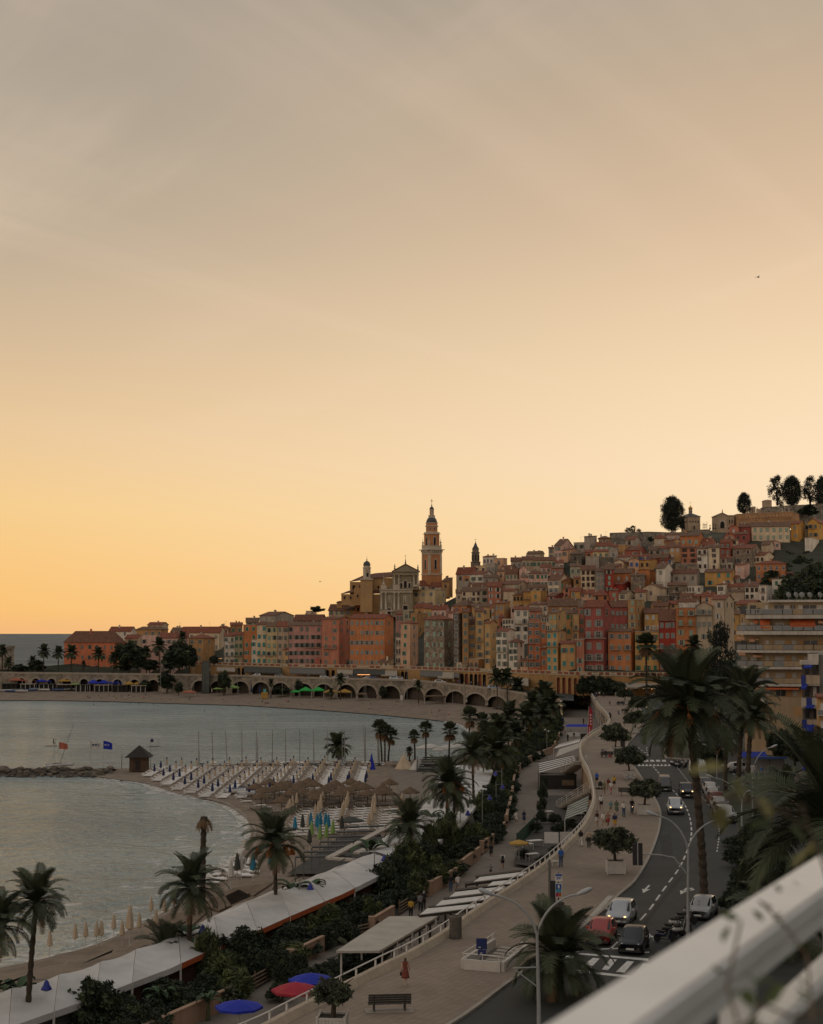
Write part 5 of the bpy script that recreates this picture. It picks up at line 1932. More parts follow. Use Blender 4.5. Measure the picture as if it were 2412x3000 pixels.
def make_pose(pose):
 J=pose_skel(pose)
 names=list(J)
 names.sort(key=lambda k:k!='hip')
 idx={k:i for i,k in enumerate(names)}
 me=bpy.data.meshes.new('person_skeleton')
 me.from_pydata([J[k]for k in names],[(idx[a],idx[b_])for a,b_,_ in BONES],[])
 o=bpy.data.objects.new('person_skeleton',me)
 COL.objects.link(o)
 md=o.modifiers.new('skin','SKIN')
 md.use_smooth_shade=True
 for i,k in enumerate(names):
  r_=RAD.get(k)or RAD[k[:-1]]
  me.skin_vertices[0].data[i].radius=r_
 me.skin_vertices[0].data[idx['hip']].use_root=True
 s=o.modifiers.new('sub','SUBSURF')
 s.levels=1
 s.render_levels=1
 dg=bpy.context.evaluated_depsgraph_get()
 ev=o.evaluated_get(dg)
 body=bpy.data.meshes.new_from_object(ev)
 bpy.data.objects.remove(o)
 body.name='body'
 body.materials.clear()
 body.materials.append(SKIN[0])
 JV={k:V(v)for k,v in J.items()}
 tags=[]
 for p in body.polygons:
  best=(9,'',0,'')
  for a,b_,t_ in BONES:
   d,t=seg_dist(p.center,JV[a],JV[b_])
   d-=.0
   if d<best[0]:
    best=(d,t_,t,a)
  tags.append(best[1:])
 def shell(name,test,off):
  b=MB()
  for p,tg in zip(body.polygons,tags):
   if test(tg,p.center):
    b.face([body.vertices[v].co+body.vertices[v].normal*off for v in p.vertices])
  me2=b.mesh(name,CL.white,True)
  return me2
 G_={}
 G_['shirt']=shell('shirt',lambda t,c:t[0]in('torso','uarm'),.018)
 G_['top']=shell('top',lambda t,c:t[0]=='torso',.016)
 G_['shorts']=shell('shorts',lambda t,c:t[0]=='pelvis' or(t[0]=='thigh' and t[1]<.72)or(t[0]=='torso' and t[2]=='hip' and t[1]<.4),.026)
 G_['trousers']=shell('trousers',lambda t,c:t[0]in('pelvis','thigh','shin')or(t[0]=='torso' and t[2]=='hip' and t[1]<.4),.022)
 hd,cr_=JV['head'],JV['crown']
 upv=(cr_-JV['neck']).normalized()
 fw=(JV['nose']-hd).normalized()
 G_['hair']=shell('hair',lambda t,c:t[0]=='head' and((c-hd).dot(upv)>.045 or((c-hd).dot(fw)<.01 and(c-hd).dot(upv)>-.08)),.016)
 G_['longhair']=shell('hair',lambda t,c:(t[0]=='head' and((c-hd).dot(upv)>.045 or(c-hd).dot(fw)<.01))or(t[0]in('neck',)and(c-hd).dot(fw)<.02),.03)
 G_['shoes']=shell('shoe',lambda t,c:t[0]=='foot',.012)
 b=MB()
 if pose in('walk','walkb','stand'):
  b.lathe([(.165,1.02),(.20,.90),(.25,.6),(.27,.5),(.262,.5),(.19,.9)],14)
 G_['skirt']=b.mesh('skirt',CL.white,True)
 PEOPLE[pose]=(body,G_)
def person(label,loc,rz,pose='walk',skin=0,hair=0,top='shirt',topc='white',bot='shorts',botc='black',long=False,scale=1.0,extra=None,group=None,hat=None):
 if pose not in PEOPLE:
  make_pose(pose)
 body,G_=PEOPLE[pose]
 root=thing('person',label,'person',tuple(loc),rz,group,(scale,)*3)
 def put(me,m,nm):
  o=obj(nm,me,root)
  o.material_slots[0].link='OBJECT'
  o.material_slots[0].material=m
  return o
 put(body,SKIN[skin],'body')
 put(G_['longhair' if long else 'hair'],HAIR[hair],'hair')
 if top:
  put(G_[top],CL[topc],'shirt')
 if bot in('shorts','trousers','skirt'):
  put(G_[bot],CL[botc],bot)
 put(G_['shoes'],CL['black' if bot=='trousers' else 'white'],'shoes')
 if extra=='backpack':
  b=MB()
  b.lathe([(.10,1.05),(.15,1.1),(.155,1.3),(.12,1.42),(.04,1.45)],10)
  for i,v in enumerate(b.v):
   b.v[i]=(v[0],v[1]*.6+.17,v[2])
  b.build('backpack',CL.black,root,smooth=True)
 if extra=='bag':
  b=MB()
  b.box(.22,-.16,.62,.32,.12,.86)
  b.tube([(.27,-.1,.86),(.26,-.08,.98),(.27,.06,.86)],.012,4)
  b.build('handbag',CL.black,root)
 return root
rnd=random.Random(31)
QSTONE=stone_mat('quay_stone',(.215,.18,.135),(.28,.235,.18),(.35,.30,.235),.9)
QCAP=mat('quay_coping',(.34,.295,.235),.9,.12,.6,.1,4,streak=.12)
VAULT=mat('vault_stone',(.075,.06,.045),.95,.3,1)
def qz(px):
 return lerp(QZ,PZ,max(0,min(1,(px-1250)/400)))
def qp(px,dY=0.0):
 return D(px,1900,wallY(px)+dY)
ARCHES=[(65,11),(107,11),(153,11),(198,12),(248,12),(294,13),(346,13),(396,14),(451,15),(587,22),(641,23),(706,24),(766,25),(823,26),(891,26),(949,27),(1016,27),(1077,27),(1145,27),(1214,28),(1273,27),(1335,29),(1394,31),(1456,30)]
q0=qp(-600)
quay=thing('quay_wall','long pale stone quay wall with a row of round arches behind the far beach','quay wall',(q0.x,q0.y,0))
o_=quay.location.copy()
b=MB()
cap=MB()
def wpt(px,z,dY=0.0):
 p=qp(px,dY)
 return(p.x-o_.x,p.y-o_.y,z)
edges=[]
prev=-600
ZB=.2
def strip(xa,xb):
 n=max(1,int((xb-xa)/60))
 for i in range(n):
  a,c=lerp(xa,xb,i/n),lerp(xa,xb,(i+1)/n)
  b.face([wpt(a,ZB),wpt(c,ZB),wpt(c,qz(c)),wpt(a,qz(a))])
for(c,hw)in ARCHES:
 strip(prev,c-hw)
 n=10
 zt=qz(c)-1.9
 rise=hw/F*wallY(c)
 zs=zt-rise
 arc=[(c-hw*cos(PI*i/n),zs+rise*sin(PI*i/n))for i in range(n+1)]
 for(xa,za),(xb,zb)in zip(arc,arc[1:]):
  b.face([wpt(xa,za),wpt(xb,zb),wpt(xb,qz(xb)),wpt(xa,qz(xa))])
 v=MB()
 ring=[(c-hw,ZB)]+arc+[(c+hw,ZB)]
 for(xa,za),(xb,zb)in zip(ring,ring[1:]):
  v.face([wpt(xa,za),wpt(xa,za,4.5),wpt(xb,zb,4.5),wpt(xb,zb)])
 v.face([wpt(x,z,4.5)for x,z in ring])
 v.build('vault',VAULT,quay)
 g=MB()
 e=.65/wallY(c)*F
 for i in range(n):
  t0,t1=PI*i/n,PI*(i+1)/n
  P=[]
  for t,rr_,er in((t0,0,0),(t1,0,0),(t1,e,.65),(t0,e,.65)):
   P.append(wpt(c-(hw+rr_)*cos(t),zs+(rise+er)*sin(t),-.12))
  B=[wpt(c-(hw+rr_)*cos(t),zs+(rise+er)*sin(t),.02)for t,rr_,er in((t0,0,0),(t1,0,0),(t1,e,.65),(t0,e,.65))]
  g.add(P+B,[(3,2,1,0),(0,1,5,4),(2,3,7,6)])
 g.build('arch_ring',QCAP,quay)
 prev=c+hw
strip(prev,1640)
b.build('wall_face',QSTONE,quay)
pxs=list(range(-600,1641,40))
for a,c in zip(pxs,pxs[1:]):
 P=[wpt(a,qz(a)+.003,-.2),wpt(c,qz(c)+.003,-.2),wpt(c,qz(c)+.003,.3),wpt(a,qz(a)+.003,.3)]
 T=[(x,y,z+.75)for x,y,z in P]
 cap.add(P+T,[(4,5,6,7),(0,1,5,4),(2,3,7,6)])
cap.build('parapet',QCAP,quay)
for px in(1180,1360):
 g=MB()
 g.cbox(wpt(px,5.5,-.25),(.5,.3,9))
 g.build('buttress',QCAP,quay)
TZ=13.4
TOR=mat('terrace_orange',(.40,.23,.09),.9,.15,.3,.1,4,streak=.2)
TPALE=mat('terrace_cream',(.50,.40,.27),.9,.1,.5)
TRED=mat('terrace_red_panel',(.27,.085,.05),.9,.15,1)
t0_=D(590,1900,TY(590))
terr=thing('terrace','ochre arcaded terrace with a cream and red balustrade below the seafront houses','terrace',(t0_.x,t0_.y,0))
to=terr.location.copy()
def tp_(px,z,dY=0.0):
 p=D(px,1900,TY(px)+dY)
 return(p.x-to.x,p.y-to.y,z)
def tq(px):
 return qz(px)if px<1640 else PZ
TAR=[x for x in range(960,996,17)]+[1354,1367,1381,1394,1406,1419]+[1636,1652,1669,1686]+[700,714,1180,1191]
b=MB()
prev=560
for c in sorted(TAR):
 hw=4.6
 for i in range(max(1,int((c-hw-prev)/50))):
  n=max(1,int((c-hw-prev)/50))
  a,e=lerp(prev,c-hw,i/n),lerp(prev,c-hw,(i+1)/n)
  b.face([tp_(a,tq(a)-.3),tp_(e,tq(e)-.3),tp_(e,TZ),tp_(a,TZ)])
 rise=hw/F*TY(c)
 zs=TZ-1.0-rise
 arc=[(c-hw*cos(PI*i/8),zs+rise*sin(PI*i/8))for i in range(9)]
 for(xa,za),(xb,zb)in zip(arc,arc[1:]):
  b.face([tp_(xa,za),tp_(xb,zb),tp_(xb,TZ),tp_(xa,TZ)])
 v=MB()
 ring=[(c-hw,tq(c)-.3)]+arc+[(c+hw,tq(c)-.3)]
 for(xa,za),(xb,zb)in zip(ring,ring[1:]):
  v.face([tp_(xa,za),tp_(xa,za,1.2),tp_(xb,zb,1.2),tp_(xb,zb)])
 v.face([tp_(x,z,1.2)for x,z in ring],1)
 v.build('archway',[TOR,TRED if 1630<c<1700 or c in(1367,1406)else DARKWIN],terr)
 prev=c+hw
for i in range(9):
 a,e=lerp(prev,2120,i/9),lerp(prev,2120,(i+1)/9)
 b.face([tp_(a,tq(a)-.3),tp_(e,tq(e)-.3),tp_(e,TZ),tp_(a,TZ)])
b.build('front_wall',TOR,terr)
b=MB()
pxs=list(range(560,2121,40))
for a,c in zip(pxs,pxs[1:]):
 b.face([tp_(a,TZ+.004),tp_(c,TZ+.004),tp_(c,TZ+.004,26),tp_(a,TZ+.004,26)])
b.build('deck',PAVE_LOW,terr)
b=MB()
for a,c in zip(pxs,pxs[1:]):
 P=[tp_(a,TZ-.25,-.25),tp_(c,TZ-.25,-.25),tp_(c,TZ+.001,-.25),tp_(a,TZ+.001,-.25)]
 B=[tp_(a,TZ-.25,-.002),tp_(c,TZ-.25,-.002),tp_(c,TZ+.001,-.002),tp_(a,TZ+.001,-.002)]
 b.add(P+B,[(0,1,2,3),(3,2,6,7),(1,0,4,5)])
 P=[tp_(a,TZ+1.0,-.2),tp_(c,TZ+1.0,-.2),tp_(c,TZ+1.0,.2),tp_(a,TZ+1.0,.2)]
 T=[(x,y,z+.16)for x,y,z in P]
 b.add(P+T,[(3,2,1,0),(4,5,6,7),(0,1,5,4),(2,3,7,6)])
b.build('handrail',TPALE,terr)
px=566.0
pm=MB();pm.box(-.28,-.16,0,.28,.16,1.0);POSTM=pm.mesh('post',TPALE)
step=17.2
while px<2110:
 obj('post',POSTM,terr,tp_(px,TZ+.002))
 a,c=px+2.6,px+step-2.6
 g=MB()
 P=[tp_(a,TZ+.2,-.06),tp_(c,TZ+.2,-.06),tp_(c,TZ+.85,-.06),tp_(a,TZ+.85,-.06)]
 B=[tp_(a,TZ+.2,.06),tp_(c,TZ+.2,.06),tp_(c,TZ+.85,.06),tp_(a,TZ+.85,.06)]
 g.add(P+B,[(0,1,2,3),(3,2,6,7),(5,4,7,6),(1,0,4,5)])
 g.build('balustrade_panel',TRED if U(0,1)<.8 else TPALE,terr)
 px+=step
def fabric(name,c,emit=None):
 return mat('fabric_'+name,c,.9,.12,.8,streak=.08)
PGR=mat('pole_grey',(.22,.22,.2),.6,.1,2)
FAB=AD(grey=fabric('grey',(.13,.125,.11)),dark=fabric('dark',(.055,.058,.05)),pale=fabric('pale',(.33,.29,.23)),white=fabric('white',(.55,.53,.49)),blue=fabric('blue',(.012,.03,.36)),yellow=fabric('yellow',(.42,.25,.055)),green=fabric('green',(.025,.36,.07)),lime=fabric('lime',(.22,.36,.10)),red=fabric('red',(.33,.04,.03)),coral=fabric('coral',(.40,.12,.07)),navy=fabric('navy',(.02,.03,.10)),straw=mat('straw_thatch',(.125,.082,.048),.95,.35,2.5,.6,9),cream=fabric('cream',(.50,.40,.28)),cyan=fabric('cyan',(.025,.20,.32)))
def awning(label,xa,xb,ztop,zlow,reach,fab,dY=-.3):
 p=D((xa+xb)/2,1900,TY((xa+xb)/2))
 r=thing('awning',label,'awning',(p.x,p.y,0))
 ro=r.location.copy()
 def q(px,z,d):
  w_=D(px,1900,TY(px)+d)
  return V((w_.x-ro.x,w_.y-ro.y,z))
 b=MB()
 n=max(2,int((xb-xa)/14))
 for i in range(n):
  a,c=lerp(xa,xb,i/n),lerp(xa,xb,(i+1)/n)
  sag=.12 if i%2 else 0
  P=[q(a,zlow,dY-reach),q(c,zlow,dY-reach),q(c,ztop,dY),q(a,ztop,dY)]
  T=[v+V((0,0,.06))for v in P]
  b.add(P+T,[(3,2,1,0),(4,5,6,7),(0,1,5,4)])
  b.face([q(a,zlow-.4,dY-reach-.02),q(c,zlow-.4,dY-reach-.02),q(c,zlow,dY-reach-.02),q(a,zlow,dY-reach-.02)])
 b.build('canopy',FAB[fab],r)
 for x in(xa+1,(xa+xb)/2,xb-1):
  g=MB()
  zq=tq(x)
  c=q(x,zq,dY-reach+.15)
  g.box(c.x-.06,c.y-.06,zq,c.x+.06,c.y+.06,zlow-.02)
  g.build('post',IRON,r)
 return r
awning('dark grey awning far left beside the glass lift tower',636,690,12.4,11.0,5,'pale')
awning('very long dark green awning on the quay below the cream houses',716,824,12.9,10.9,6,'dark')
awning('grey awning on the quay below the wide pink house',850,952,12.9,11.0,6,'grey')
awning('pale awning right of the orange arches on the quay',988,1034,12.6,11.2,5,'pale')
awning('dark awning with a glowing edge below the big orange house',1036,1128,12.9,11.2,6,'dark')
awning('pale awning just right of the dark glowing one',1117,1164,12.6,11.0,6.5,'pale')
awning('grey awning below the stone tower house',1231,1296,12.9,11.2,6,'grey')
awning('pale ribbed awning right of the grey one under the stone tower house',1282,1330,12.7,10.9,7,'pale')
awning('small grey awning at the right end of the awning row',1326,1346,12.6,11.2,5,'grey')
awning('wide pale canopy behind the palms right of the orange arcade',1490,1548,11.6,9.6,8,'pale')
awning('long pale canopy with lit cafe below the orange house right of the crimson house',1792,1924,11.0,9.9,7,'pale')
gl=mat('cafe_glow',(.8,.4,.15),.5,.1,1,emit=(1.0,.42,.14,2.0))
for i,(px,z,dY,w_)in enumerate(((1085,11.05,-6.2,74),(640,11.2,-2,5),(668,11.3,-2,2.5))):
 p=D(px,1900,TY(px)+dY)
 hw=w_/2/F*p.y
 g=MB()
 g.tube([(-hw,0,0),(hw,0,-.0)],.09,6)
 o=g.build('strip_light',gl,None,(p.x,p.y,z))
 tag(o,['long warm strip light along the front of the dark awning','warm cafe light at the far left of the terrace','small warm cafe light right of the first one'][i],'light')
bulb_m=MB();bulb_m.lathe([(.05,-.14),(.14,0),(.05,.14)],8)
BULB=bulb_m.mesh('lamp_bulb',gl)
for i in range(11):
 px=1798+i*12.3
 p=D(px,1900,TY(px)-5.5-(i%2))
 o=obj('lamp_bulb',BULB,None,(p.x,p.y,9.4+(i%3)*.15))
 tag(o,'small glowing bulb hanging under the long cafe canopy','lamp','bulbs under the cafe canopy')
for i in range(8):
 p=D(632+i*2.6,1900,TY(640)+1.5)
 tag(obj('lamp_bulb',BULB,None,(p.x,p.y,TZ+2.6),0,(.7,.7,.7)),'tiny warm bulb strung along the terrace beside the lift tower','lamp','bulbs on the terrace')
lp=D(604,2040,wallY(604)-3)
lift=thing('lift_tower','tall greenish glass lift tower against the quay wall','lift tower',(lp.x,lp.y,.3))
hw=11/F*lp.y
LG=mat('lift_glass',(.05,.062,.052),.15,.2,.5)
b=MB();b.box(-hw,-1.6,0,hw,1.6,15.2);b.build('glass_shaft',LG,lift)
for k in range(7):
 pbox('frame',IRON,lift,-hw-.06,-1.66,k*2.45,hw+.06,1.66,k*2.45+.14)
for x in(-hw,-.3,hw-.12):
 pbox('mullion',IRON,lift,x,-1.7,0,x+.12,-1.601,15.2)
for i,(px,yt,yb_)in enumerate(((568,1958,2036),(696,1955,2040),(827,1950,2043),(955,1948,2046),(1072,1958,2053),(1193,1966,2058),(1327,1962,2068),(235,1975,2030),(346,1960,2030),(470,1935,2034),(1067,2010,2062))):
 a=GB(px,yb_)
 c=D(px,yt,a.y)
 lm=thing('floodlight_pole','tall thin light pole standing on the far beach before the quay arches','light pole',tuple(a),0,'light poles on the far beach')
 ptube('pole',PGR,lm,[(0,0,0),(0,0,c.z-a.z)],[.10,.06],6)
 pbox('lamp_head',PGR,lm,-.45,-.25,c.z-a.z+.002,.45,.25,c.z-a.z+.28)
POLEM=mat('pole_white',(.5,.48,.44),.6,.1,2)
def canopy(label,xa,xb,ytop,ylow,base_y,fab,depth=4.0,zb=.3,cat='canopy',wave=False):
 a=GB((xa+xb)/2,base_y)
 zb=a.z
 Y=a.y
 zt,zl_=D(xa,ytop,Y).z,D(xa,ylow,Y).z
 w_=(xb-xa)/F*Y
 r=thing('beach_canopy',label,cat,tuple(a))
 b=MB()
 n=max(1,int(round(w_/5)))
 for i in range(n):
  x0,x1=-w_/2+w_*i/n+.03,-w_/2+w_*(i+1)/n-.03
  zz0,zz1=zl_-zb,zt-zb+U(-.1,.1)
  vs=[(x0,0,zz0),(x1,0,zz0),(x1,depth,zz0),(x0,depth,zz0),((x0+x1)/2,depth/2,zz1)]
  vs+=[(x,y,z-.35)for x,y,z in vs[:4]]
  b.add(vs,[(0,1,4),(1,2,4),(2,3,4),(3,0,4),(5,6,1,0),(6,7,2,1),(7,8,3,2),(8,5,0,3)])
  for x in(x0+.05,x1-.05):
   ptube('pole',POLEM,r,[(x,.1,0),(x,.1,zz0-.3)],.06,5)
 b.build('canvas',FAB[fab],r)
 return r
canopy('faded coral canopy at the far left of the far beach',26,104,1986,1992,2012,'coral')
canopy('short blue canopy between the coral and yellow ones',106,150,1987,1995,2013,'blue')
canopy('small yellow canopy left of the lime parasols',170,212,1987,1994,2015,'yellow')
canopy('long bright blue canopy in several peaks under the quay',256,380,1991,2000,2020,'blue')
canopy('yellow canopy right of the long blue one',363,418,1995,2003,2021,'yellow')
canopy('pale lime canopy left of the dark tree under the arches',664,700,2007,2014,2034,'lime')
canopy('dark terracotta canopy at the blank quay wall',534,572,2022,2027,2042,'coral')
canopy('big bright green canopy in mid far beach',876,950,2012,2022,2044,'green')
canopy('low green canopy left of the big green one',852,880,2021,2026,2043,'green',3)
canopy('yellow canopy right of the big green one',948,1030,2018,2027,2046,'yellow')
canopy('brown wooden pergola before the eighth arch from the right',1046,1076,2030,2033,2052,'straw')
canopy('brown wooden pergola before the third arch from the right',1244,1305,2036,2039,2062,'straw')
def parasol_closed(label,base,hgt,fab,group=None,cat='parasol',r=.2):
 t=thing('closed_parasol',label,cat,tuple(base),0,group)
 ptube('pole',POLEM,t,[(0,0,0),(0,0,hgt)],.03,5)
 plathe('canvas',FAB[fab],t,[(.05,hgt*.32),(r,hgt*.40),(r*.7,hgt*.7),(.05,hgt),(.02,hgt+.05)],7)
 return t
parasol_closed('tall closed navy parasol before the arches, left one',GB(737,2040),4.5,'navy',r=.45)
parasol_closed('tall closed navy parasol before the arches, right one',GB(761,2042),4.8,'navy',r=.5)
parasol_closed('closed pale parasol beside the lift tower on the far beach',GB(621,2034),2.6,'cream',r=.3)
def parasol_open(label,base,hgt,rad,fab,group=None,n=8,cat='parasol',rise=.3):
 t=thing('open_parasol',label,cat,tuple(base),0,group)
 ptube('pole',POLEM,t,[(0,0,0),(0,0,hgt)],.04,6)
 g=MB()
 vs=[(rad*cos(2*PI*k/n),rad*sin(2*PI*k/n),hgt-rad*rise)for k in range(n)]
 v2=[(rad*.5*cos(2*PI*k/n),rad*.5*sin(2*PI*k/n),hgt-rad*rise*.42)for k in range(n)]
 v3=[(x,y,z-.16)for x,y,z in vs]
 g.add(vs+v2+v3+[(0,0,hgt)],[(k,(k+1)%n,n+(k+1)%n,n+k)for k in range(n)]+[(n+k,n+(k+1)%n,3*n)for k in range(n)]+[(2*n+k,2*n+(k+1)%n,(k+1)%n,k)for k in range(n)])
 g.build('canvas',FAB[fab],t)
 return t
for i,px in enumerate((218,226,636,648)):
 parasol_open(['lime green open parasol, left of a pair by the long blue canopy','lime green open parasol, right of a pair by the long blue canopy','pale lime parasol right of the lift tower foot','pale lime parasol second right of the lift tower foot'][i],GB(px,2020 if px<300 else 2036),3.0,1.6,'lime')
parasol_open('white parasol on the quay terrace left of the grey awning',D(1215,1990,TY(1215)-6),0.1,2.4,'white')
# lifeguard post, board
lgp=GB(776,2046)
post=thing('lifeguard_hut','small yellow lifeguard hut with a turquoise board on top, on the far beach','lifeguard hut',tuple(lgp))
pbox('cabin',FAB.yellow,post,-1.2,-1,0,1.2,1,2.3)
pbox('board',mat('board_turquoise',(.08,.36,.34),.6,.1,2),post,-.5,-.1,2.303,.5,.1,3.6)
sg=GB(1177,2066)
sign=thing('beach_sign','white upright board on a post on the far beach','sign',tuple(sg))
ptube('post',POLEM,sign,[(0,0,0),(0,0,1.7)],.06,5)
pbox('board',FAB.white,sign,-.45,-.05,1.7,.45,.05,3.5)
# cars parked along the quay
CARS_Q=[(752,'white hatchback on the quay before the long dark green awning',(.55,.55,.53),'hatch'),(821,'grey car on the quay right of the long dark green awning',(.2,.2,.2),'estate'),(951,'white car on the quay left of the orange arches',(.5,.5,.49),'hatch'),(984,'pale car on the quay at the right orange arch',(.42,.4,.36),'hatch'),(1016,'silver car on the quay before the pale awning',(.4,.4,.4),'estate'),(1040,'dark car on the quay, third from the bright blue-white one',(.03,.03,.035),'suv'),(1076,'white car on the quay under the glowing awning',(.5,.5,.48),'hatch'),(1098,'dark blue car on the quay under the glowing awning',(.03,.05,.12),'estate'),(1158,'big pale blue-white car on the quay parapet',(.5,.55,.6),'suv'),(1168,'white car on the quay nearest the palm before the stone wall',(.5,.5,.5),'hatch'),(1446,'pale blue car at the right end of the quay',(.36,.42,.5),'estate'),(1290,'white car on the quay below the pale ribbed awning',(.5,.49,.46),'estate')]
for i,(px,lb,c,st)in enumerate(CARS_Q):
 p=D(px,1900,wallY(px)+3.2)
 car(lb,'car',st,paint('quay_%02d'%i,c),(p.x,p.y,qz(px)+.01),R(90+(180 if i%3==0 else 0)))
FB=[(183,2042,'sitground'),(255,2044,'sitground'),(262,2046,'sitground'),(272,2042,'stand'),(288,2040,'sitground'),(294,2045,'lie'),(320,2038,'sitground'),(334,2046,'stand'),(341,2047,'sitground'),(356,2049,'walk'),(366,2048,'sitground'),(377,2046,'stand'),(393,2042,'lie'),(421,2046,'sitground'),(427,2041,'walk'),(434,2036,'lie'),(474,2049,'sitground'),(556,2052,'stand'),(500,2050,'lie'),(657,2050,'sitground'),(660,2053,'sitground'),(732,2060,'lie'),(770,2058,'sitground'),(778,2062,'sitground'),(784,2061,'sitground'),(817,2070,'walk'),(841,2060,'stand'),(846,2061,'walk'),(884,2065,'lie'),(943,2070,'lie'),(1080,2077,'sitground'),(1086,2073,'stand'),(1092,2078,'lie'),(1160,2062,'walk'),(1166,2061,'stand'),(1227,2077,'stand'),(1265,2095,'walkb'),(1279,2098,'lie'),(1286,2084,'sitground'),(1290,2083,'sitground'),(1316,2099,'walk'),(1382,2056,'stand')]
tc_=['white','black','navy','red','teal','khaki','pink','grey','yellow','blue']
for i,(px,py,ps)in enumerate(FB):
 word={'sitground':'sitting on the sand','lie':'lying on the sand','stand':'standing on the sand','walk':'walking on the sand','walkb':'walking on the sand'}[ps]
 tcx=tc_[i%10]
 person(f'tiny {tcx} clothed beachgoer {word} of the far beach',GB(px,py),U(-3,3),ps,i%3,i%4,'shirt' if i%3 else 'top',tcx,'shorts',tc_[(i*7+3)%10],long=i%3==0,group='people on the far beach')
hm_=MB();hm_.lathe([(.02,-.1),(.1,-.06),(.12,.06),(.09,.16),(.02,.2)],8);HEADM=hm_.mesh('swimmer',HAIR[0],True)
for i,(px,py)in enumerate(((275,2064),(383,2063),(408,2063),(450,2064),(633,2063),(600,2084),(1143,2106),(352,2057),(700,2070))):
 tag(obj('swimmer',HEADM,None,tuple(G(px,py,.05)),0,(1.6,1.6,1.6)),'dark head of a bather in the water off the far beach','swimmer','swimmers off the far beach')
HULL={}
def hull_mesh(name,L,W,H,m):
 b=MB()
 st=[]
 for i in range(7):
  t=i/6
  w_=W/2*(sin(PI*min(1,.18+t*.82))**.6 if t<1 else .05)
  w_=W/2*[.75,.92,1,.98,.85,.55,.06][i]
  st.append((L*(t-.5),w_,.1+.25*H*max(0,t-.6)))
 vs=[]
 for x,w_,sh in st:
  vs+=[(x,-w_,H+sh),(x,-w_*.7,.25*H+sh*.6),(x,0,sh*.6),(x,w_*.7,.25*H+sh*.6),(x,w_,H+sh),(x,w_*.8,H*.9+sh),(x,0,H*.75+sh),(x,-w_*.8,H*.9+sh)]
 fs=[(i*8+k,(i+1)*8+k,(i+1)*8+(k+1)%8,i*8+(k+1)%8)for i in range(6)for k in range(8)]
 fs+=[tuple(reversed(range(8))),tuple(range(48,56))]
 b.add(vs,fs)
 return b.mesh(name,m,True)
HB=[hull_mesh('hull',5.2,1.9,.8,mat('hull_white',(.52,.52,.5),.4,.1,1)),hull_mesh('hull',5.2,1.9,.8,mat('hull_blue',(.05,.09,.2),.4,.1,1)),hull_mesh('hull',5.2,1.9,.8,mat('hull_grey',(.22,.24,.25),.4,.1,1))]
for i,(px,py)in enumerate(((18,2026),(34,2028),(52,2025),(64,2028),(90,2025),(104,2022),(130,2024),(170,2024),(205,2023),(220,2022),(118,2019),(76,2020))):
 bt_=thing('rowing_boat',f"small {['white', 'blue', 'grey'][i % 3]} boat hauled out on the sand at the left end of the far beach",'boat',tuple(GB(px,py)),U(-.5,.5),'boats hauled out on the far beach')
 obj('hull',HB[i%3],bt_)
 pbox('thwart',WOOD,bt_,-.6,-.75,.55,-.35,.75,.62)
ba=D(18,1975,700)
bas=thing('bastion','small stone bastion at the left edge of the photo, rim lit by the sunset','bastion',tuple(ba))
w_=24/F*700
plathe('tower_wall',QSTONE,bas,[(w_,-2),(w_*.9,11),(w_*.95,11.2),(w_*.95,11.6)],12)
for k in range(8):
 pcbox('merlon',QSTONE,bas,(w_*.85*cos(k*PI/4),w_*.85*sin(k*PI/4),12.2),(1.1,1.1,1.2),0,k*PI/4)
for i in range(8):
 px=30+i*54
 p=D(px,1900,wallY(px)-4.5)
 w_=22/F*p.y
 t=thing('beach_restaurant',f'low dark beach restaurant under the quay, {(ORD + ["seventh", "last"])[i]} from the left edge','restaurant',(p.x,p.y,2.1))
 pbox('wall',DARKWIN,t,-w_,0,0,w_,4,2.7)
 pbox('roof',QCAP if i%2 else FAB.dark,t,-w_-.2,-.6,2.703,w_+.2,4.1,2.95)
 for x in(-w_*.9,-w_*.3,w_*.3,w_*.9):
  pbox('post',POLEM if i%3 else WOOD,t,x-.1,-.4,0,x+.1,-.2,2.7)
def qbase(px,d=8):
 p=D(px,1900,wallY(px)+d)
 return V((p.x,p.y,qz(px)-.1))
FP=[(210,1913,18,11),(289,1918,17,10),(334,1930,15,9),(467,1893,20,11),(430,1912,15,9),(129,1910,17,9),(172,1914,16,9),(8,1908,15,9),(26,1944,14,8),(96,1938,13,8),(246,1945,8,5),(535,1868,14,9)]
PLBL=['palm before the left corner of the long red-orange house','slim palm before the middle of the long red-orange house','palm just left of the round pine on the quay','tallest palm of the quay platform, before the pale pink house','palm between the round pine and the tallest quay palm','palm against the sea, second left of the red-orange house','palm against the sea just left of the red-orange house','palm in front of the bastion at the left edge','low palm right of the bastion','low palm left of the pair against the sea','stubby palm before the low ochre annex','palm rising behind the dark trees left of the square ochre house']
for i,(px,py,rp,hh)in enumerate(FP):
 bs=qbase(px)
 z=D(px,py,bs.y).z-bs.z
 palm(PLBL[i],bs,z,rp/F*bs.y*1.45,n=44,r0=.26)
TRQ=[(378,1892,1962,62,'broad round pine on the quay before the red-orange house'),(405,1905,1965,40,'round tree right of the broad quay pine'),(528,1893,1968,62,'large dark tree left of the square ochre house'),(500,1915,1968,36,'dark tree left of the large one by the square ochre house'),(556,1905,1966,34,'dark tree touching the square ochre house'),(440,1938,1968,40,'low dark tree behind the tallest quay palm'),(362,1945,1968,40,'low clipped shrub tree under the round pine'),(628,1925,1948,20,'small dark tree on the terrace right of the square ochre house'),(110,1940,1972,34,'low tree below the pair of palms against the sea'),(60,1950,1974,34,'low tree right of the bastion palms')]
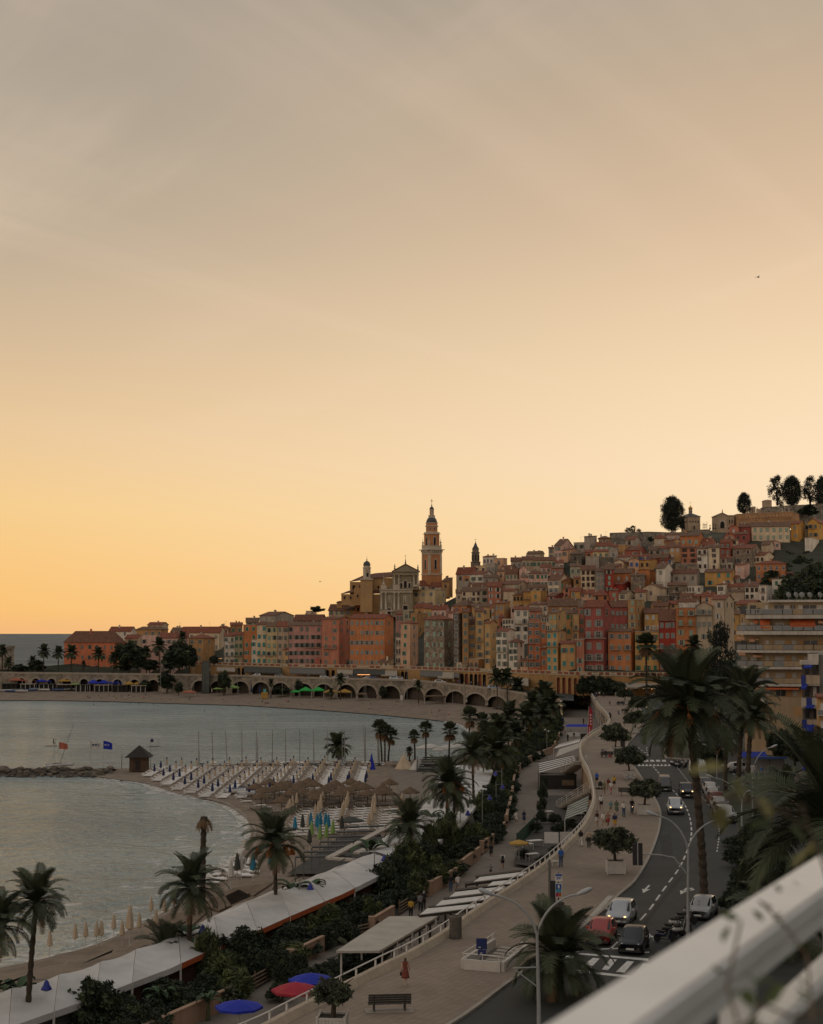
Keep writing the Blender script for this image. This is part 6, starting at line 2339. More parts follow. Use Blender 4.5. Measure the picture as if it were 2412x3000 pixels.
for i,(px,y0,y1,wp,lb)in enumerate(TRQ):
 bs=qbase(px,9)
 bs.z=D(px,y1,bs.y).z
 tree('leafy_tree',lb,'tree',bs,(y1-y0)/F*bs.y*1.12,wp/F*bs.y*1.3,'far',i,trunk_h=.2)
BT=[(489,1968,2030,46,'round dark tree on the far beach against the blank quay wall'),(524,2000,2036,22,'sparse low tree right of the round dark one on the far beach'),(425,1995,2025,32,'spreading tree before the arches on the far beach'),(657,1970,2036,34,'bushy tall palm-like tree right of the lift tower'),(826,2012,2040,44,'low leafy tree left of the green canopy'),(875,1995,2038,22,'slim leafy tree left of the big green canopy'),(1121,2012,2048,20,'small round tree between two arches right of the yellow canopy'),(1410,2035,2060,44,'low shrub tree by the last arches')]
for i,(px,y0,y1,wp,lb)in enumerate(BT):
 bs=GB(px,y1)
 tree('leafy_tree',lb,'tree',bs,(y1-y0)/F*bs.y,wp/F*bs.y*1.1,'far',i+1,trunk_h=.3)
BP=[(998,1992,2050,15,'palm before the arches right of the big green canopy'),(970,2028,2048,10,'small palm left of the one by the green canopy'),(794,2003,2044,10,'small palm before the arch right of the lifeguard hut'),(1226,2010,2060,13,'young palm before the fourth arch from the right'),(1363,2028,2068,17,'palm before the second arch from the right'),(1392,2034,2070,15,'palm just right of the one before the second arch'),(1440,2040,2072,15,'palm at the right end of the arches')]
for i,(px,y0,y1,rp,lb)in enumerate(BP):
 bs=GB(px,y1)
 palm(lb,bs,(y1-y0)/F*bs.y,rp/F*bs.y*1.4,n=36,r0=.22)
CYP=[('I',640,430,1030,190,764,'cyp','lone dark cypress on the hilltop left of the gold-domed chapel'),('I',800,800,990,45,766,'cyp','small dark shrub tree between the lone cypress and the chapel'),('J',400,370,730,110,790,'cyp','leaning cypress at the left end of the carved wall'),('J',960,85,530,125,822,'cyph','gappy tall cypress, leftmost of the hilltop group'),('J',1210,80,600,150,824,'cyp','dense tall cypress, second of the hilltop group'),('J',1520,110,560,120,826,'cyph','gappy cypress, third of the hilltop group'),('J',1720,90,700,110,822,'cyp','cypress cut by the right edge of the photo'),('J',1490,580,760,140,800,'far','round dark tree at the right below the hilltop cypresses'),('J',1010,500,600,60,812,'cyph','low dark shrub tree under the gappy tall cypress')]
for i,(t_,x,y0,y1,hw,Y,kd,lb)in enumerate(CYP):
 k=CR[t_][2]/F*Y
 bs=D(*cpx(t_,x,y1),Y)
 tree('cypress_tree' if kd!='far' else 'leafy_tree',lb,'tree',bs,(y1-y0)*k,hw*2*k*1.15,kd,i,trunk_h=.06 if kd=='cyp' else .14)
for i,(t_,x,y0,y1,hw,Y,lb)in enumerate((('H',1380,150,245,50,756,'thin-leaved tree on the rampart, left one'),('H',1470,120,245,55,756,'thin-leaved tree on the rampart, middle and tallest'),('H',1570,170,240,40,756,'thin-leaved tree on the rampart, right one'),('H',360,660,900,65,700,'brownish leafy tree among the roofs left of the tall cream house'),('I',270,1110,1210,45,745,'round green tree against the rampart below the lone cypress'),('J',1010,1050,1180,70,772,'round dark tree before the long cream house'),('J',540,1140,1200,70,764,'low dark shrub tree left of the long cream house door'),('J',660,1160,1220,45,762,'low dark shrub tree below the long cream house'),('I',1430,1110,1240,80,744,'dark tree between roofs below the mausoleum'),('N',390,480,700,110,690,'dark tree left of the broad orange house'),('N',930,810,980,120,640,'dark tree below the off-white house with the green door'),('K',200,1260,1400,60,560,'leafy shrub tree on the yellow house balcony, hanging'),('C',490,280,380,90,660,'spiky dark pine behind the seafront roofs left of the church'),('F',1285,262,310,40,770,'small bush tree on the skyline right of a beige hilltop house'))):
 k=CR[t_][2]/F*Y
 bs=D(*cpx(t_,x,y1),Y)
 tree('leafy_tree',lb,'tree',bs,(y1-y0)*k,hw*2*k*1.1,'cyph' if i<3 else 'far',i,trunk_h=.2)
for i in range(75):
 t=U(0,1)
 px=U(2262,2440)
 py=U(1612,1800)
 if py<1628+max(0,(2300-px))*.5:
  continue
 if px<2300 and py>1730:
  continue
 Y=lerp(560,730,max(0,min(1,(1800-py)/190)))
 bs=D(px,py+14,Y)
 tree('leafy_tree','dark leafy tree of the wooded slope right of the hill houses','tree',bs,U(7,11),U(7,11),'far',i,group='trees of the wooded slope',trunk_h=.15)
for i,px in enumerate((735,870,905,1010,1060,1290,1330,1345,1380,1400,1420,1340)):
 p=D(px,1900,TY(px)-8-(i%3))
 person(f'tiny walker in {tc_[(i + 2) % 10]} on the quay under the terrace',(p.x,p.y,qz(px)+.01),U(-3,3),'walk',i%3,i%4,'shirt',tc_[(i+2)%10],'trousers','jeans',group='walkers on the quay')
rnd=random.Random(41)
BZ=.26
# --- jetty of boulders
ROCK=[mat('boulder_dark',(.075,.062,.047),.95,.35,.8,.6,3),mat('boulder_pale',(.15,.125,.095),.95,.3,.8,.6,3)]
def rock_mesh(seed):
 r_=random.Random(seed)
 b=MB()
 n=8
 prof=[(.05,-.8),(.7,-.5),(1.0,-.05),(.85,.45),(.45,.75),(.05,.85)]
 vs=[]
 for(r,z)in prof:
  for k in range(n):
   q=2*PI*k/n
   j=r_.uniform(.72,1.2)
   vs.append((r*j*cos(q),r*j*sin(q),z*r_.uniform(.85,1.15)))
 fs=[(i*n+k,i*n+(k+1)%n,(i+1)*n+(k+1)%n,(i+1)*n+k)for i in range(len(prof)-1)for k in range(n)]
 fs+=[tuple(reversed(range(n))),tuple(range((len(prof)-1)*n,len(prof)*n))]
 b.add(vs,fs)
 return b
RM=[rock_mesh(s).mesh('boulder',ROCK[s%2])for s in range(6)]
jp=G(120,2266,0)
jetty=thing('jetty','low jetty of dark boulders running out into the bay from the left edge','jetty',tuple(jp))
g=MB()
for px in range(-60,330,30):
 p0,p1,p2,p3=G(px,2278,-.2),G(px+30,2278,-.2),G(px+30,2252,.9),G(px,2252,.9)
 g.face([tuple(v-jp)for v in(p0,p1,p2,p3)])
 q2,q3=p2+V((0,10,-1.2)),p3+V((0,10,-1.2))
 g.face([tuple(v-jp)for v in(p3,p2,q2,q3)])
g.build('core',ROCK[0],jetty)
for i in range(120):
 px=U(-40,325)
 py=U(2250,2278)
 sz=U(.35,.95)*(1.0 if px<200 else .8)
 p=G(px,py,lerp(0.0,1.0,(2278-py)/28))-jp
 o=obj('boulder',RM[rnd.randrange(6)],jetty,tuple(p),U(0,6),(sz*U(.9,1.5),sz,sz*.7))
hp=G(404,2260,.4)
hut=thing('beach_hut','small brown timber hut with a pyramid roof at the end of the jetty','hut',tuple(hp))
s_=hp.y/F
HW=25*s_
PLANK=mat('hut_planks',(.095,.060,.036),.9,.25,1.5,.3,6,streak=.3)
HROOF=mat('hut_roof',(.028,.024,.022),.9,.25,2,.3,6)
for k in range(10):
 pbox('plank',PLANK,hut,-HW+.02*(k%2),0,k*.27+.004,HW-.02*(k%2),HW*1.8,(k+1)*.27)
g=MB()
ze,za=2.70,5.05
e=HW+.75
g.add([(-e,-.75,ze),(e,-.75,ze),(e,HW*1.8+.75,ze),(-e,HW*1.8+.75,ze),(0,HW*.9,za),(-e,-.75,ze+.1),(e,-.75,ze+.1),(e,HW*1.8+.75,ze+.1),(-e,HW*1.8+.75,ze+.1)],[(3,2,1,0),(5,6,4),(6,7,4),(7,8,4),(8,5,4),(0,1,6,5),(1,2,7,6),(2,3,8,7),(3,0,5,8)])
g.build('roof',HROOF,hut)
pbox('door',HROOF,hut,-.5,-.06,.3,.5,-.005,2.1)
def flag(label,px,ytop,ybase,fabric_,w,h,shape='rect',zb=.9,marks=None):
 a=G(px,ybase,zb)
 hh=D(px,ytop,a.y).z-zb
 t=thing('flag',label,'flag',tuple(a))
 ptube('pole',POLEM,t,[(0,0,0),(0,0,hh)],[.05,.035],6)
 g=MB()
 n=8
 for i in range(n):
  x0,x1=w*i/n,w*(i+1)/n
  def edge(x):
   u=x/w
   if shape=='quad':
    return(hh-.15-.35*h*u*u,hh-.15-h*(1+.1*u))
   return(hh-.15-.25*h*u,hh-.15-h*(1+.05*sin(u*5))-.05*h*u)
  y0,y1=.12*sin(i*1.1),.12*sin((i+1)*1.1)
  (t0,b0),(t1,b1)=edge(x0),edge(x1)
  g.add([(x0,y0,b0),(x1,y1,b1),(x1,y1,t1),(x0,y0,t0),(x0,y0+.02,b0),(x1,y1+.02,b1),(x1,y1+.02,t1),(x0,y0+.02,t0)],[(0,1,2,3),(7,6,5,4)])
 cl=g.build('cloth',fabric_,t)
 if marks:
  for(mx,mz,mw,mh)in marks:
   q=MB();q.box(w*mx,-.17,hh-.15-h*(mz+mh),w*(mx+mw),-.13,hh-.15-h*mz);q.build('emblem',mat('flag_mark_'+marks_col,MARKC[marks_col],.9,.05,1),cl)
 return t
MARKC=dict(navy=(.03,.05,.16),white=(.5,.5,.5))
marks_col='navy'
flag('orange-red flag on a white pole at the middle of the jetty',172,2172,2251,FAB.coral,1.75,1.3,'quad')
flag('white flag with a small dark emblem, left of the blue flag',264,2169,2248,FAB.white,2.1,1.5,'rect',marks=[(.18,.38,.2,.22),(.46,.36,.16,.24),(.7,.42,.12,.18)])
marks_col='white'
flag('deep blue flag with small white marks beside the white flag',302,2168,2248,FAB.blue,1.8,1.6,'quad',marks=[(.16,.42,.2,.16),(.5,.46,.16,.14)])
lpz=G(441,2255,.3)
t=thing('lifeguard_mast','tall grey mast with a small blue ball right of the timber hut','mast',tuple(lpz))
hh=D(441,2159,lpz.y).z-.3
ptube('pole',PGR,t,[(0,0,0),(0,0,hh)],[.07,.04],6)
plathe('ball',FAB.navy,t,[(.05,-.4),(.35,-.1),(.35,.1),(.05,.4)],8,(.25,0,hh-.7))
lpz=G(357,2251,.5)
t=thing('mooring_post','short grey post left of the timber hut','post',tuple(lpz))
ptube('shaft',PGR,t,[(0,0,0),(0,0,2.7)],.09,6)
plathe('cap',POLEM,t,[(.02,2.7),(.13,2.72),(.13,2.8),(.02,2.85)],8)
lpz=G(318,2251,.6)
t=thing('goal_frame','low white pipe frame on the jetty under the blue flag','frame',tuple(lpz))
for x in(-1.1,1.1):
 ptube('upright',POLEM,t,[(x,0,0),(x,0,1.2)],.05,5)
ptube('crossbar',POLEM,t,[(-1.1,0,1.2),(1.1,0,1.2)],.05,5)
# catamaran with raked mast
cp_=G(176,2247,.8)
cat_=thing('catamaran','beached catamaran on the jetty with a mast leaning far to the right','catamaran',tuple(cp_),R(8))
CH=hull_mesh('hull',5.4,.5,.55,mat('hull_white',(0,0,0)))
for y in(-.9,.9):
 o=obj('hull',CH,cat_,(0,y,.1));o.rotation_euler=(0,R(4),R(180))
pbox('trampoline',IRON,cat_,-1.4,-.75,.72,1.2,.75,.76)
mt=D(216,2120,cp_.y)-cp_
ptube('mast',PGR,cat_,[(0,0,.762),(mt.x*.99,0,mt.z)],[.075,.055],6)
ptube('stay',IRON,cat_,[(-2.2,0,.8),(mt.x*.8,0,mt.z*.8)],.02,4)
# paddle boarders
for i,(px,py,pose)in enumerate(((150,2186,'stand'),(452,2187,'lie'))):
 a=G(px,py,.05)
 g=MB();g.lathe([(.02,-1.7),(.3,-1.3),(.38,0),(.3,1.3),(.02,1.7)],10)
 for k,v in enumerate(g.v):
  g.v[k]=(v[2],v[0],v[1]*.2+.08)
 bd=thing('paddle_board',['dark paddle board in the bay beyond the orange-red flag','long dark paddle board in the bay beyond the lifeguard mast'][i],'paddle board',tuple(a),R(5))
 g.build('deck',MATS['boulder_dark'],bd)
 if pose=='stand':
  person('paddle boarder in dark clothes standing on the board beyond the orange-red flag',a+V((.6,0,.14)),R(90),'walk',0,0,'shirt','black','shorts','black')
 ptube('paddle',IRON,bd,[(.9,.3,.1),(1.1,.3,1.9)],.03,5)
for i,(px,yt,lean)in enumerate(((580,2142,.25),(621,2141,.35),(662,2142,.4),(706,2138,.15),(747,2140,.05),(751,2160,0),(794,2137,0),(833,2136,.12),(875,2136,.1),(916,2135,.1),(957,2137,.08),(999,2136,0),(1006,2136,0),(1065,2120,.25),(1068,2130,.1),(1104,2115,.12),(1108,2120,.3))):
 a=G(px+4,2241,BZ)
 hh=D(px,yt,a.y).z-BZ
 t=thing('dinghy','small beached sailing dinghy with a bare mast at the waterline beyond the loungers','dinghy',tuple(a),R(U(60,120)),'dinghies with bare masts')
 obj('hull',HB[0 if i%3 else 2],t,(0,0,0),0,(.72,.75,.75))
 ptube('mast',PGR,t,[(0,0,.45),(0,lean,hh)],[.10,.07],5)
 ptube('shroud',IRON,t,[(.5,0,.5),(0,lean*.7,hh*.72)],.015,4)
LW=mat('lounger_white',(.78,.77,.74),.6,.1,2)
LWD=mat('lounger_wood',(.36,.29,.21),.8,.15,2)
CUSH=mat('lounger_cushion',(.74,.73,.70),.9,.1,2)
CUSHG=mat('lounger_sling',(.25,.245,.235),.9,.1,2)
def lounger_parts(fm,cm):
 g=MB();g.box(-.33,-.95,.24,.33,.45,.30);a=g.mesh('bed',cm)
 g=MB()
 M=Matrix.Translation((0,.45,.28))@Matrix.Rotation(R(32),4,'X')
 g.box(-.33,0,-.03,.33,.62,.03,0,M);bk=g.mesh('backrest',cm)
 g=MB()
 for x in(-.345,.345):
  g.box(x-.03,-.98,.18,x+.03,.95,.238)
 g.box(-.31,-.98,.18,.31,-.93,.238);f_=g.mesh('frame',fm)
 g=MB();g.box(-.03,-.03,0,.03,.03,.178);l_=g.mesh('leg',fm)
 return a,bk,f_,l_
LP=[lounger_parts(LW,CUSH),lounger_parts(LWD,CUSHG),lounger_parts(LW,CUSHG)]
def lounger(label,p,rz,k,group):
 t=thing('sun_lounger',label,'sun lounger',tuple(p),rz,group)
 a,bk,f_,l_=LP[k]
 obj('bed',a,t);obj('backrest',bk,t);obj('frame',f_,t)
 for x in(-.34,.34):
  for y in(-.8,.75):
   obj('leg',l_,t,(x,y,0))
 return t
def ymin(x):
 return pw(x,[(-52,300),(-46,283),(-40,268),(-34,258),(-28,258),(-20,268),(-10,275)])
PCL=[]
x=-50.5
ri=0
while x<-8:
 Y=ymin(x)+U(0,1)
 ks=0
 while Y<316:
  for s_ in(-1,):
   lounger('white sun lounger in the long rows of the navy parasol beach',(x+U(-.12,.12),Y,BZ),R(98+U(-5,5)),0 if U(0,1)<.75 else 2,'white loungers in long rows')
  if ks%2==0:
   nav=Y<ymin(x)+9
   PCL.append((x+1.35,Y+.6,nav))
  ks+=1
  Y+=3.75
 x+=3.15
 ri+=1
cm_=MB();cm_.tube([(0,0,0),(0,0,2.5)],.03,5);CPOLE=cm_.mesh('pole',POLEM)
def folded(r,z0,z1):
 g=MB();g.lathe([(.04,z0),(r,z0+.12),(r*.8,(z0+z1)/2),(.09,z1),(.02,z1+.05)],7);return g
CCAN={f_:folded(.27,.95,2.35).mesh('canvas',FAB[f_])for f_ in('cream','navy','cyan','lime','dark','white')}
cap_=MB();cap_.lathe([(.13,2.02),(.15,2.1),(.1,2.42),(.02,2.5)],7);CCAP=cap_.mesh('cap',FAB.navy)
def closed_parasol(label,p,fab,cap=False,group=None,s=1.0):
 t=thing('closed_parasol',label,'parasol',tuple(p),U(0,1),group,(s,s,s))
 obj('pole',CPOLE,t);obj('canvas',CCAN[fab],t)
 if cap:
  obj('cap',CCAP,t)
 return t
for(x,Y,nav)in PCL:
 if nav:
  closed_parasol('closed navy parasol at the front end of a lounger row',(x,Y,BZ),'navy',group='closed navy parasols')
 else:
  closed_parasol('closed cream parasol with a navy cap among the long lounger rows',(x,Y,BZ),'cream',True,'cream parasols with navy caps')
more=MB()
x=-50.5
while x<-8:
 Y=ymin(x)+.9
 k=0
 while Y<315:
  if k%3!=2:
   M=Matrix.Translation((x+U(-.12,.12),Y+U(-.1,.1),BZ))@Matrix.Rotation(R(98+U(-4,4)),4,'Z')
   more.box(-.33,-.95,.2,.33,.45,.3,0,M)
   more.box(-.33,0,0,.33,.6,.05,0,M@Matrix.Translation((0,.45,.26))@Matrix.Rotation(R(32),4,'X'))
  k+=1
  Y+=1.25
 x+=3.15
tag(more.build('sun_loungers',CUSH),'rest of the white loungers packed into the long rows','sun loungers',kind='stuff')
# thatched zone
def C5(x,y):
 return 600+x*.404,1950+y*.404
tm_=MB()
n=12
tm_.lathe([(1.62,1.85),(1.55,1.95),(1.1,2.2),(.55,2.5),(.12,2.75),(.03,2.8)],n)
for i,v in enumerate(tm_.v[:n]):
 tm_.v[i]=(v[0]*(1.0+.05*(-1)**i),v[1]*(1.0+.05*(-1)**i),v[2]-.1*(i%2))
THM=tm_.mesh('thatch',FAB.straw)
tp2=MB();tp2.tube([(0,0,0),(0,0,1.95)],.06,6);TPM=tp2.mesh('pole',WOOD)
THATCH=[(470,840),(545,862),(600,850),(440,895),(505,885),(560,880),(410,935),(625,915),(680,885),(690,860),(750,832),(795,852),(560,965),(640,905),(810,945),(850,900),(790,915),(905,868),(950,850),(880,885),(1060,835),(1120,855),(1080,880),(1035,905),(1160,870),(1000,890),(1290,880),(1340,840),(1250,910),(1180,915),(1310,905),(1490,900),(980,920),(720,905),(370,870)]
for(x,y)in THATCH:
 px,py=C5(x,y)
 a=D(px,py,1)
 p=G(px,py+2.3*F/((CAMZ-2.6)*F/(py-HZ)),BZ)
 t=thing('thatched_parasol','brown thatched parasol standing over loungers in the middle of the near beach','thatched parasol',tuple(p),U(0,1),'thatched parasols')
 obj('pole',TPM,t);obj('thatch',THM,t)
 lounger('wooden lounger under the brown thatched parasols',p+V((-.95,-.3,0)),R(100+U(-6,6)),1,'loungers under the thatched parasols')
 lounger('wooden lounger under the brown thatched parasols',p+V((1.15,.3,0)),R(100+U(-6,6)),1,'loungers under the thatched parasols')
for i,(x,y)in enumerate(((262,965),(300,992),(400,1022),(440,1038),(545,1065),(580,1075))):
 lounger(f'pale lounger at the sea edge of the thatched area, {ORD[i]} from the left',G(*C5(x,y),BZ),R(108),0,None)
xr=[-16.6,-15.2,-12.6,-11.2,-8.4,-7.0,-4.2,-2.9]
for i,x in enumerate(xr):
 Y=211+i*.8
 while Y<243:
  lounger('white sun lounger in the dense rows of the cream parasol beach',(x+(Y-211)*.012+U(-.1,.1),Y,BZ),R(100+U(-4,4)),0,'white loungers in dense rows')
  Y+=3.1
for i,x in enumerate((-18,-13.9,-9.8,-5.6,-1.6)):
 Y=212+i
 while Y<244:
  closed_parasol('closed cream parasol in the dense white lounger rows',(x+U(-.3,.3),Y+U(-.5,.5),BZ),'cream',group='closed cream parasols',s=1.15)
  Y+=4.2
for i,(x,y,fb_,wd)in enumerate(((770,1225,'cyan','turquoise'),(815,1235,'cyan','turquoise'),(838,1222,'cyan','turquoise'),(832,1270,'cyan','turquoise'),(877,1225,'cyan','turquoise'),(897,1240,'cyan','turquoise'),(655,1260,'cyan','turquoise'),(775,1300,'lime','yellow-green'),(835,1330,'lime','yellow-green'),(883,1315,'lime','yellow-green'),(930,1290,'lime','yellow-green'),(760,1360,'dark','dark'),(995,1250,'dark','dark'),(710,1240,'dark','dark'))):
 closed_parasol(f'closed {wd} parasol on the sand behind the palm with orange fruit',G(*C5(x,y),BZ),fb_,group=f'closed {wd} parasols',s=1.25)
pp=G(*C5(1055,1230),BZ)
parasol_open('dark purple open parasol by the slatted pergola',pp,2.6,1.9,'dark')
for i,(x,y,fb_,wd)in enumerate(((350,705,'cyan','turquoise'),(482,660,'cyan','turquoise'),(235,705,'dark','black'),(190,760,'white','white'),(265,700,'white','white'))):
 closed_parasol(['tall closed turquoise parasol left of the orange fruit palm trunk','tall closed turquoise parasol behind the orange fruit palm','closed black parasol near the foam left of the orange fruit palm','closed white parasol left of the black one near the foam','closed white parasol right of the black one near the foam'][i],G(600+x*.404,2300+y*.404,BZ),fb_,s=1.35)
for i,(x,y)in enumerate(((545,1195),(735,1170),(825,1120),(700,1175),(885,1170),(940,1170),(1010,1110),(1095,985),(1190,985),(1262,940),(360,1250),(1130,1080),(620,1180))):
 closed_parasol('closed cream parasol on the narrow beach before the white tents',G(x*.404,2300+y*.404,BZ),'cream',group='closed cream parasols by the tents',s=.95 if i!=5 else 1.5)
for i in range(26):
 px,py=640+U(0,130),0
 py=2545+(px-640)*-.25+U(0,55)
 lounger('white lounger on the sand left of the orange fruit palm',G(px-30,py,BZ),R(U(80,125)),0,'loungers left of the orange fruit palm')
DECK=mat('deck_boards',(.15,.105,.07),.9,.3,.6,.3,5)
for i,(pts,lb)in enumerate((([(436,2706),(500,2676),(606,2672),(560,2712),(470,2716)],'brown timber deck behind the bare palm trunk'),([(590,2650),(690,2600),(800,2585),(740,2625),(640,2668)],'brown timber deck on the sand left of the orange fruit palm'),([(660,2625),(700,2606),(770,2640),(690,2670)],'small brown deck corner beside the white tents'))):
 P=[G(x,y,.45)for x,y in pts]
 c_=sum(P,V())/len(P)
 t=thing('beach_deck',lb,'deck',(c_.x,c_.y,BZ))
 xs=[p.x-c_.x for p in P]
 ys=[p.y-c_.y for p in P]
 k=min(ys)
 while k<max(ys):
  cr_=[]
  n=len(P)
  ym=k+.22
  for a in range(n):
   y0_,y1_=ys[a],ys[(a+1)%n]
   if(y0_-ym)*(y1_-ym)<0:
    cr_.append(xs[a]+(xs[(a+1)%n]-xs[a])*(ym-y0_)/(y1_-y0_))
  if len(cr_)>=2:
   pbox('plank',DECK,t,min(cr_),k,.05+.01*U(0,1),max(cr_),k+.43,.2)
  k+=.46
def picket_fence(label,pts,hgt=1.0,step=.28):
 P=[G(*C5(x,y),BZ)for x,y in pts]
 t=thing('picket_fence',label,'fence',tuple(P[0]))
 g=MB();rl_=MB()
 for a,c in zip(P,P[1:]):
  a,c=a-P[0],c-P[0]
  n=int((c-a).length/step)
  for k in range(n):
   q=a.lerp(c,k/n)
   g.box(q.x-.04,q.y-.02,0,q.x+.04,q.y+.02,hgt*U(.93,1.05))
  for z in(.25,.75):
   rl_.tube([a+V((0,.04,z)),c+V((0,.04,z))],.025,4)
 o=g.build('pickets',WOOD,t);o['kind']='stuff'
 rl_.build('rail',WOOD,t)
 return t
picket_fence('brown picket fence on the sea side of the thatched parasols',[(160,925),(240,915),(380,895),(480,885),(640,872)])
picket_fence('brown picket fence between thatched and cream parasols',[(488,1105),(640,1075),(720,1060),(830,1045),(960,1040),(1140,1045),(1240,1040)])
# pedalos
for i,(x,y,hb,lb)in enumerate(((262,925,1,'blue and white pedal boat on the sand before the thatched parasols'),(318,950,0,'white pedal boat right of the blue one'),(218,1262-330,0,'small white boat left of the blue pedal boat'))):
 t=thing('pedal_boat',lb,'pedal boat',tuple(G(*C5(x,y),BZ)),R(6))
 obj('hull',HB[hb],t,(0,0,0),0,(.72 if i!=0 else 1.0,.9,1))
 pbox('seat_back',LW,t,-.7,-.7,.82,-.5,.7,1.3)
t=thing('white_kayak','white and violet kayak among the front loungers near the timber hut','kayak',tuple(G(491,2262,BZ)),R(4))
obj('hull',HB[0],t,(0,0,0),0,(.8,.5,.7))
plathe('cockpit',FAB.navy,t,[(.02,.5),(.45,.52),(.45,.6),(.02,.62)],10)
# kiosk, small white tents and steps near the fan palms
kz=G(1260,2262,BZ)
t=thing('beach_kiosk','dark slatted kiosk and steps left of the big white roof','kiosk',tuple(kz))
for k in range(7):
 pbox('step',mat('kiosk_dark',(.05,.055,.05),.8,.2,2),t,-2.5+k*.2,k*.9,k*.38,2.6,k*.9+.6,k*.38+.25)
pbox('side_panel',MATS['kiosk_dark'],t,-2.6,-1,0,-2.45,6.6,2.6)
for i,(px,py,w_,h_,fb_,lb)in enumerate(((1183,2252,2.0,3.0,'cream','cream teepee tent at the upper edge of the near beach'),(1224,2254,1.9,2.4,'white','white teepee tent beside the cream one'),(1089,2254,.8,3.2,'blue','bright blue furled parasol beyond the lounger rows'))):
 t=thing('beach_tent',lb,'tent',tuple(G(px,py,BZ)))
 plathe('canvas',FAB[fb_],t,[(w_,0),(w_*.8,h_*.2),(w_*.3,h_*.7),(.06,h_)],7)
 ptube('pole',POLEM,t,[(0,0,h_-.1),(0,0,h_+.3)],.04,5)
for i,(px,py)in enumerate(((1246,2216),(1262,2213),(1292,2222),(1310,2216),(1330,2212),(1346,2206))):
 parasol_open(f'white open parasol on the water terrace, {ORD[i]} from the left',G(px,py,1.0),2.5,2.0,'white')
tri_poly('sea_terrace',[G(x,y,1.0)for x,y in((1150,2238),(1220,2236),(1330,2240),(1460,2180),(1400,2168),(1345,2212),(1240,2228),(1150,2230))],PAVE_LOW)
tri_poly('beach_ground',[G(x,y,.35)for x,y in((1140,2262),(1300,2250),(1400,2400),(1300,2480),(1180,2330))],PAVE_LOW)
# --- white tents along the planted strip
CANV=mat('tent_canvas',(.50,.495,.48),.8,.22,.2,.12,1.2,det=5)
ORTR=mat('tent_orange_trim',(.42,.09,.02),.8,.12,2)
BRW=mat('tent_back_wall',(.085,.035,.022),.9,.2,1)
TENT_L=[(-120,2935),(0,2905),(141,2868),(291,2823),(404,2783),(586,2702),(681,2655),(794,2611),(891,2577),(1036,2520)]
TENT_R=[(-120,3062),(0,3020),(89,2987),(240,2935),(388,2878),(500,2836),(612,2785),(778,2716),(927,2651),(1004,2619),(1157,2542),(1174,2532)]
def along(pts,z,n):
 P=resample([G(x,y,z)for x,y in pts],.5)
 d=[0]
 for a,c in zip(P,P[1:]):
  d.append(d[-1]+(c-a).length)
 outp=[]
 j=0
 for k in range(n+1):
  s_=d[-1]*k/n
  while j<len(P)-2 and d[j+1]<s_:
   j+=1
  t_=(s_-d[j])/max(1e-6,d[j+1]-d[j])
  outp.append(P[j].lerp(P[j+1],min(1,max(0,t_))))
 return outp
def tent(label,Lp,Rp,bays,zl,zr,zr_ridge,trim,rid=.45,wallm=BRW):
 A,B=along(Lp,zl,bays*4),along(Rp,zr,bays*4)
 o0=B[0].copy();o0.z=LZ
 t=thing('tent',label,'tent',tuple(o0))
 for bay in range(bays):
  g=MB()
  rows_t=[]
  for k in range(bay*4,bay*4+5):
   sag=.22*sin(PI*(k%4)/4)if k%4 else 0
   l_,r_=A[k],B[k]
   if k%4==0:
    k2=k+1 if k==bay*4 else k-1
    l_,r_=l_.lerp(A[k2],.025),r_.lerp(B[k2],.025)
   row=[]
   for u,lift in((0,0),(.22,.55),(rid,1.0),(.7,.62),(1,0)):
    p=l_.lerp(r_,u)
    p.z=lerp(zl,zr,u)+lift*(zr_ridge-max(zl,zr))-sag*(.4+lift*.6)
    row.append(p-o0)
   rows_t.append(row)
  vs=[v for r_ in rows_t for v in r_]
  m_=5
  fs=[(i*m_+j,i*m_+j+1,(i+1)*m_+j+1,(i+1)*m_+j)for i in range(4)for j in range(m_-1)]
  g.add(vs,fs)
  g.build('canvas',CANV,t,smooth=True)
  g=MB()
  for k in range(bay*4,bay*4+4):
   a,c=B[k]-o0,B[k+1]-o0
   e=V((.03,-.03,0))
   g.face([a+e,c+e,c+e-V((0,0,.42)),a+e-V((0,0,.42))])
  g.build('valance',ORTR if(trim and bay in trim)else CANV,t)
  a=B[bay*4]-o0
  pbox('post',POLEM,t,a.x-.07,a.y-.07,0,a.x+.07,a.y+.07,a.z-.02)
  a,c=A[bay*4].lerp(B[bay*4],.9)-o0,A[bay*4+4].lerp(B[bay*4+4],.9)-o0
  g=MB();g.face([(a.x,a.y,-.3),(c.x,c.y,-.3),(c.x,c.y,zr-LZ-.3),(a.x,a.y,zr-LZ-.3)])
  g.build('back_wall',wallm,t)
 for bay in range(0,bays,2):
  l_,r_=A[bay*4+2],B[bay*4+2]
  l2,r2=A[min(len(A)-1,bay*4+5)],B[min(len(B)-1,bay*4+5)]
  p,q=l_.lerp(r_,.16),l2.lerp(r2,.10)
  zz=lerp(zl,zr_ridge,.45)+.12
  g=MB()
  p,q=p-o0,q-o0
  w_=V((.5,-.2,0))
  z_=V((0,0,zz-LZ))
  p.z=q.z=0
  g.add([p+z_,q+z_,q+z_+w_*.3+V((0,0,.25)),p+z_+w_+V((0,0,.3))],[(0,1,2,3)])
  g.build('roof_vent',DARKWIN,t)
 return t
tent('long white tent at the lower left corner with a grey-white eave',TENT_L[:5],TENT_R[:5],4,4.0,4.3,5.3,None,wallm=mat('tent_pale_wall',(.10,.10,.10),.8,.2,1))
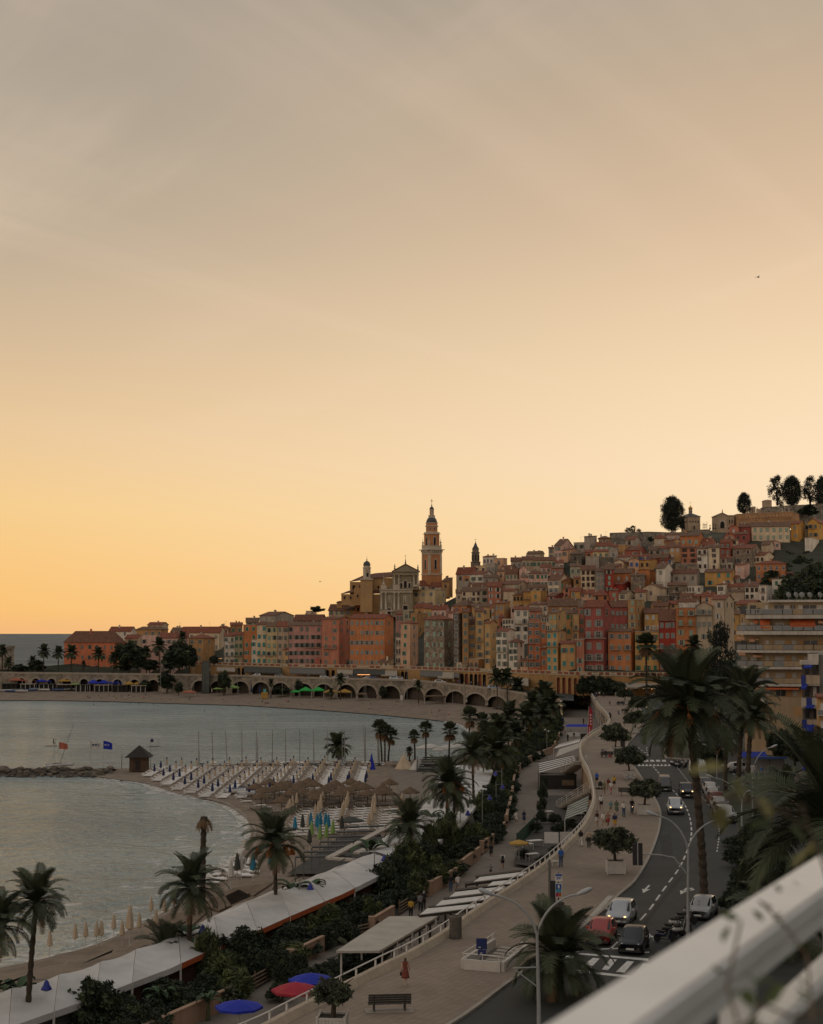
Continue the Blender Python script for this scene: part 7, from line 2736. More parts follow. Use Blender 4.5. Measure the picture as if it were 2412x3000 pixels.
tent('long white tent with an orange trimmed eave behind the orange fruit palm',TENT_L[4:8],[(388,2878),(500,2836),(612,2785),(778,2716),(850,2684)],4,4.0,4.3,5.3,(1,2,3))
tent('white tent with an orange edge in mid strip below the slatted pergola',TENT_L[7:],[(850,2684),(927,2651),(1004,2619),(1157,2542),(1174,2532)],4,4.0,4.3,5.2,(0,1,3))
tent('very large white roof spreading behind the tall date palms',[(1043,2500),(1180,2420),(1256,2330),(1300,2244)],[(1176,2522),(1262,2483),(1349,2421),(1421,2327),(1445,2256)],5,4.3,4.4,4.9,None)
# slatted pergola
pg=[(866,2512),(1010,2424),(1160,2420),(1030,2508)]
c_=G(1000,2470,3.4)
t=thing('pergola','grey slatted pergola with long pale beams beside the large white roof','pergola',(c_.x,c_.y,BZ))
PG=mat('pergola_grey',(.115,.12,.12),.7,.2,1.5)
PP=mat('pergola_pale',(.40,.36,.31),.8,.12,1.2)
for k in range(7):
 a=G(*[lerp(pg[0][i],pg[1][i],k/6)for i in(0,1)],3.2)-c_
 e=G(*[lerp(pg[3][i],pg[2][i],k/6)for i in(0,1)],3.2)-c_
 a.z=e.z=0
 ptube('slat',PG,t,[a+V((0,0,3.0)),e+V((0,0,3.0))],.13,4)
 pbox('post',PG,t,a.x-.07,a.y-.07,0,a.x+.07,a.y+.07,2.88)
for(p,q)in(((964,2515),(1158,2412)),((1045,2500),(1188,2436)),((964,2515),(1040,2520))):
 a,e=G(*p,3.7)-c_,G(*q,3.7)-c_
 a.z=e.z=3.35
 d_=(e-a).normalized()
 n_=V((-d_.y,d_.x,0))*.42
 g=MB();z_=V((0,0,.22))
 g.add([a-n_,e-n_,e+n_,a+n_,a-n_+z_,e-n_+z_,e+n_+z_,a+n_+z_],BOXF)
 g.build('beam',PP,t)
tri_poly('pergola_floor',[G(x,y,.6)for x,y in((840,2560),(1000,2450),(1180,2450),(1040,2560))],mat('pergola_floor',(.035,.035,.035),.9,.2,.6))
# --- low garden wall with pillars along the walkway
PINKW=mat('garden_wall_plaster',(.36,.235,.16),.9,.12,.4,.1,3,streak=.18)
wl2=[G(x,y,LZ)for x,y in WALL_LINE]
seg_px=[((300,3120),(681,2946)),((700,2925),(790,2874)),((850,2838),(947,2789)),((960,2770),(1080,2742)),((1089,2736),(1153,2696)),((1170,2680),(1246,2631)),((1256,2625),(1337,2579)),((1345,2562),(1406,2514)),((1412,2500),(1446,2474)),((1452,2462),(1479,2437)),((1484,2420),(1498,2358)),((1500,2345),(1508,2290)),((1511,2280),(1530,2246)),((1534,2243),(1577,2223)),((1580,2222),(1619,2206)),((1621,2203),(1640,2160))]
names_=['bottom left corner','gap','below the orange-edged tent','gap','under the large leafy shrubs','gap','beside two walkers on the lower walkway','left of the two stair flights','stepped corner','left of the walking couple','behind the lamp with two poles','upper bend','foot of the upper bend','long pale stretch before the palms','far stretch beyond the slatted canopies','last stretch by the red flag']
for i,((a,c),nm)in enumerate(zip(seg_px,names_)):
 A_,C_=G(*a,LZ),G(*c,LZ)
 timber=nm=='gap'
 ordinal=['first','second','third'][[1,3,5].index(i)]if timber else ''
 t=thing('timber_fence' if timber else 'garden_wall',(f'low timber slat fence between wall pieces along the walkway, {ordinal} from the bottom' if timber else f'low pinkish plaster wall along the lower walkway, {nm}'),'fence' if timber else 'wall',tuple(A_))
 d_=C_-A_
 n_=V((-d_.y,d_.x,0)).normalized()*.14
 if timber:
  for k in range(4):
   ptube('slat',mat('fence_timber',(.16,.11,.07),.9,.2,2),t,[V((0,0,.18+k*.28)),d_+V((0,0,.18+k*.28))],.075,4)
  for u in(0,.5,1):
   q=d_*u
   pbox('post',MATS['fence_timber'],t,q.x-.06,q.y+.08,0,q.x+.06,q.y+.2,1.3)
 else:
  g=MB();z_=V((0,0,1.25))
  P=[-n_,d_-n_,d_+n_,n_]
  g.add(P+[q+z_ for q in P],[(4,5,6,7),(0,1,5,4),(1,2,6,5),(2,3,7,6),(3,0,4,7)])
  g.build('wall_face',PINKW,t)
  g=MB();
  P=[-n_*1.35+z_*1.003,d_-n_*1.35+z_*1.003,d_+n_*1.35+z_*1.003,n_*1.35+z_*1.003]
  z_=V((0,0,.09))
  g.add(P+[q+z_ for q in P],BOXF)
  g.build('coping',PINKW,t)
  pcbox('pillar',PINKW,t,(0,0,.75),(.55,.55,1.5))
wlS=resample(wl2,1.4)
sin_=[V(p)for p in along([(100,3090),(450,2930),(700,2830),(1000,2680),(1240,2540),(1380,2430),(1440,2330),(1480,2230),(1560,2140)],LZ,120)]
wlA=along(list(WALL_LINE),LZ,120)
for i in range(120):
 for u in(.18,.5,.8):
  if U(0,1)<.22:
   continue
  p=wlA[i].lerp(sin_[i],u+U(-.12,.12))
  near=i<55
  w_=U(2.0,3.6)*(1 if u<.6 else 1.1)
  h_=U(1.3,2.3)*((U(1.3,2.0)if i%22<12 else .9)if u>.6 else 1)
  if U(0,1)<.24:
   bush('pale green spiky shrub among the darker ones of the planted strip',p,w_*.8,h_*1.15,i,'pale shrubs of the planted strip','pale')
  else:
   bush('dense dark green shrub in the planted strip between tents and lower walkway',p,w_,h_,i+int(u*10),'shrubs of the planted strip')
def paddle_mesh(seed,rise):
 g=MB()
 pts,z,x,a=[],0,0,rise
 for k in range(9):
  pts.append(V((x,0,z)))
  x+=cos(a)/8;z+=sin(a)/8;a-=.16+.05*k
 W_=[.01,.02,.07,.12,.14,.13,.11,.07,.01]
 for k in range(8):
  for s_ in(-1,1):
   a_,c_=pts[k],pts[k+1]
   g.add([a_,c_,c_+V((0,s_*W_[k+1],.04)),a_+V((0,s_*W_[k],.04))],[(0,1,2,3)])
 return g.mesh('paddle_leaf',[leafmat('banana_leaf',(.045,.085,.035)),leafmat('banana_leaf_dark',(.03,.058,.026))][seed%2])
PADM=[paddle_mesh(k,r_)for k,r_ in enumerate((R(80),R(65),R(50),R(72)))]
for i,(px,py,h_,lb)in enumerate(((1085,2560,5.2,'broad-leaved banana plant beside the blue lamp in mid strip'),(860,2690,4.6,'broad-leaved banana plant in front of the orange-edged tent'),(905,2682,4.2,'broad-leaved banana plant right of the lamp pole by the tent'),(1180,2500,4.6,'banana plant at the foot of the palm before the large roof'),(540,2850,4.8,'banana plant at the foot of the palm beside the bare trunk'),(45,3010,4.2,'banana plant at the bottom left corner'),(1262,2450,4.4,'banana plant right of the palm before the large roof'),(520,2880,3.5,'low banana plant in the lower left shrubs'),(470,2985,3.0,'small banana plant at the bottom left wall'),(610,2990,2.6,'spiky banana plant left of the blue parasol'))):
 t=thing('banana_plant',lb,'plant',tuple(G(px,py,LZ)),U(0,6))
 ptube('stem',leafmat('banana_stem',(.07,.085,.04)),t,[(0,0,0),(0,0,h_*.45)],[.16,.1],7)
 for k in range(10):
  s_=h_*U(.5,.68)
  o=obj('paddle_leaf',PADM[k%4],t,(0,0,h_*.4),k*2.4+U(-.3,.3),(s_,s_,s_))
NP=[('palm at the lower left, slender trunk before the white tent',107,2643,78,3060,100,'date',0),('palm cut by the left edge of the photo, low fronds',-8,2712,-30,3080,105,'date',0),('palm beside the bare trunk on the narrow beach',560,2600,553,2862,106,'date',0),('palm with orange fruit before the orange-edged tent',806,2474,808,2722,104,'date',1),('palm before the large white roof, left of the tall pair',1202,2417,1200,2545,84,'date',0),('tall date palm before the large white roof, front of a pair',1311,2296,1309,2470,84,'date',1),('thinner palm close behind the front one of the pair',1332,2330,1330,2462,62,'date',0),('tall slim palm between the large roof and the lamps',1383,2206,1389,2395,64,'date',0),('bushy palm in the thick clump left of the walkway bend',1456,2199,1453,2310,66,'date',0),('bushy palm second in the thick clump left of the bend',1428,2170,1430,2270,56,'date',0),('short-trunked palm on the beach beyond the lounger rows',990,2188,992,2236,42,'date',0),('palm at the rear of the thick clump, above the walkway bend',1543,2102,1543,2190,40,'date',0),('tall palm in the clump left of the under-promenade shops',1595,2040,1596,2140,44,'date',0),('palm right of the clump left of the shops',1614,2066,1612,2144,42,'date',1),('lower palm of the clump left of the shops',1586,2098,1588,2150,40,'date',0),('palm before the quay wall, left of the twin palms',1456,1988,1458,2082,28,'date',0),('palm before the quay wall, right of the twin palms',1484,1986,1488,2082,28,'date',0),('low palm right of the twin palms by the quay wall',1516,2014,1516,2080,28,'date',0),('dense palm in the middle of the clump below the quay wall end',1490,2100,1490,2200,44,'date',0),('palm in the clump right behind the fan palms',1460,2140,1462,2230,46,'date',0),('palm between the clump and the lower walkway',1512,2150,1510,2225,38,'date',0),('palm under the two tall ones left of the shops',1560,2060,1560,2150,34,'date',0),('fan palm with a thick crown, tallest near the water terrace',1377,2099,1374,2210,34,'fan',0),('fan palm on the water terrace, second from the right',1319,2140,1316,2224,30,'fan',0),('fan palm on the water terrace, third from the right',1248,2136,1248,2226,27,'fan',0),('small fan palm at the left of the water terrace',1214,2155,1216,2226,21,'fan',0),('fan palm of the tight trio, left trunk',1112,2134,1119,2230,30,'fan',0),('fan palm of the tight trio, right trunk',1146,2156,1138,2230,28,'fan',0),('fan palm of the tight trio, middle trunk',1128,2142,1128,2232,28,'fan',0),('stunted palm left of the fan palms',1200,2200,1200,2230,14,'fan',0),('fan palm behind the tallest one by the water terrace',1412,2112,1410,2200,30,'fan',0),('short feather palm in the lower left shrubs',485,2790,485,2862,92,'date',0),('small feather palm below the pale flat canopy',1028,2812,1030,2848,62,'date',0),('small yucca-like palm by the wall in the lower left',262,2960,262,3012,42,'date',0),('small yucca-like palm by the blue parasol',672,2920,672,2962,34,'date',0)]
for i,(lb,px,py,bx,by,rp,kd,fr)in enumerate(NP):
 bs=G(bx,by,LZ if by>2240 or bx>1420 else(1.0 if bx>1100 else BZ))
 tp3=D(px,py,bs.y)
 h_=tp3.z-bs.z
 palm(lb,bs,h_,rp/F*bs.y*(1.12 if kd=='date' else 1.05),n=46 if kd=='date' else 40,lean=(tp3.x-bs.x,0),kind=kd,fruit=bool(fr),r0=.2 if h_>1 else .15,dead=.06 if kd=='date' else .2)
bs=G(592,2647,BZ)
tp3=D(598,2392,bs.y)
t=palm('dead palm on the beach, bare shaggy trunk with drooping brown fronds',bs,tp3.z-bs.z,1.5,n=26,lean=(tp3.x-bs.x,0),kind='date',dead=1.0,r0=.36,seed=5)
# --- lamps with blue shades along the strip
BLUEP=mat('lamp_blue',(.015,.03,.28),.45,.1,2)
LAMPW=mat('lamp_glass_white',(.5,.5,.46),.3,.1,2)
def shade_lamp(label,px,ytop,ybase,arm,zb=LZ):
 a=G(px,ybase,zb)
 hh=D(px,ytop,a.y).z-zb
 t=thing('street_lamp',label,'street lamp',tuple(a))
 ptube('pole',PGR,t,[(0,0,0),(0,0,hh)],[.08,.045],7)
 ptube('arm',PGR,t,[(0,0,hh-.5),(arm,0,hh-.45)],.03,5)
 plathe('shade',BLUEP,t,[(.36,hh-1.1),(.34,hh-1.0),(.2,hh-.78),(.16,hh-.62),(.05,hh-.5)],10,(arm,0,0),sm=True)
 plathe('bulb_glass',LAMPW,t,[(.05,hh-1.25),(.2,hh-1.18),(.22,hh-1.101)],8,(arm,0,0))
for lb,px,yt,yb_,arm in(('lamp with a blue shade over the tent behind the orange fruit palm',877,2572,2696,1.0),('lamp with a blue shade among the banana plants in mid strip',1097,2490,2606,1.0),('lamp with a blue shade beside the tall date palm pair',1349,2362,2468,.95),('lamp with a blue shade left of the walking couple',1414,2318,2442,.95),('lamp with a blue shade before the walkway bend, near one',1454,2288,2380,.95),('lamp with a blue shade before the walkway bend, far one',1471,2250,2352,-.95),('lamp with a blue shade beside the palm next to the bare trunk',555,2690,2850,1.0),('lamp with a blue shade before the lower left tent',88,2848,3050,1.0)):
 shade_lamp(lb,px,yt,yb_,arm)
a=G(1603,2226,LZ)
t=thing('globe_lamp','tall lamp with two white globes above the far lower walkway','street lamp',tuple(a))
hh=D(1603,2138,a.y).z-LZ
ptube('pole',PGR,t,[(0,0,0),(0,0,hh)],.07,6)
for x,z in((-.35,0),(.35,-.3)):
 plathe('globe',LAMPW,t,[(.02,hh+z-.2),(.22,hh+z),(.02,hh+z+.2)],8,(x,0,0))
parasol_closed('closed pale parasol standing in the shrubs beside the tall date palms',G(1381,2455,LZ),3.2,'grey',r=.55)
# PROMENADE, LOWER TERRACES, ROAD, RIGHT SIDE
rnd=random.Random(53)
RETW=mat('retaining_plaster',(.30,.20,.12),.9,.15,.3,.1,4,streak=.25)
PARW=mat('parapet_cream',(.46,.385,.29),.9,.12,.35,.1,4,streak=.15)
RAILW=mat('rail_white',(.62,.60,.56),.5,.1,3)
p0=par[0]
ret=thing('retaining_wall','ochre retaining wall carrying the promenade above the lower walkway','wall',(p0.x,p0.y,LZ))
g=MB()
for a,c in zip(par,par[1:]):
 g.face([(a.x-p0.x-.02,a.y-p0.y,-.3),(c.x-p0.x-.02,c.y-p0.y,-.3),(c.x-p0.x-.02,c.y-p0.y,PZ-LZ-.02),(a.x-p0.x-.02,a.y-p0.y,PZ-LZ-.02)])
g.build('wall_face',RETW,ret)
# doors and windows of the shops below the far promenade
for i in range(len(par)-1):
 a,c=par[i],par[i+1]
 if a.y>330 and(c-a).length>2.0:
  d_=(c-a).normalized()
  nrm=V((-d_.y,d_.x,0))
  if nrm.x>0:
   nrm=-nrm
  L=(c-a).length
  k=1.2
  while k<L-.8:
   q=a+d_*k+nrm*.05
   rz=math.atan2(d_.y,d_.x)
   for zz,hh in((.1,2.0),(2.9,1.1)):
    w=MB();w.cbox((0,0,zz+hh/2),(.9,.12,hh));w.build('shop_window' if zz>1 else 'shop_door',POLEM if(int(k*7)%3)else DARKWIN,ret,(q.x-p0.x,q.y-p0.y,0),rz)
   k+=2.4
ppt=thing('parapet','low cream parapet with a white pipe rail winding along the sea side of the promenade','parapet',(p0.x,p0.y,PZ))
pr=resample([(v.x,v.y,0)for v in par],1.0)
g=MB()
prof=[(-.32,-.6),(-.32,.42),(.02,.42),(.22,.06),(.26,-.02)]
ring=[]
for i,p in enumerate(pr):
 t_=pr[min(i+1,len(pr)-1)]-pr[max(i-1,0)]
 n_=V((t_.y,-t_.x,0)).normalized()
 ring.append([(p.x-p0.x+n_.x*o,p.y-p0.y+n_.y*o,z)for o,z in prof])
m_=len(prof)
g.add([v for r_ in ring for v in r_],[(i*m_+j,(i+1)*m_+j,(i+1)*m_+j+1,i*m_+j+1)for i in range(len(ring)-1)for j in range(m_-1)])
g.build('kerb_wall',PARW,ppt)
g=MB()
rp_=[V(r_[1]).lerp(V(r_[2]),.35)for r_ in ring]
g.tube([q+V((0,0,.5))for q in rp_],.045,6)
g.build('top_rail',RAILW,ppt)
pm=MB();pm.box(-.05,-.05,0,.05,.05,.46);PST=pm.mesh('post',RAILW)
k=0
for i in range(0,len(rp_),2):
 if rp_[i].y+p0.y>300:
  continue
 obj('post',PST,ppt,tuple(rp_[i]+V((0,0,.001))),math.atan2((rp_[min(i+1,len(rp_)-1)]-rp_[i]).y,(rp_[min(i+1,len(rp_)-1)]-rp_[i]).x))
far_posts=MB()
for i in range(0,len(rp_),3):
 if rp_[i].y+p0.y>300:
  q=rp_[i]
  far_posts.box(q.x-.05,q.y-.05,q.z,q.x+.05,q.y+.05,q.z+.46)
o=far_posts.build('posts_far',RAILW,ppt)
o.name='post_row'
o['kind']='stuff'
# --- things on the lower level
def slab_on(root,pts,z,th,m,name,o0):
 g=MB()
 P=[G(x,y,z)-o0 for x,y in pts]
 n=len(P)
 u=V((0,0,th))
 g.add(P+[q+u for q in P],[tuple(reversed(range(n))),tuple(range(n,2*n))]+[(i,(i+1)%n,n+(i+1)%n,n+i)for i in range(n)])
 me=g.mesh(name,m)
 import bmesh
 bm_=bmesh.new();bm_.from_mesh(me);bmesh.ops.recalc_face_normals(bm_,faces=bm_.faces);bm_.to_mesh(me);bm_.free()
 return obj(name,me,root)
def posts_at(root,pts,z0,z1,o0,m=None,r=.07,nm='post'):
 for x,y in pts:
  q=G(x,y,z1)-o0
  pbox(nm,m or POLEM,root,q.x-r,q.y-r,z0-o0.z,q.x+r,q.y+r,z1-o0.z-.003)
PALE=mat('canopy_roof_pale',(.40,.37,.32),.85,.12,.8,.1,3)
DKB=mat('dark_beam',(.035,.028,.02),.8,.2,2)
WHT=mat('white_panel',(.60,.59,.56),.7,.08,1.5)
# pale flat canopy
c0=G(1130,2740,LZ)
t=thing('flat_canopy','long pale flat canopy on white posts beside the parapet','canopy',tuple(c0))
slab_on(t,[(985,2792),(1141,2690),(1283,2690),(1112,2792)],5.0,.16,PALE,'roof',c0)
slab_on(t,[(1112,2793),(1283,2691),(1287,2694),(1118,2796)],4.8,.2,DKB,'fascia',c0)
posts_at(t,[(1120,2786),(1164,2760),(1208,2735),(1250,2712),(1277,2694),(1000,2786),(1060,2745)],LZ,5.0,c0)
for k in range(5):
 q=G(1150+k*26,2800-k*16,LZ)
 tt=thing('cafe_table',f'small dark cafe table under the long pale flat canopy, {ORD[k]} from the near end','table',tuple(q))
 plathe('table_top',DKB,tt,[(.02,.72),(.42,.72),(.42,.76),(.02,.76)],10)
 ptube('leg',IRON,tt,[(0,0,0),(0,0,.719)],.04,5)
c0=G(1390,2620,LZ)
t=thing('striped_pergola','pergola of dark beams with five long white panels above the lower walkway','pergola',tuple(c0))
def q3(x,y):
 return 1200+x*.404,2300+y*.404
for pan in([(75,943),(130,900),(520,862),(485,890)],[(190,880),(235,842),(600,800),(560,832)],[(290,815),(335,780),(695,738),(650,772)],[(565,735),(605,705),(775,688),(735,718)],[(465,705),(510,672),(855,630),(815,660)]):
 slab_on(t,[q3(*p)for p in pan],5.35,.06,WHT,'panel',c0)
for bm_ in([(60,950),(490,898),(505,908),(75,962)],[(140,893),(560,838),(575,852),(155,905)],[(250,830),(650,780),(665,794),(265,843)],[(330,768),(735,722),(750,733),(345,780)],[(400,720),(815,665),(830,678),(415,733)],[(480,668),(860,620),(872,630),(492,680)]):
 slab_on(t,[q3(*p)for p in bm_],5.15,.19,DKB,'beam',c0)
posts_at(t,[q3(75,950),q3(150,895),q3(260,833),q3(345,772),q3(410,722),q3(490,672),q3(300,925),q3(505,735)],LZ,5.15,c0,DKB,.09)
slab_on(t,[q3(95,960),q3(500,905),q3(500,960),q3(150,1010)],2.05,.03,DKB,'floor',c0)
# small striped canopy before it
c0=G(1275,2668,LZ)
# straw parasol terrace
parasol_open('straw yellow open parasol on the lower terrace beside the blue shirted man',G(1521,2528,LZ),2.6,1.15,'yellow')
def box_thing(name,label,cat,px,py,dims,m,rz=0,part='body',z=LZ,legs=None):
 t=thing(name,label,cat,tuple(G(px,py,z)),rz)
 g=MB()
 if legs:
  g.box(-dims[0]/2,-dims[1]/2,dims[2]-.06,dims[0]/2,dims[1]/2,dims[2])
  g.build('table_top',m,t)
  for sx in(-1,1):
   for sy in(-1,1):
    l_=MB();l_.box(sx*(dims[0]/2-.06)-.025,sy*(dims[1]/2-.06)-.025,0,sx*(dims[0]/2-.06)+.025,sy*(dims[1]/2-.06)+.025,dims[2]-.061);l_.build('leg',legs,t)
 else:
  g.box(-dims[0]/2,-dims[1]/2,0,dims[0]/2,dims[1]/2,dims[2])
  g.build(part,m,t)
 return t
for i,(px,py,w_,d_,lb)in enumerate(((1568,2480,1.9,1.0,'white table on the lower terrace below the straw parasol'),(1540,2490,1.6,1.2,'white table left of the other on the lower terrace'),(1690,2400,2.2,.8,'white table under the striped grey awning'),(1560,2520,1.4,.8,'white table right of the straw parasol'),(1610,2392,1.0,.8,'small white table in the dark terrace below the stairs'))):
 box_thing('terrace_table',lb,'table',px,py,(w_,d_,.76),WHT,R(30),z=LZ+.4 if i!=9 else LZ,legs=POLEM)
SCRG=mat('screen_green',(.02,.075,.045),.85,.2,1)
for i,(a,c,h_,m,lb)in enumerate((((1515,2484),(1567,2430),1.7,SCRG,'green fabric screen along the lower terrace'),((1660,2460),(1702,2461),1.3,WHT,'left white panel of the terrace balustrade by the parapet'),((1706,2460),(1745,2459),1.3,WHT,'right white panel of the terrace balustrade by the parapet'))):
 A_,C_=G(*a,LZ),G(*c,LZ)
 if i>0:
  A_,C_=G(a[0]-65,a[1]+10,3.0),G(c[0]-65,c[1]+10,3.0)
 t=thing('terrace_screen',lb,'screen',tuple(A_))
 d_=C_-A_
 n_=V((-d_.y,d_.x,0)).normalized()*.03
 g=MB();z_=V((0,0,h_));P=[-n_,d_-n_,d_+n_,n_]
 g.add(P+[q+z_ for q in P],[(4,5,6,7),(0,1,5,4),(1,2,6,5),(2,3,7,6),(3,0,4,7)]);g.build('panel',m,t)
 for u in(0,1):
  q=d_*u
  pbox('post',IRON,t,q.x-.05,q.y-.05+.1,0,q.x+.05,q.y+.05+.1,h_+.1)
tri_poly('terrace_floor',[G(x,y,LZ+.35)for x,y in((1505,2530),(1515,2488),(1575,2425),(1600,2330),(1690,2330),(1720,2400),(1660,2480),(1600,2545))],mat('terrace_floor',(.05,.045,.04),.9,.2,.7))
for i,(px,py,w_,h_)in enumerate(((1570,2440,1.6,1.5),(1585,2415,1.5,2.0),(1588,2380,1.4,2.2),(1590,2345,1.5,2.6),(1594,2330,1.2,3.2),(1640,2440,2.2,1.2),(1670,2425,2.2,1.2),(1535,2515,1.4,1.1),(1600,2530,2.2,1.0),(1632,2505,1.8,1.1),(1625,2415,1.8,1.5),(1700,2390,1.6,1.0))):
 bush(f'dark shrub of the lower terrace between the stair flights and the parapet',G(px,py,LZ+.3),w_,h_,i,'shrubs of the lower terrace')
for i,(px,py,w_,h_)in enumerate(((1005,2862,2.4,1.6),(1045,2850,2.6,2.2),(1085,2838,2.4,2.4),(1110,2812,2.2,2.2),(960,2885,2.4,1.7),(905,2905,2.2,1.7),(870,2890,1.6,2.6),(840,2900,1.8,2.4),(1070,2865,2.2,1.4),(985,2900,2.0,1.5),(815,2935,1.8,1.4))):
 bush('leafy shrub between the lower walkway and the near parapet',G(px,py,LZ),w_,h_,i,'shrubs below the near parapet')
def sloped(label,pts,zs,n,m1,m2,cat='awning',posts=(),frame=None):
 P=[G(x,y,z)for(x,y),z in zip(pts,zs)]
 o0=V((P[0].x,P[0].y,LZ))
 t=thing('striped_canopy',label,cat,tuple(o0))
 P=[p-o0 for p in P]
 for k in range(n):
  a0,a1=P[0].lerp(P[3],k/n),P[0].lerp(P[3],(k+.94)/n)
  b0,b1=P[1].lerp(P[2],k/n),P[1].lerp(P[2],(k+.94)/n)
  g=MB();u=V((0,0,.05))
  g.add([a0,b0,b1,a1,a0+u,b0+u,b1+u,a1+u],BOXF)
  g.build('strip',m1 if k%2==0 else m2,t)
 for i in posts:
  q=P[i]
  pbox('post',frame or POLEM,t,q.x-.05,q.y-.05,0,q.x+.05,q.y+.05,q.z-.002)
 return t
STG1,STG2=fabric('stripe_pale',(.42,.43,.38)),fabric('stripe_green',(.13,.15,.12))
sloped('grey-green and white striped awning below the parapet bend',[(1655,2400),(1720,2376),(1726,2330),(1664,2360)],(4.6,5.2,6.2,5.8),12,STG1,STG2,posts=(0,))
sloped('black and white slatted canopy above the upper stair flight',[(1580,2264),(1690,2232),(1680,2212),(1579,2234)],(4.6,5.4,6.0,5.4),10,WHT,DKB,'canopy',posts=(0,1,3))
sloped('pale sloped canopy behind the black and white one',[(1628,2218),(1697,2192),(1700,2176),(1640,2194)],(4.6,5.4,5.8,5.2),1,PALE,PALE,'canopy',posts=(0,1))
sloped('pale glazed canopy farthest along the lower walkway',[(1622,2194),(1697,2174),(1702,2164),(1640,2180)],(4.6,5.4,5.6,5.0),2,WHT,PALE,'canopy',posts=(0,1))
sloped('narrow white flat awning under the parapet near the striped one',[(1706,2428),(1716,2434),(1742,2376),(1735,2370)],(5.2,5.2,5.2,5.2),1,WHT,WHT,'awning',posts=(0,))
# dark shop box below the canopy
t=thing('kiosk','dark kiosk under the black and white slatted canopy','kiosk',tuple(G(1640,2312,LZ)))
pbox('wall',mat('kiosk_brown',(.02,.016,.014),.8,.2,1),t,-3.2,0,0,2.8,4.5,2.2)
pbox('window',mat('fence_timber',(0,0,0)),t,.4,-.06,.6,2.4,-.003,1.5)
pbox('roof',DKB,t,-3.3,-.1,2.203,2.9,4.6,2.3)
# stairs with white railings
def stair(label,a,c,zt,width,n=14):
 A_,C_=G(*a,LZ),G(*c,zt)
 t=thing('staircase',label,'staircase',tuple(A_))
 d_=C_-A_
 d2=V((d_.x,d_.y,0))
 nrm=V((-d2.y,d2.x,0)).normalized()*width
 st=mat('stair_concrete',(.25,.22,.18),.9,.15,1)
 for k in range(n):
  p,q=d2*(k/n),d2*((k+1)/n)
  z1_=d_.z*(k+1)/n
  g=MB()
  P=[p,q,q+nrm,p+nrm]
  g.add([V((v.x,v.y,max(0,z1_-.5)))for v in P]+[V((v.x,v.y,z1_))for v in P],BOXF)
  me=g.mesh('step',st)
  obj('step',me,t)
 for s_ in(0,1):
  o_=nrm*s_
  for z in(.45,.75,1.05):
   ptube('rail',RAILW,t,[o_+V((0,0,z)),d_+o_+V((0,0,z))],.03,5)
  for k in range(7):
   q=d_*(k/6)+o_
   ptube('baluster',RAILW,t,[q,q+V((0,0,1.05))],.03,5)
stair('near stair flight with white railings up to the promenade',(1630,2368),(1728,2312),PZ,2.0)
stair('upper stair flight with white railings under the slatted canopy',(1608,2290),(1684,2232),PZ,2.0)
# stall, flags, blue sheets near the bend
t=thing('market_stall','small stall with a bright blue roof below the promenade bend','stall',tuple(G(1695,2158,LZ)))
g=MB();g.add([(-3,0,2.4),(3,0,2.4),(3,3,2.4),(-3,3,2.4),(-2.4,1.5,2.9),(2.4,1.5,2.9)],[(0,1,5,4),(1,2,5),(2,3,4,5),(3,0,4)]);g.build('roof',FAB.blue,t)
for x in(-2.9,2.9):
 pbox('post',POLEM,t,x-.04,.05,0,x+.04,.13,2.38)
pbox('counter',WHT,t,-2.6,.3,0,2.6,1.2,1.0)
t=thing('striped_boat_cover','dark and pale striped covers beside the blue roofed stall','cover',tuple(G(1720,2166,LZ)))
for k in range(5):
 pbox('strip',WHT if k%2 else DKB,t,-1.5,k*.5,0,1.5,k*.5+.42,1.4+.1*k)
for i,(px,yt,yb_,lb)in enumerate(((1726,2070,2168,'tall red feather flag before the promenade bend'),(1722,2120,2170,'lower red feather flag before the promenade bend'))):
 a=G(px,yb_,LZ)
 hh=D(px,yt,a.y).z-LZ
 t=thing('feather_flag',lb,'flag',tuple(a))
 ptube('pole',POLEM,t,[(0,0,0),(0,0,hh)],.04,5)
 g=MB();g.box(.05,-.02,hh*.32,.85,.02,hh*.9);g.add([(.05,-.02,hh*.9+.001),(.85,-.02,hh*.9+.001),(.3,-.02,hh)],[(0,1,2)]);g.build('cloth',FAB.red,t)
 for k in range(4):
  pbox('emblem',WHT,t,.3,-.035,hh*(.45+k*.09),.6,-.021,hh*(.50+k*.09))
parasol_open('big bright blue open parasol at the bottom edge beside the parapet',G(700,3050,LZ),2.6,1.55,'blue',n=8,rise=.26)
parasol_open('big crimson open parasol half behind the parapet',G(866,2992,LZ),2.6,1.65,'red',n=8,rise=.30)
parasol_open('blue open parasol behind the crimson one',G(912,2962,LZ),2.6,1.6,'blue',n=8,rise=.28)
MATS['fabric_red'].node_tree.nodes['Color Ramp'].color_ramp.elements[1].color=(.36,.02,.045,1)
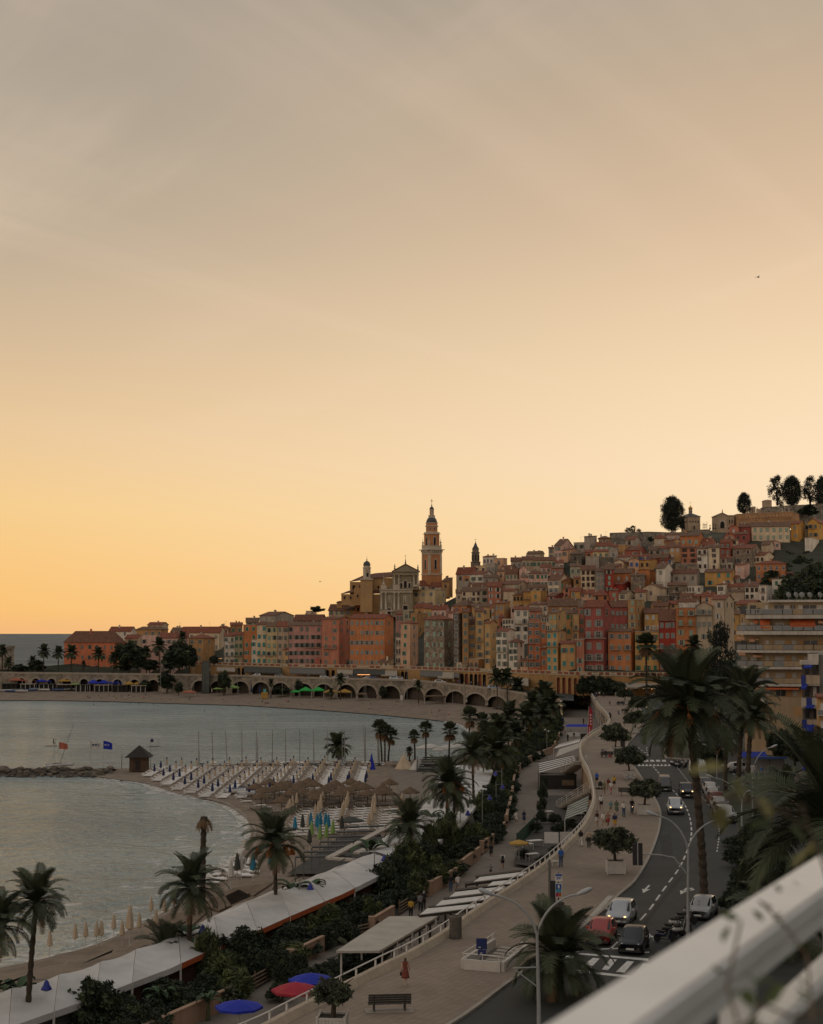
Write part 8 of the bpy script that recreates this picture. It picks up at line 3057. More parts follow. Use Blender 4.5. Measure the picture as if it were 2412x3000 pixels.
# --- olive trees in white planter boxes
PBOX=mat('planter_white',(.52,.50,.46),.7,.1,1.5,.1,4)
PLN=[(1805,2208,82,'in a white box beside the seated man'),(1847,2282,85,'in a white box with a blue bicycle leaning on it'),(1891,2388,88,'in a white box by the kerb bend, beside a dark bench'),(1807,2562,112,'in the largest white box, before the black traffic light'),(1863,2148,58,'in a white box at the narrow part, behind the palm fronds'),(1872,2098,52,'in a white box above the narrow part'),(1832,2064,45,'in a white box second from the far end'),(1811,2040,40,'in a white box at the far end'),(972,3048,108,'at the bottom edge beside the bench')]
for i,(px,py,wp,lb)in enumerate(PLN):
 a=G(px,py,PZ)
 k=a.y/F
 cw_=wp*k*1.02
 bw=1.55 if py<3000 else 1.5
 t=thing('planter_tree','olive tree '+lb,'planter tree',(a.x,a.y+bw/2,PZ),R(U(-8,8)))
 bh=1.12
 for s_ in range(4):
  M=Matrix.Rotation(s_*R(90),4,'Z')
  g=MB()
  for q in range(7):
   x0=-bw/2+.1+q*(bw-.2)/7
   g.box(x0+.008,-bw/2+.02,.12,x0+(bw-.2)/7-.008,-bw/2+.06,bh-.1,0,M)
  g.box(-bw/2+.001,-bw/2,bh-.1,bw/2-.101,-bw/2+.08,bh,0,M)
  g.box(-bw/2+.1,-bw/2+.005,.04,bw/2-.1,-bw/2+.08,.119,0,M)
  o=g.build('box_side',PBOX,t)
  pbox('corner_post',PBOX,t,-bw/2-.03,-bw/2-.03,0,-bw/2+.09,-bw/2+.09,bh+.08,0,M)
 pbox('soil',SOIL,t,-bw/2+.09,-bw/2+.09,.6,bw/2-.09,bw/2-.09,bh-.12)
 o=obj('trunk',BR[i%4],t,(0,0,bh-.12),0,(2.3,2.3,2.2))
 obj('crown',CROWN['olive',i%4],t,(0,0,bh+.35+cw_*.34),U(0,6),(cw_/2,cw_/2,cw_*.5))
BENW=mat('bench_dark',(.03,.026,.022),.7,.2,3)
def bench(label,px,py,rz,w_=2.2,z=PZ):
 t=thing('bench',label,'bench',tuple(G(px,py,z)),rz)
 for k in range(4):
  pbox('seat_slat',BENW,t,-w_/2,-.28+k*.15,.43,w_/2,-.28+k*.15+.13,.47)
 for k in range(4):
  pbox('back_slat',BENW,t,-w_/2,.31+k*.02,.52+k*.13,w_/2,.345+k*.02,.63+k*.13)
 for x in(-w_*.36,w_*.36):
  pbox('leg',IRON,t,x-.04,-.27,0,x+.04,-.2,.429)
  pbox('leg',IRON,t,x-.04,.25,0,x+.04,.309,.98)
 for x in(-w_/2+.05,w_/2-.05):
  pbox('armrest',IRON,t,x-.03,-.25,.65,x+.03,.3,.69)
 return t
b_=bench('long dark bench at the bottom seen from behind, near the olive bush',1141,2962,R(186),2.4)
pbox('base_slab',KERBSTONE,b_,-1.35,-.5,.004,1.35,.5,.05)
bench('dark bench left of the olive box at the kerb bend',1842,2330,R(172),2.6)
bench('dark bench beside the olive box behind the palm fronds',1842,2126,R(172),2.4)
bench('dark bench with two people sitting, upper promenade',1818,2066,R(190),2.4)
bench('small bench above the two seated people on the far promenade',1782,2038,R(190),2.2)
bench('bench right of the one with two people',1832,2088,R(180),2.0)
bench('low bench with a man and a red bag',1777,2219,R(190),2.2)
bench('dark bench by the bus stop post',1628,2678,R(150),1.8)
for i,(px,py,c,lb)in enumerate(((1774,2218,'navy','man in navy sitting on the low bench with a red bag'),(1813,2065,'black','person in black sitting on the upper bench, left one'),(1823,2065,'black','person in black sitting on the upper bench, right one'),(1812,2094,'grey','person in grey sitting alone right of the upper bench pair'))):
 person(lb,G(px,py,PZ),R(10),'sit',0,0,'shirt',c,'trousers','jeans')
box_thing('shoulder_bag','small red bag on the low bench beside the man in navy','bag',1787,2218,(.4,.25,.35),FAB.red,z=PZ+.47)
# --- people on the promenade
PP=[('woman in a rust red dress with a handbag, alone on the near promenade',1188,2888,R(160),'walk',1,1,'top','rust','skirt','rust',True,'bag'),('man in a blue shirt and jeans by the parapet, beside a white dog',1644,2540,R(190),'stand',0,0,'shirt','blue','trousers','jeans',False,None),('woman in a black top and white trousers, left of a couple',1702,2480,R(185),'walk',0,0,'shirt','black','trousers','white',True,None),('man in a pale shirt and dark trousers, right of the couple',1726,2483,R(180),'stand',0,3,'shirt','beige','trousers','black',False,'bag'),('shirtless man in white shorts with a blue backpack, leftmost of four',1750,2421,R(175),'walkb',0,0,None,'blue','shorts','white',False,'backpack'),('person in a white tee and pale shorts, second of four',1769,2427,R(10),'walk',1,2,'shirt','white','shorts','sand',True,'bag'),('shirtless man in red shorts, third of four',1782,2425,R(5),'walkb',0,1,None,'red','shorts','red',False,None),('man in a navy shirt and yellow shorts, rightmost of four',1802,2430,R(180),'stand',0,0,'shirt','navy','shorts','yellow',False,None),('jogger in a white tee and dark shorts, left of the pair in green',1762,2372,R(180),'walk',0,0,'shirt','white','shorts','black',False,None),('woman in a teal top and dark leggings, centre of the upper row',1790,2387,R(8),'walk',1,2,'shirt','teal','shorts','khaki',True,None),('woman in a long olive green dress beside the one in teal',1807,2386,R(-5),'walkb',0,0,'shirt','green','skirt','green',True,None),('man in a white shirt and blue jeans, right of the olive dress',1828,2393,R(10),'stand',0,1,'shirt','white','trousers','jeans',False,None),('man in a blue shirt and black shorts above the pushchair',1749,2299,R(180),'walk',0,0,'shirt','blue','shorts','black',False,None),('man in a khaki shirt and shorts walking away in the upper group',1771,2327,R(180),'walkb',0,1,'shirt','khaki','shorts','khaki',False,None),('person in a brown top in the upper group, behind the white dress',1783,2318,R(180),'walk',0,0,'shirt','rust','shorts','sand',False,None),('woman in pale pink in the upper group',1790,2327,R(180),'walkb',1,2,'shirt','white','trousers','pink',True,None),('man in a mustard shirt and dark shorts, right of the upper group',1800,2310,R(185),'walk',0,0,'shirt','yellow','shorts','black',False,None),('person in white walking beside the tree box with the seated man',1783,2176,R(180),'walk',0,0,'shirt','white','shorts','grey',False,None),('far walker in green shorts alone on the upper promenade',1787,2071,R(0),'walk',0,0,'shirt','green','shorts','khaki',False,None),('far walker in dark clothes above the parapet bend',1787,2106,R(0),'walkb',0,0,'shirt','navy','trousers','black',False,None),('far walker at the promenade end, first from the left',1744,2042,R(0),'stand',0,0,'shirt','black','trousers','jeans',False,None),('far walker at the promenade end, second from the left',1749,2043,R(0),'walk',0,0,'shirt','grey','trousers','black',False,None),('far walker at the promenade end, third from the left',1757,2042,R(0),'walk',0,1,'shirt','white','shorts','black',True,None),('far walker at the promenade end, fourth from the left',1768,2043,R(0),'walkb',0,0,'shirt','navy','trousers','black',False,None),('small walker beyond the parapet bend in dark clothes',1789,2111,R(180),'walk',0,0,'shirt','black','shorts','black',False,None)]
for lb,px,py,rz,ps,sk,hr,tp,tcl,bt,bcl,lg,ex in PP:
 person(lb,G(px,py,PZ+.003),rz,ps,sk,hr,tp,tcl,bt,bcl,lg,1.0 if 'woman' not in lb else .95,ex)
LOWP=[('person in white shorts, left of the walking couple on the lower walkway',1513,2414,'walk','white','shorts','white'),('person in a dark dress, right of the walking couple on the lower walkway',1536,2412,'walkb','navy','skirt','navy'),('man in black on the lower walkway by the garden wall',1439,2516,'walk','black','shorts','black'),('man in a white tee with a black backpack on the lower walkway',1473,2545,'walkb','white','shorts','black'),('child in grey following the man with the backpack',1438,2566,'walk','grey','shorts','black'),('person in dark clothes with another in white beside the garden wall',1321,2612,'stand','black','trousers','jeans'),('person in white beside the one in dark by the garden wall',1342,2614,'walk','white','shorts','grey'),('person in dark clothes near the striped pergola',1242,2664,'stand','black','trousers','black'),('person in grey near the striped pergola, left one',1232,2672,'walk','grey','trousers','black'),('person in an ochre top before the garden wall gap',1204,2690,'stand','yellow','trousers','black'),('walker by the bend of the lower walkway, left one',1572,2226,'walk','khaki','shorts','black'),('walker by the bend of the lower walkway, right one',1581,2227,'walkb','white','shorts','grey'),('person in white at the blue roofed stall',1672,2156,'stand','white','trousers','jeans'),('person in dark clothes left of the stall',1650,2146,'walk','black','shorts','black'),('person in grey left of the dark one near the stall',1641,2147,'walk','grey','shorts','black'),('person in blue far along the lower walkway',1649,2118,'walk','blue','trousers','black'),('person in black by the red feather flag',1710,2122,'stand','black','trousers','black'),('two toned walker in the far lower walkway shadows',1664,2172,'walkb','black','trousers','black'),('person in black right of the stall counter',1682,2166,'stand','black','shorts','grey')]
for i,(lb,px,py,ps,tcl,bt,bcl)in enumerate(LOWP):
 person(lb,G(px,py,LZ+.005),R(180 if i%2 else 5),ps,i%3,i%4,'shirt',tcl,bt,bcl,i%3==1,.7 if 'child' in lb else 1.0,'backpack' if 'backpack on' in lb else None)
def quadruped(label,p,rz,m):
 t=thing('dog',label,'dog',tuple(p),rz)
 J=[(0,.28,.42),(0,0,.42),(0,-.28,.44),(0,-.42,.58),(0,-.52,.64),(0,-.64,.60),(0,.42,.52),(0,.5,.62)]
 E=[(0,1),(1,2),(2,3),(3,4),(4,5),(0,6),(6,7)]
 Rr=[.11,.12,.13,.07,.075,.035,.03,.02]
 for s in(-1,1):
  b0=len(J)
  J+=[(s*.08,-.26,.34),(s*.085,-.25,.18),(s*.085,-.27,.02),(s*.08,.28,.34),(s*.085,.22,.22),(s*.085,.32,.13),(s*.085,.28,.02)]
  Rr+=[.06,.035,.03,.07,.045,.03,.03]
  E+=[(2,b0),(b0,b0+1),(b0+1,b0+2),(0,b0+3),(b0+3,b0+4),(b0+4,b0+5),(b0+5,b0+6)]
  J.append((s*.06,-.46,.73));Rr.append(.025);E.append((4,len(J)-1))
 me=bpy.data.meshes.new('dog_skeleton')
 me.from_pydata(J,E,[])
 o=bpy.data.objects.new('dog_skeleton',me);COL.objects.link(o)
 o.modifiers.new('skin','SKIN')
 for i,r_ in enumerate(Rr):
  me.skin_vertices[0].data[i].radius=(r_,r_)
 me.skin_vertices[0].data[1].use_root=True
 s_=o.modifiers.new('sub','SUBSURF');s_.levels=1
 body=bpy.data.meshes.new_from_object(o.evaluated_get(bpy.context.evaluated_depsgraph_get()))
 bpy.data.objects.remove(o)
 body.materials.clear();body.materials.append(m)
 obj('body',body,t)
 return t
quadruped('white dog at the feet of the man in the blue shirt',G(1626,2538,PZ),R(-70),mat('fur_white',(.6,.57,.5),.95,.15,6,.3,20))
t=thing('pushchair','dark pushchair in front of the man in the blue shirt, upper group','pushchair',tuple(G(1759,2313,PZ)))
plathe('hood',CL.black,t,[(.05,.45),(.28,.5),(.32,.8),(.2,1.05),(.05,1.1)],8)
for x in(-.25,.25):
 for y in(-.3,.3):
  ptube('strut',IRON,t,[(x,y,.12),(x*.6,0,.6)],.02,4)
  g=MB();g.lathe([(.03,-.02),(.12,-.02),(.12,.02),(.03,.02)],10);w=g.build('wheel',TYRE,t,(x,y,.12));w.rotation_euler=(0,R(90),0)
def bicycle(label,p,rz,frame_m,rider=None,lit=False):
 t=thing('bicycle',label,'bicycle',tuple(p),rz)
 for y in(-.52,.52):
  g=MB()
  n=16
  ring_=[(0,y+.33*cos(2*PI*k/n),.34+.33*sin(2*PI*k/n))for k in range(n+1)]
  g.tube(ring_,.022,5,cap=False);w=g.build('wheel',TYRE,t)
  g=MB()
  for k in range(8):
   a=2*PI*k/8
   g.tube([(0,y,.34),(0,y+.32*cos(a),.34+.32*sin(a))],.004,3)
  g.build('spokes',RIM,w)
 g=MB()
 pts=dict(rear=(0,.52,.34),bb=(0,.08,.3),seat=(0,.2,.82),head=(0,-.36,.86),front=(0,-.52,.34))
 for a,c in(('rear','bb'),('bb','seat'),('seat','head'),('bb','head'),('rear','seat'),('head','front')):
  g.tube([pts[a],pts[c]],.022,5)
 g.build('frame',frame_m,t)
 g=MB();g.tube([(-.27,-.3,1.02),(0,-.4,1.0),(.27,-.3,1.02)],.018,5);g.tube([(0,-.36,.86),(0,-.4,1.0)],.02,5);g.build('handlebar',IRON,t)
 pbox('saddle',TYRE,t,-.08,.08,.86,.08,.34,.92)
 if lit:
  plathe('headlight',LAMPON,t,[(.01,-.04),(.06,0),(.01,.04)],8,(0,-.48,.85))
 return t
bicycle('blue bicycle leaning on the white planter box',G(1846,2288,PZ)+V((0,-.35,0)),R(92),mat('bike_blue',(.03,.16,.36),.4,.1,2))
bp_=G(1853,2384,PZ)
bicycle('bicycle with a lit lamp ridden towards the camera',bp_,R(-6),IRON,lit=True)
person('cyclist in a dark jacket riding towards the camera',bp_+V((0,.2,0)),R(-6),'ride',1,2,'shirt','black','trousers','jeans',True)
# --- street lamps with two curved arms
LMET=mat('lamp_post_grey',(.30,.31,.31),.5,.1,2)
LHEAD=mat('lamp_head_grey',(.36,.38,.39),.4,.1,2)
def arm_lamp(label,bx,by,fork,heads,z0=PZ,r=.10,extra=None):
 a=G(bx,by,z0)
 t=thing('lamp_post',label,'lamp post',tuple(a))
 fz=D(fork[0],fork[1],a.y)
 ptube('pole',LMET,t,[(0,0,0),(0,0,1.5),(fz.x-a.x,0,fz.z-z0)],[r*1.3,r,r*.7],9)
 for hx,hy in heads:
  h_=D(hx,hy,a.y)-a
  f_=V((fz.x-a.x,0,fz.z-z0))
  c1_=f_+V(((h_.x-f_.x)*.12,0,(h_.z-f_.z)*.55))
  c2_=f_+V(((h_.x-f_.x)*.5,0,(h_.z-f_.z)*.93))
  pts=[]
  for k in range(9):
   u=k/8
   pts.append((1-u)**3*f_+3*(1-u)**2*u*c1_+3*(1-u)*u*u*c2_+u**3*h_)
  ar=ptube('arm',LMET,t,pts,[r*.62]*5+[r*.5]*4,7)
  s_=1 if h_.x>f_.x else-1
  g=MB();g.lathe([(.03,-.1),(.10,.05),(.17,.35),(.15,.7),(.05,.85)],9)
  hd=g.build('lamp_head',LHEAD,ar,tuple(pts[-1]),smooth=True)
  hd.rotation_euler=(0,R(68)*s_,0)
  hd.scale=(.8,1.1,1)
 return t,a
lp1,a1=arm_lamp('tall double-armed lamp post at the bottom, nearest, before the palm',1580,3046,(1574,2740),((1446,2622),(1692,2620)),r=.11)
# back of a triangular sign on the nearest post
g=MB()
q=D(1575,2850,a1.y)-a1
g.tube([V((-.02,-.05,q.z+.3)),V((-1.35,-.05,q.z+.25))],.035,5)
g.tube([V((-1.35,-.05,q.z+.25)),V((-.02,-.05,q.z-.75))],.035,5)
g.build('sign_bracket',LMET,lp1)
lp2,a2=arm_lamp('double-armed lamp post carrying the arm of the black traffic light',2017,2760,(2017,2490),((1926,2390),(2118,2398)),r=.11)
tl0=D(2013,2560,a2.y)-a2
tl1=D(1868,2502,a2.y)-a2
g=MB()
g.tube([tl0,tl0.lerp(tl1,.25)+V((0,0,.75)),tl0.lerp(tl1,.55)+V((0,0,.55)),tl1],[.07,.06,.05,.05],6)
g.build('signal_arm',LMET,lp2)
tl=thing('traffic_light','black traffic light with back board hanging over the road from the lamp post','traffic light',tuple(a2+tl1))
pbox('back_board',BLACKPL,tl,-.34,-.1,-.75,.34,.0,.75)
pbox('housing',BLACKPL,tl,-.18,.003,-.6,.18,.25,.6)
pbox('mounting_pole',LMET,tl,-.035,-.16,-.78,.035,-.101,.82)
for k in(-.38,0,.38):
 g=MB();g.lathe([(.02,0),(.14,.02),(.14,.12)],10);o=g.build('lens_hood',BLACKPL,tl,(0,.26,k));o.rotation_euler=(R(-90),0,0)
arm_lamp('double-armed lamp post right of the big palm trunk beside parked cars',2174,2420,(2174,2352),((2090,2278),(2192,2318)),r=.09)
arm_lamp('lamp post with one long arm before the apartment block',2206,2392,(2206,2262),((2258,2190),),r=.09)
arm_lamp('thin lamp post in the far traffic island',2101,2284,(2101,2200),((2075,2186),),r=.07)
arm_lamp('thin lamp post behind the frond of the big palm',2035,2215,(2035,2135),((2052,2120),(2020,2118)),r=.07)
t=thing('lamp_post','plain grey mast beside the bus stop','mast',tuple(G(1611,2712,PZ)))
a=G(1611,2712,PZ)
ptube('pole',mat('mast_green_grey',(.12,.125,.11),.6,.15,2),t,[(0,0,0),(0,0,D(1611,2518,a.y).z-PZ)],[.11,.09],8)
pbox('signal_box',BLACKPL,t,.06,-.1,1.3,.42,.1,3.2)
# bus stop sign
a=G(1637,2674,PZ)
t=thing('bus_stop_sign','blue and white bus stop sign on a dark post with a coloured poster','sign',tuple(a))
zt=D(1637,2556,a.y).z-PZ
k_=a.y/F
ptube('post',mat('sign_post_blue',(.03,.05,.11),.5,.1,2),t,[(0,0,0),(0,0,zt)],.05,6)
SGB,SGW,SGC=mat('sign_blue',(.015,.07,.30),.4,.08,2),mat('sign_white',(.62,.62,.6),.4,.05,2),mat('sign_cyan',(.06,.30,.42),.4,.1,2)
hw=10*k_
def plate(x0,y0,x1,y1,m,d=-.07,nm='plate',par_=None):
 g=MB();g.box((x0-1637)*k_,d-.02,D(1637,y1,a.y).z-PZ,(x1-1637)*k_,d,D(1637,y0,a.y).z-PZ);return g.build(nm,m,par_ or t)
pl=plate(1627,2559,1648,2582,SGW)
plate(1628,2560,1647,2566,SGB,-.092,'sign_band',pl)
plate(1631,2569,1645,2571,SGB,-.092,'text_line',pl)
plate(1631,2573,1642,2575,SGB,-.092,'text_line',pl)
pl=plate(1627,2587,1647,2628,SGW)
plate(1629,2589,1645,2605,SGB,-.092,'poster',pl)
plate(1629,2605.5,1645,2614,SGC,-.092,'poster',pl)
plate(1629,2614.5,1637,2626,mat('sign_magenta',(.36,.03,.10),.4,.1,2),-.092,'poster',pl)
plate(1637.5,2614.5,1645,2626,mat('sign_orange',(.42,.10,.02),.4,.1,2),-.092,'poster',pl)
plate(1635,2592,1640,2602,SGW,-.114,'emblem',pl)
# pale slab at the stop
SLAB=mat('tactile_slab',(.42,.39,.34),.85,.1,2)
for i,pts in enumerate(([(1726,2684),(1742,2684),(1798,2624),(1781,2624)],[(1694,2704),(1716,2704),(1730,2688),(1711,2688)])):
 P=[G(x,y,PZ+.008)for x,y in pts]
 g=MB();g.face(P);o=g.build('paving_strip',SLAB);tag(o,kind='structure')
t=thing('litter_bin','round stone litter bin standing against the near parapet','litter bin',tuple(G(1335,2749,PZ)))
plathe('shell',mat('bin_stone',(.10,.09,.075),.9,.25,4,.3,10),t,[(.42,0),(.44,.1),(.42,1.2),(.44,1.25),(.44,1.5),(.3,1.55)],14,sm=False)
plathe('opening',DARKWIN,t,[(.30,1.5),(.30,1.552),(.05,1.556)],12)
# stair well with white parapets and the blue sign before it
a=G(1363,2838,PZ)
t=thing('stair_well','stair opening in the promenade with low white parapets and steps down','stair well',tuple(a))
cor=[G(x,y,PZ)-a for x,y in((1361,2839),(1467,2848),(1548,2790),(1449,2776))]
WPAR=mat('stairwell_white',(.52,.49,.44),.85,.1,.8,.1,4,streak=.1)
def lowwall(p,q,h_,th=.22,nm='parapet_wall'):
 d_=q-p
 n_=V((-d_.y,d_.x,0)).normalized()*th/2
 g=MB();z_=V((0,0,h_));P=[p-n_,q-n_,q+n_,p+n_]
 g.add(P+[v+z_ for v in P],BOXF);g.build(nm,WPAR,t)
 ptube('rail',RAILW,t,[p+z_+V((0,0,.35)),q+z_+V((0,0,.35))],.035,5)
 for u in(.05,.5,.95):
  v=p.lerp(q,u)+z_
  ptube('rail_post',RAILW,t,[v,v+V((0,0,.35))],.03,5)
lowwall(cor[0],cor[1],.62)
lowwall(cor[1]+V((.13,.0,0)),cor[2],.60)
lowwall(cor[0]+V((-.13,.12,0)),cor[3],.60)
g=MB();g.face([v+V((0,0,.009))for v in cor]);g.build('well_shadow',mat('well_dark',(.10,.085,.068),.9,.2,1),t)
for k in range(7):
 u0,u1=.15+k*.12,.15+(k+.72)*.12
 P=[cor[0].lerp(cor[3],u0).lerp(cor[1].lerp(cor[2],u0),.25),cor[0].lerp(cor[3],u0).lerp(cor[1].lerp(cor[2],u0),.9),cor[0].lerp(cor[3],u1).lerp(cor[1].lerp(cor[2],u1),.9),cor[0].lerp(cor[3],u1).lerp(cor[1].lerp(cor[2],u1),.25)]
 g=MB();z_=V((0,0,.02+.035*k))
 g.add([v+V((0,0,.012))for v in P]+[v+z_+V((0,0,.012))for v in P],[(4,5,6,7),(0,1,5,4),(1,2,6,5),(2,3,7,6),(3,0,4,7)]);g.build('step',KERBSTONE,t)
a=G(1411,2842,PZ)
t=thing('blue_sign','dark blue sign of two panels on a blue post before the stair opening','sign',tuple(a))
k_=a.y/F
SPB=mat('sign_post_blue',(0,0,0))
DBL=mat('sign_dark_blue',(.01,.025,.12),.4,.1,2)
ptube('post',SPB,t,[(0,0,0),(0,0,D(1411,2752,a.y).z-PZ)],.05,6)
for(x0,y0,x1,y1)in((1396,2748,1427,2780),(1401,2781,1424,2797)):
 pl=pbox('panel',DBL,t,(x0-1411)*k_,-.1,D(1411,y1,a.y).z-PZ,(x1-1411)*k_,-.055,D(1411,y0,a.y).z-PZ)
 pbox('text_line',SGW,pl,(x0+6-1411)*k_,-.115,D(1411,y1-5,a.y).z-PZ,(x0+13-1411)*k_,-.101,D(1411,y1-7,a.y).z-PZ)
for i,(px,py,lb)in enumerate(((1825,2204,'grey information board beside the olive box with the seated man'),(1766,2215,'dark litter post at the parapet beside the glazed canopies'),(1745,2060,'dark litter post at the far parapet'))):
 t=thing('info_board',lb,'board',tuple(G(px,py,PZ)))
 ptube('post',IRON,t,[(0,0,0),(0,0,.9)],.05,5)
 pbox('panel',mat('board_grey',(.10,.10,.10),.6,.1,2),t,-.4 if i==0 else-.22,-.06,.903,.4 if i==0 else .22,.06,2.4 if i==0 else 1.15)
PAINT=mat('road_paint',(.55,.55,.52),.7,.22,3)
def mark(pts,z=RZ+.006,nm='road_marking'):
 g=MB();g.face([G(x,y,z)for x,y in pts])
 o=g.build(nm,PAINT,road)
 return o
CL_=smooth_line([(1914,2246),(1941,2277),(1964,2306),(1987,2332),(2010,2364),(2024,2408),(2025,2454),(2010,2502),(1987,2548),(1960,2585),(1941,2611),(1922,2638),(1903,2665),(1876,2696),(1852,2727),(1832,2752),(1810,2780)],4)
cl3=resample([G(x,y,RZ+.006)for x,y in CL_],.5)
def dash(line,i0,i1,w_,nm='lane_dash'):
 g=MB()
 L_,R_=[],[]
 for i in range(i0,min(i1+1,len(line))):
  t_=line[min(i+1,len(line)-1)]-line[max(i-1,0)]
  n_=V((-t_.y,t_.x,0)).normalized()*w_/2
  L_.append(line[i]+n_);R_.append(line[i]-n_)
 if len(L_)<2:
  return
 g.add(L_+R_,[(i,len(L_)+i,len(L_)+i+1,i+1)for i in range(len(L_)-1)])
 g.build(nm,PAINT,road)
i=0
while i<len(cl3)-6:
 dash(cl3,i,i+5,.16)
 i+=8
EL=resample([G(x,y,RZ+.006)for x,y in smooth_line([(1979,2240),(2014,2286),(2048,2325),(2082,2364),(2101,2404),(2108,2440),(2100,2500)],3)],.5)
i=0
while i<len(EL)-4:
 dash(EL,i,i+2,.12,'edge_dash')
 i+=4
for line in([(2130,2248),(2160,2278),(2178,2300)],[(2060,2180),(2100,2210)],[(1870,2190),(1905,2216)],[(1858,2040),(1880,2058),(1898,2062)],[(1893,2050),(1905,2060),(1925,2085)],[(1895,2190),(1897,2215)]):
 L_=resample([G(x,y,RZ+.006)for x,y in line],.5)
 i=0
 while i<len(L_)-4:
  dash(L_,i,i+5,.14)
  i+=10
for k in range(5):
 x=1876+k*17.2
 mark([(x-4,2231.5),(x+8,2231.5),(x+5,2226),(x-6,2226)],nm='zebra_stripe')
for k in range(9):
 x=1868+k*11
 mark([(x,2244),(x+10,2244),(x+5,2238)],nm='give_way_triangle')
for k in range(4):
 x=2118+k*13
 mark([(x-3,2247),(x+7,2247),(x+4,2241),(x-6,2241)],nm='zebra_stripe')
mark([(1690,2791),(1700,2796),(1900,2815),(1900,2808)],nm='stop_line')
for pts in([(1638,2822),(1662,2798),(1684,2799),(1662,2825)],[(1700,2834),(1738,2806),(1757,2808),(1730,2837)],[(1764,2840),(1788,2809),(1808,2811),(1782,2842)],[(1805,2847),(1838,2815),(1858,2817),(1830,2849)],[(1860,2852),(1885,2822),(1905,2824),(1882,2854)]):
 mark(pts,nm='zebra_stripe')
mark([(1600,2838),(1610,2832),(1880,2862),(1876,2868)],nm='zebra_edge')
mark([(1630,2784),(1638,2778),(1700,2783),(1694,2789)],nm='stop_line')
mark([(1756,2779),(1812,2777),(1812,2780),(1758,2782)],nm='stop_line')
mark([(1786,2779),(1808,2758),(1812,2760),(1791,2782)],nm='lane_dash')
mark([(1872,2790),(1902,2788),(1903,2791),(1876,2793)],nm='stop_line')
def c4(x,y):
 return 1750+x*.382,2300+y*.382
for pts in([(352,828),(408,798),(388,800),(344,796)],[(362,797),(380,800),(408,768),(394,766)]):
 mark([c4(*p)for p in pts],nm='arrow')
for pts in([(640,838),(692,812),(660,806),(634,810)],[(650,812),(668,814),(700,790),(684,786)],[(700,790),(722,806),(726,798),(706,784)],[(712,812),(748,802),(722,784)]):
 mark([c4(*p)for p in pts],nm='arrow')
for pts in([(385,1175),(400,1178),(408,1142),(392,1140)],[(400,1160),(436,1172),(438,1162),(404,1150)],[(428,1190),(470,1168),(432,1156)]):
 mark([c4(*p)for p in pts],nm='arrow')
ASP2=mat('asphalt_patch',(.018,.020,.020),.85,.2,.6)
for pts in([(1960,2600),(2000,2560),(2008,2562),(1880,2726),(1872,2722)],[(1935,2450),(1965,2440),(1972,2500),(1940,2520)]):
 g=MB();g.face([G(x,y,RZ+.003)for x,y in pts]);g.build('repair_patch',ASP2,road)
isl=[G(x,y,RZ)for x,y in((1946,2196),(1941,2212),(1950,2222),(2000,2226),(2040,2226),(2060,2205),(2050,2160),(2030,2125),(2000,2110),(1975,2130),(1955,2165))]
GRS=mat('island_grass',(.035,.045,.02),.95,.35,1.5,.4,6)
c0=V((0,0,0))
for p in isl:
 c0+=p/len(isl)
t=thing('traffic_island','kerbed traffic island of worn grass under the big palm','traffic island',(c0.x,c0.y,RZ))
g=MB();g.prism([(p.x-c0.x,p.y-c0.y)for p in isl],-.05,.14);g.build('kerb',KERBSTONE,t)
g=MB();g.face([((p.x-c0.x)*.95,(p.y-c0.y)*.97,.146)for p in isl]);g.build('lawn',GRS,t)
# median with parked row and planted verge to the right
med=[G(x,y,RZ)for x,y in((2150,2290),(2126,2245),(2110,2245),(2125,2330),(2160,2420),(2180,2540),(2150,2640),(2130,2720),(2300,2720),(2320,2540),(2260,2420),(2200,2330))]
c0=V((0,0,0))
for p in med:
 c0+=p/len(med)
t=thing('planted_verge','planted verge under the palms right of the parked cars','verge',(c0.x,c0.y,RZ))
g=MB()
from mathutils.geometry import tessellate_polygon
mp3=[V((p.x-c0.x,p.y-c0.y,.13))for p in med]
g.add(mp3,[tuple(q)for q in tessellate_polygon([mp3])])
me=g.mesh('lawn',GRS)
for p in me.polygons:
 if p.normal.z<0:
  p.flip()
obj('lawn',me,t)
g=MB()
for a,c in zip(mp3,mp3[1:]+mp3[:1]):
 g.face([(a.x,a.y,-.05),(c.x,c.y,-.05),(c.x,c.y,.13),(a.x,a.y,.13)])
g.build('kerb',KERBSTONE,t)
for i in range(46):
 u=U(0,1)
 px,py=lerp(2150,2290,U(0,1)),U(2440,2710)
 bush('dark shrub of the planted verge under the large palm at right',G(px,py,RZ+.13),U(1.2,2.6),U(.8,1.9),i,'shrubs of the planted verge')
for i,(px,py,w_,h_,lb)in enumerate(((2075,2265,5.2,4.6,'round dark shrub tree right of the big palm trunk beside the white van'),(2060,2215,3.5,2.6,'low shrub tree behind the white van'))):
 tree('leafy_tree',lb,'tree',G(px,py,RZ),h_,w_,'tree',i,trunk_h=.25)
def along_dir(a,c):
 A_,C_=G(*a,RZ),G(*c,RZ)
 d_=C_-A_
 return math.atan2(d_.x,-d_.y)
car('silver people carrier with lit headlights waiting behind the red car','car','estate',paint('silver',(.42,.43,.45),.4),G(1822,2700,RZ),along_dir((1880,2640),(1836,2690)),True)
car('red small car half hidden by the palm at the crossing','car','hatch',paint('red',(.30,.028,.02)),G(1764,2757,RZ),along_dir((1836,2690),(1790,2745)),False)
car('black small car at the stop line of the crossing','car','hatch',paint('black',(.012,.012,.016)),G(1858,2783,RZ),along_dir((1915,2700),(1872,2760)),False)
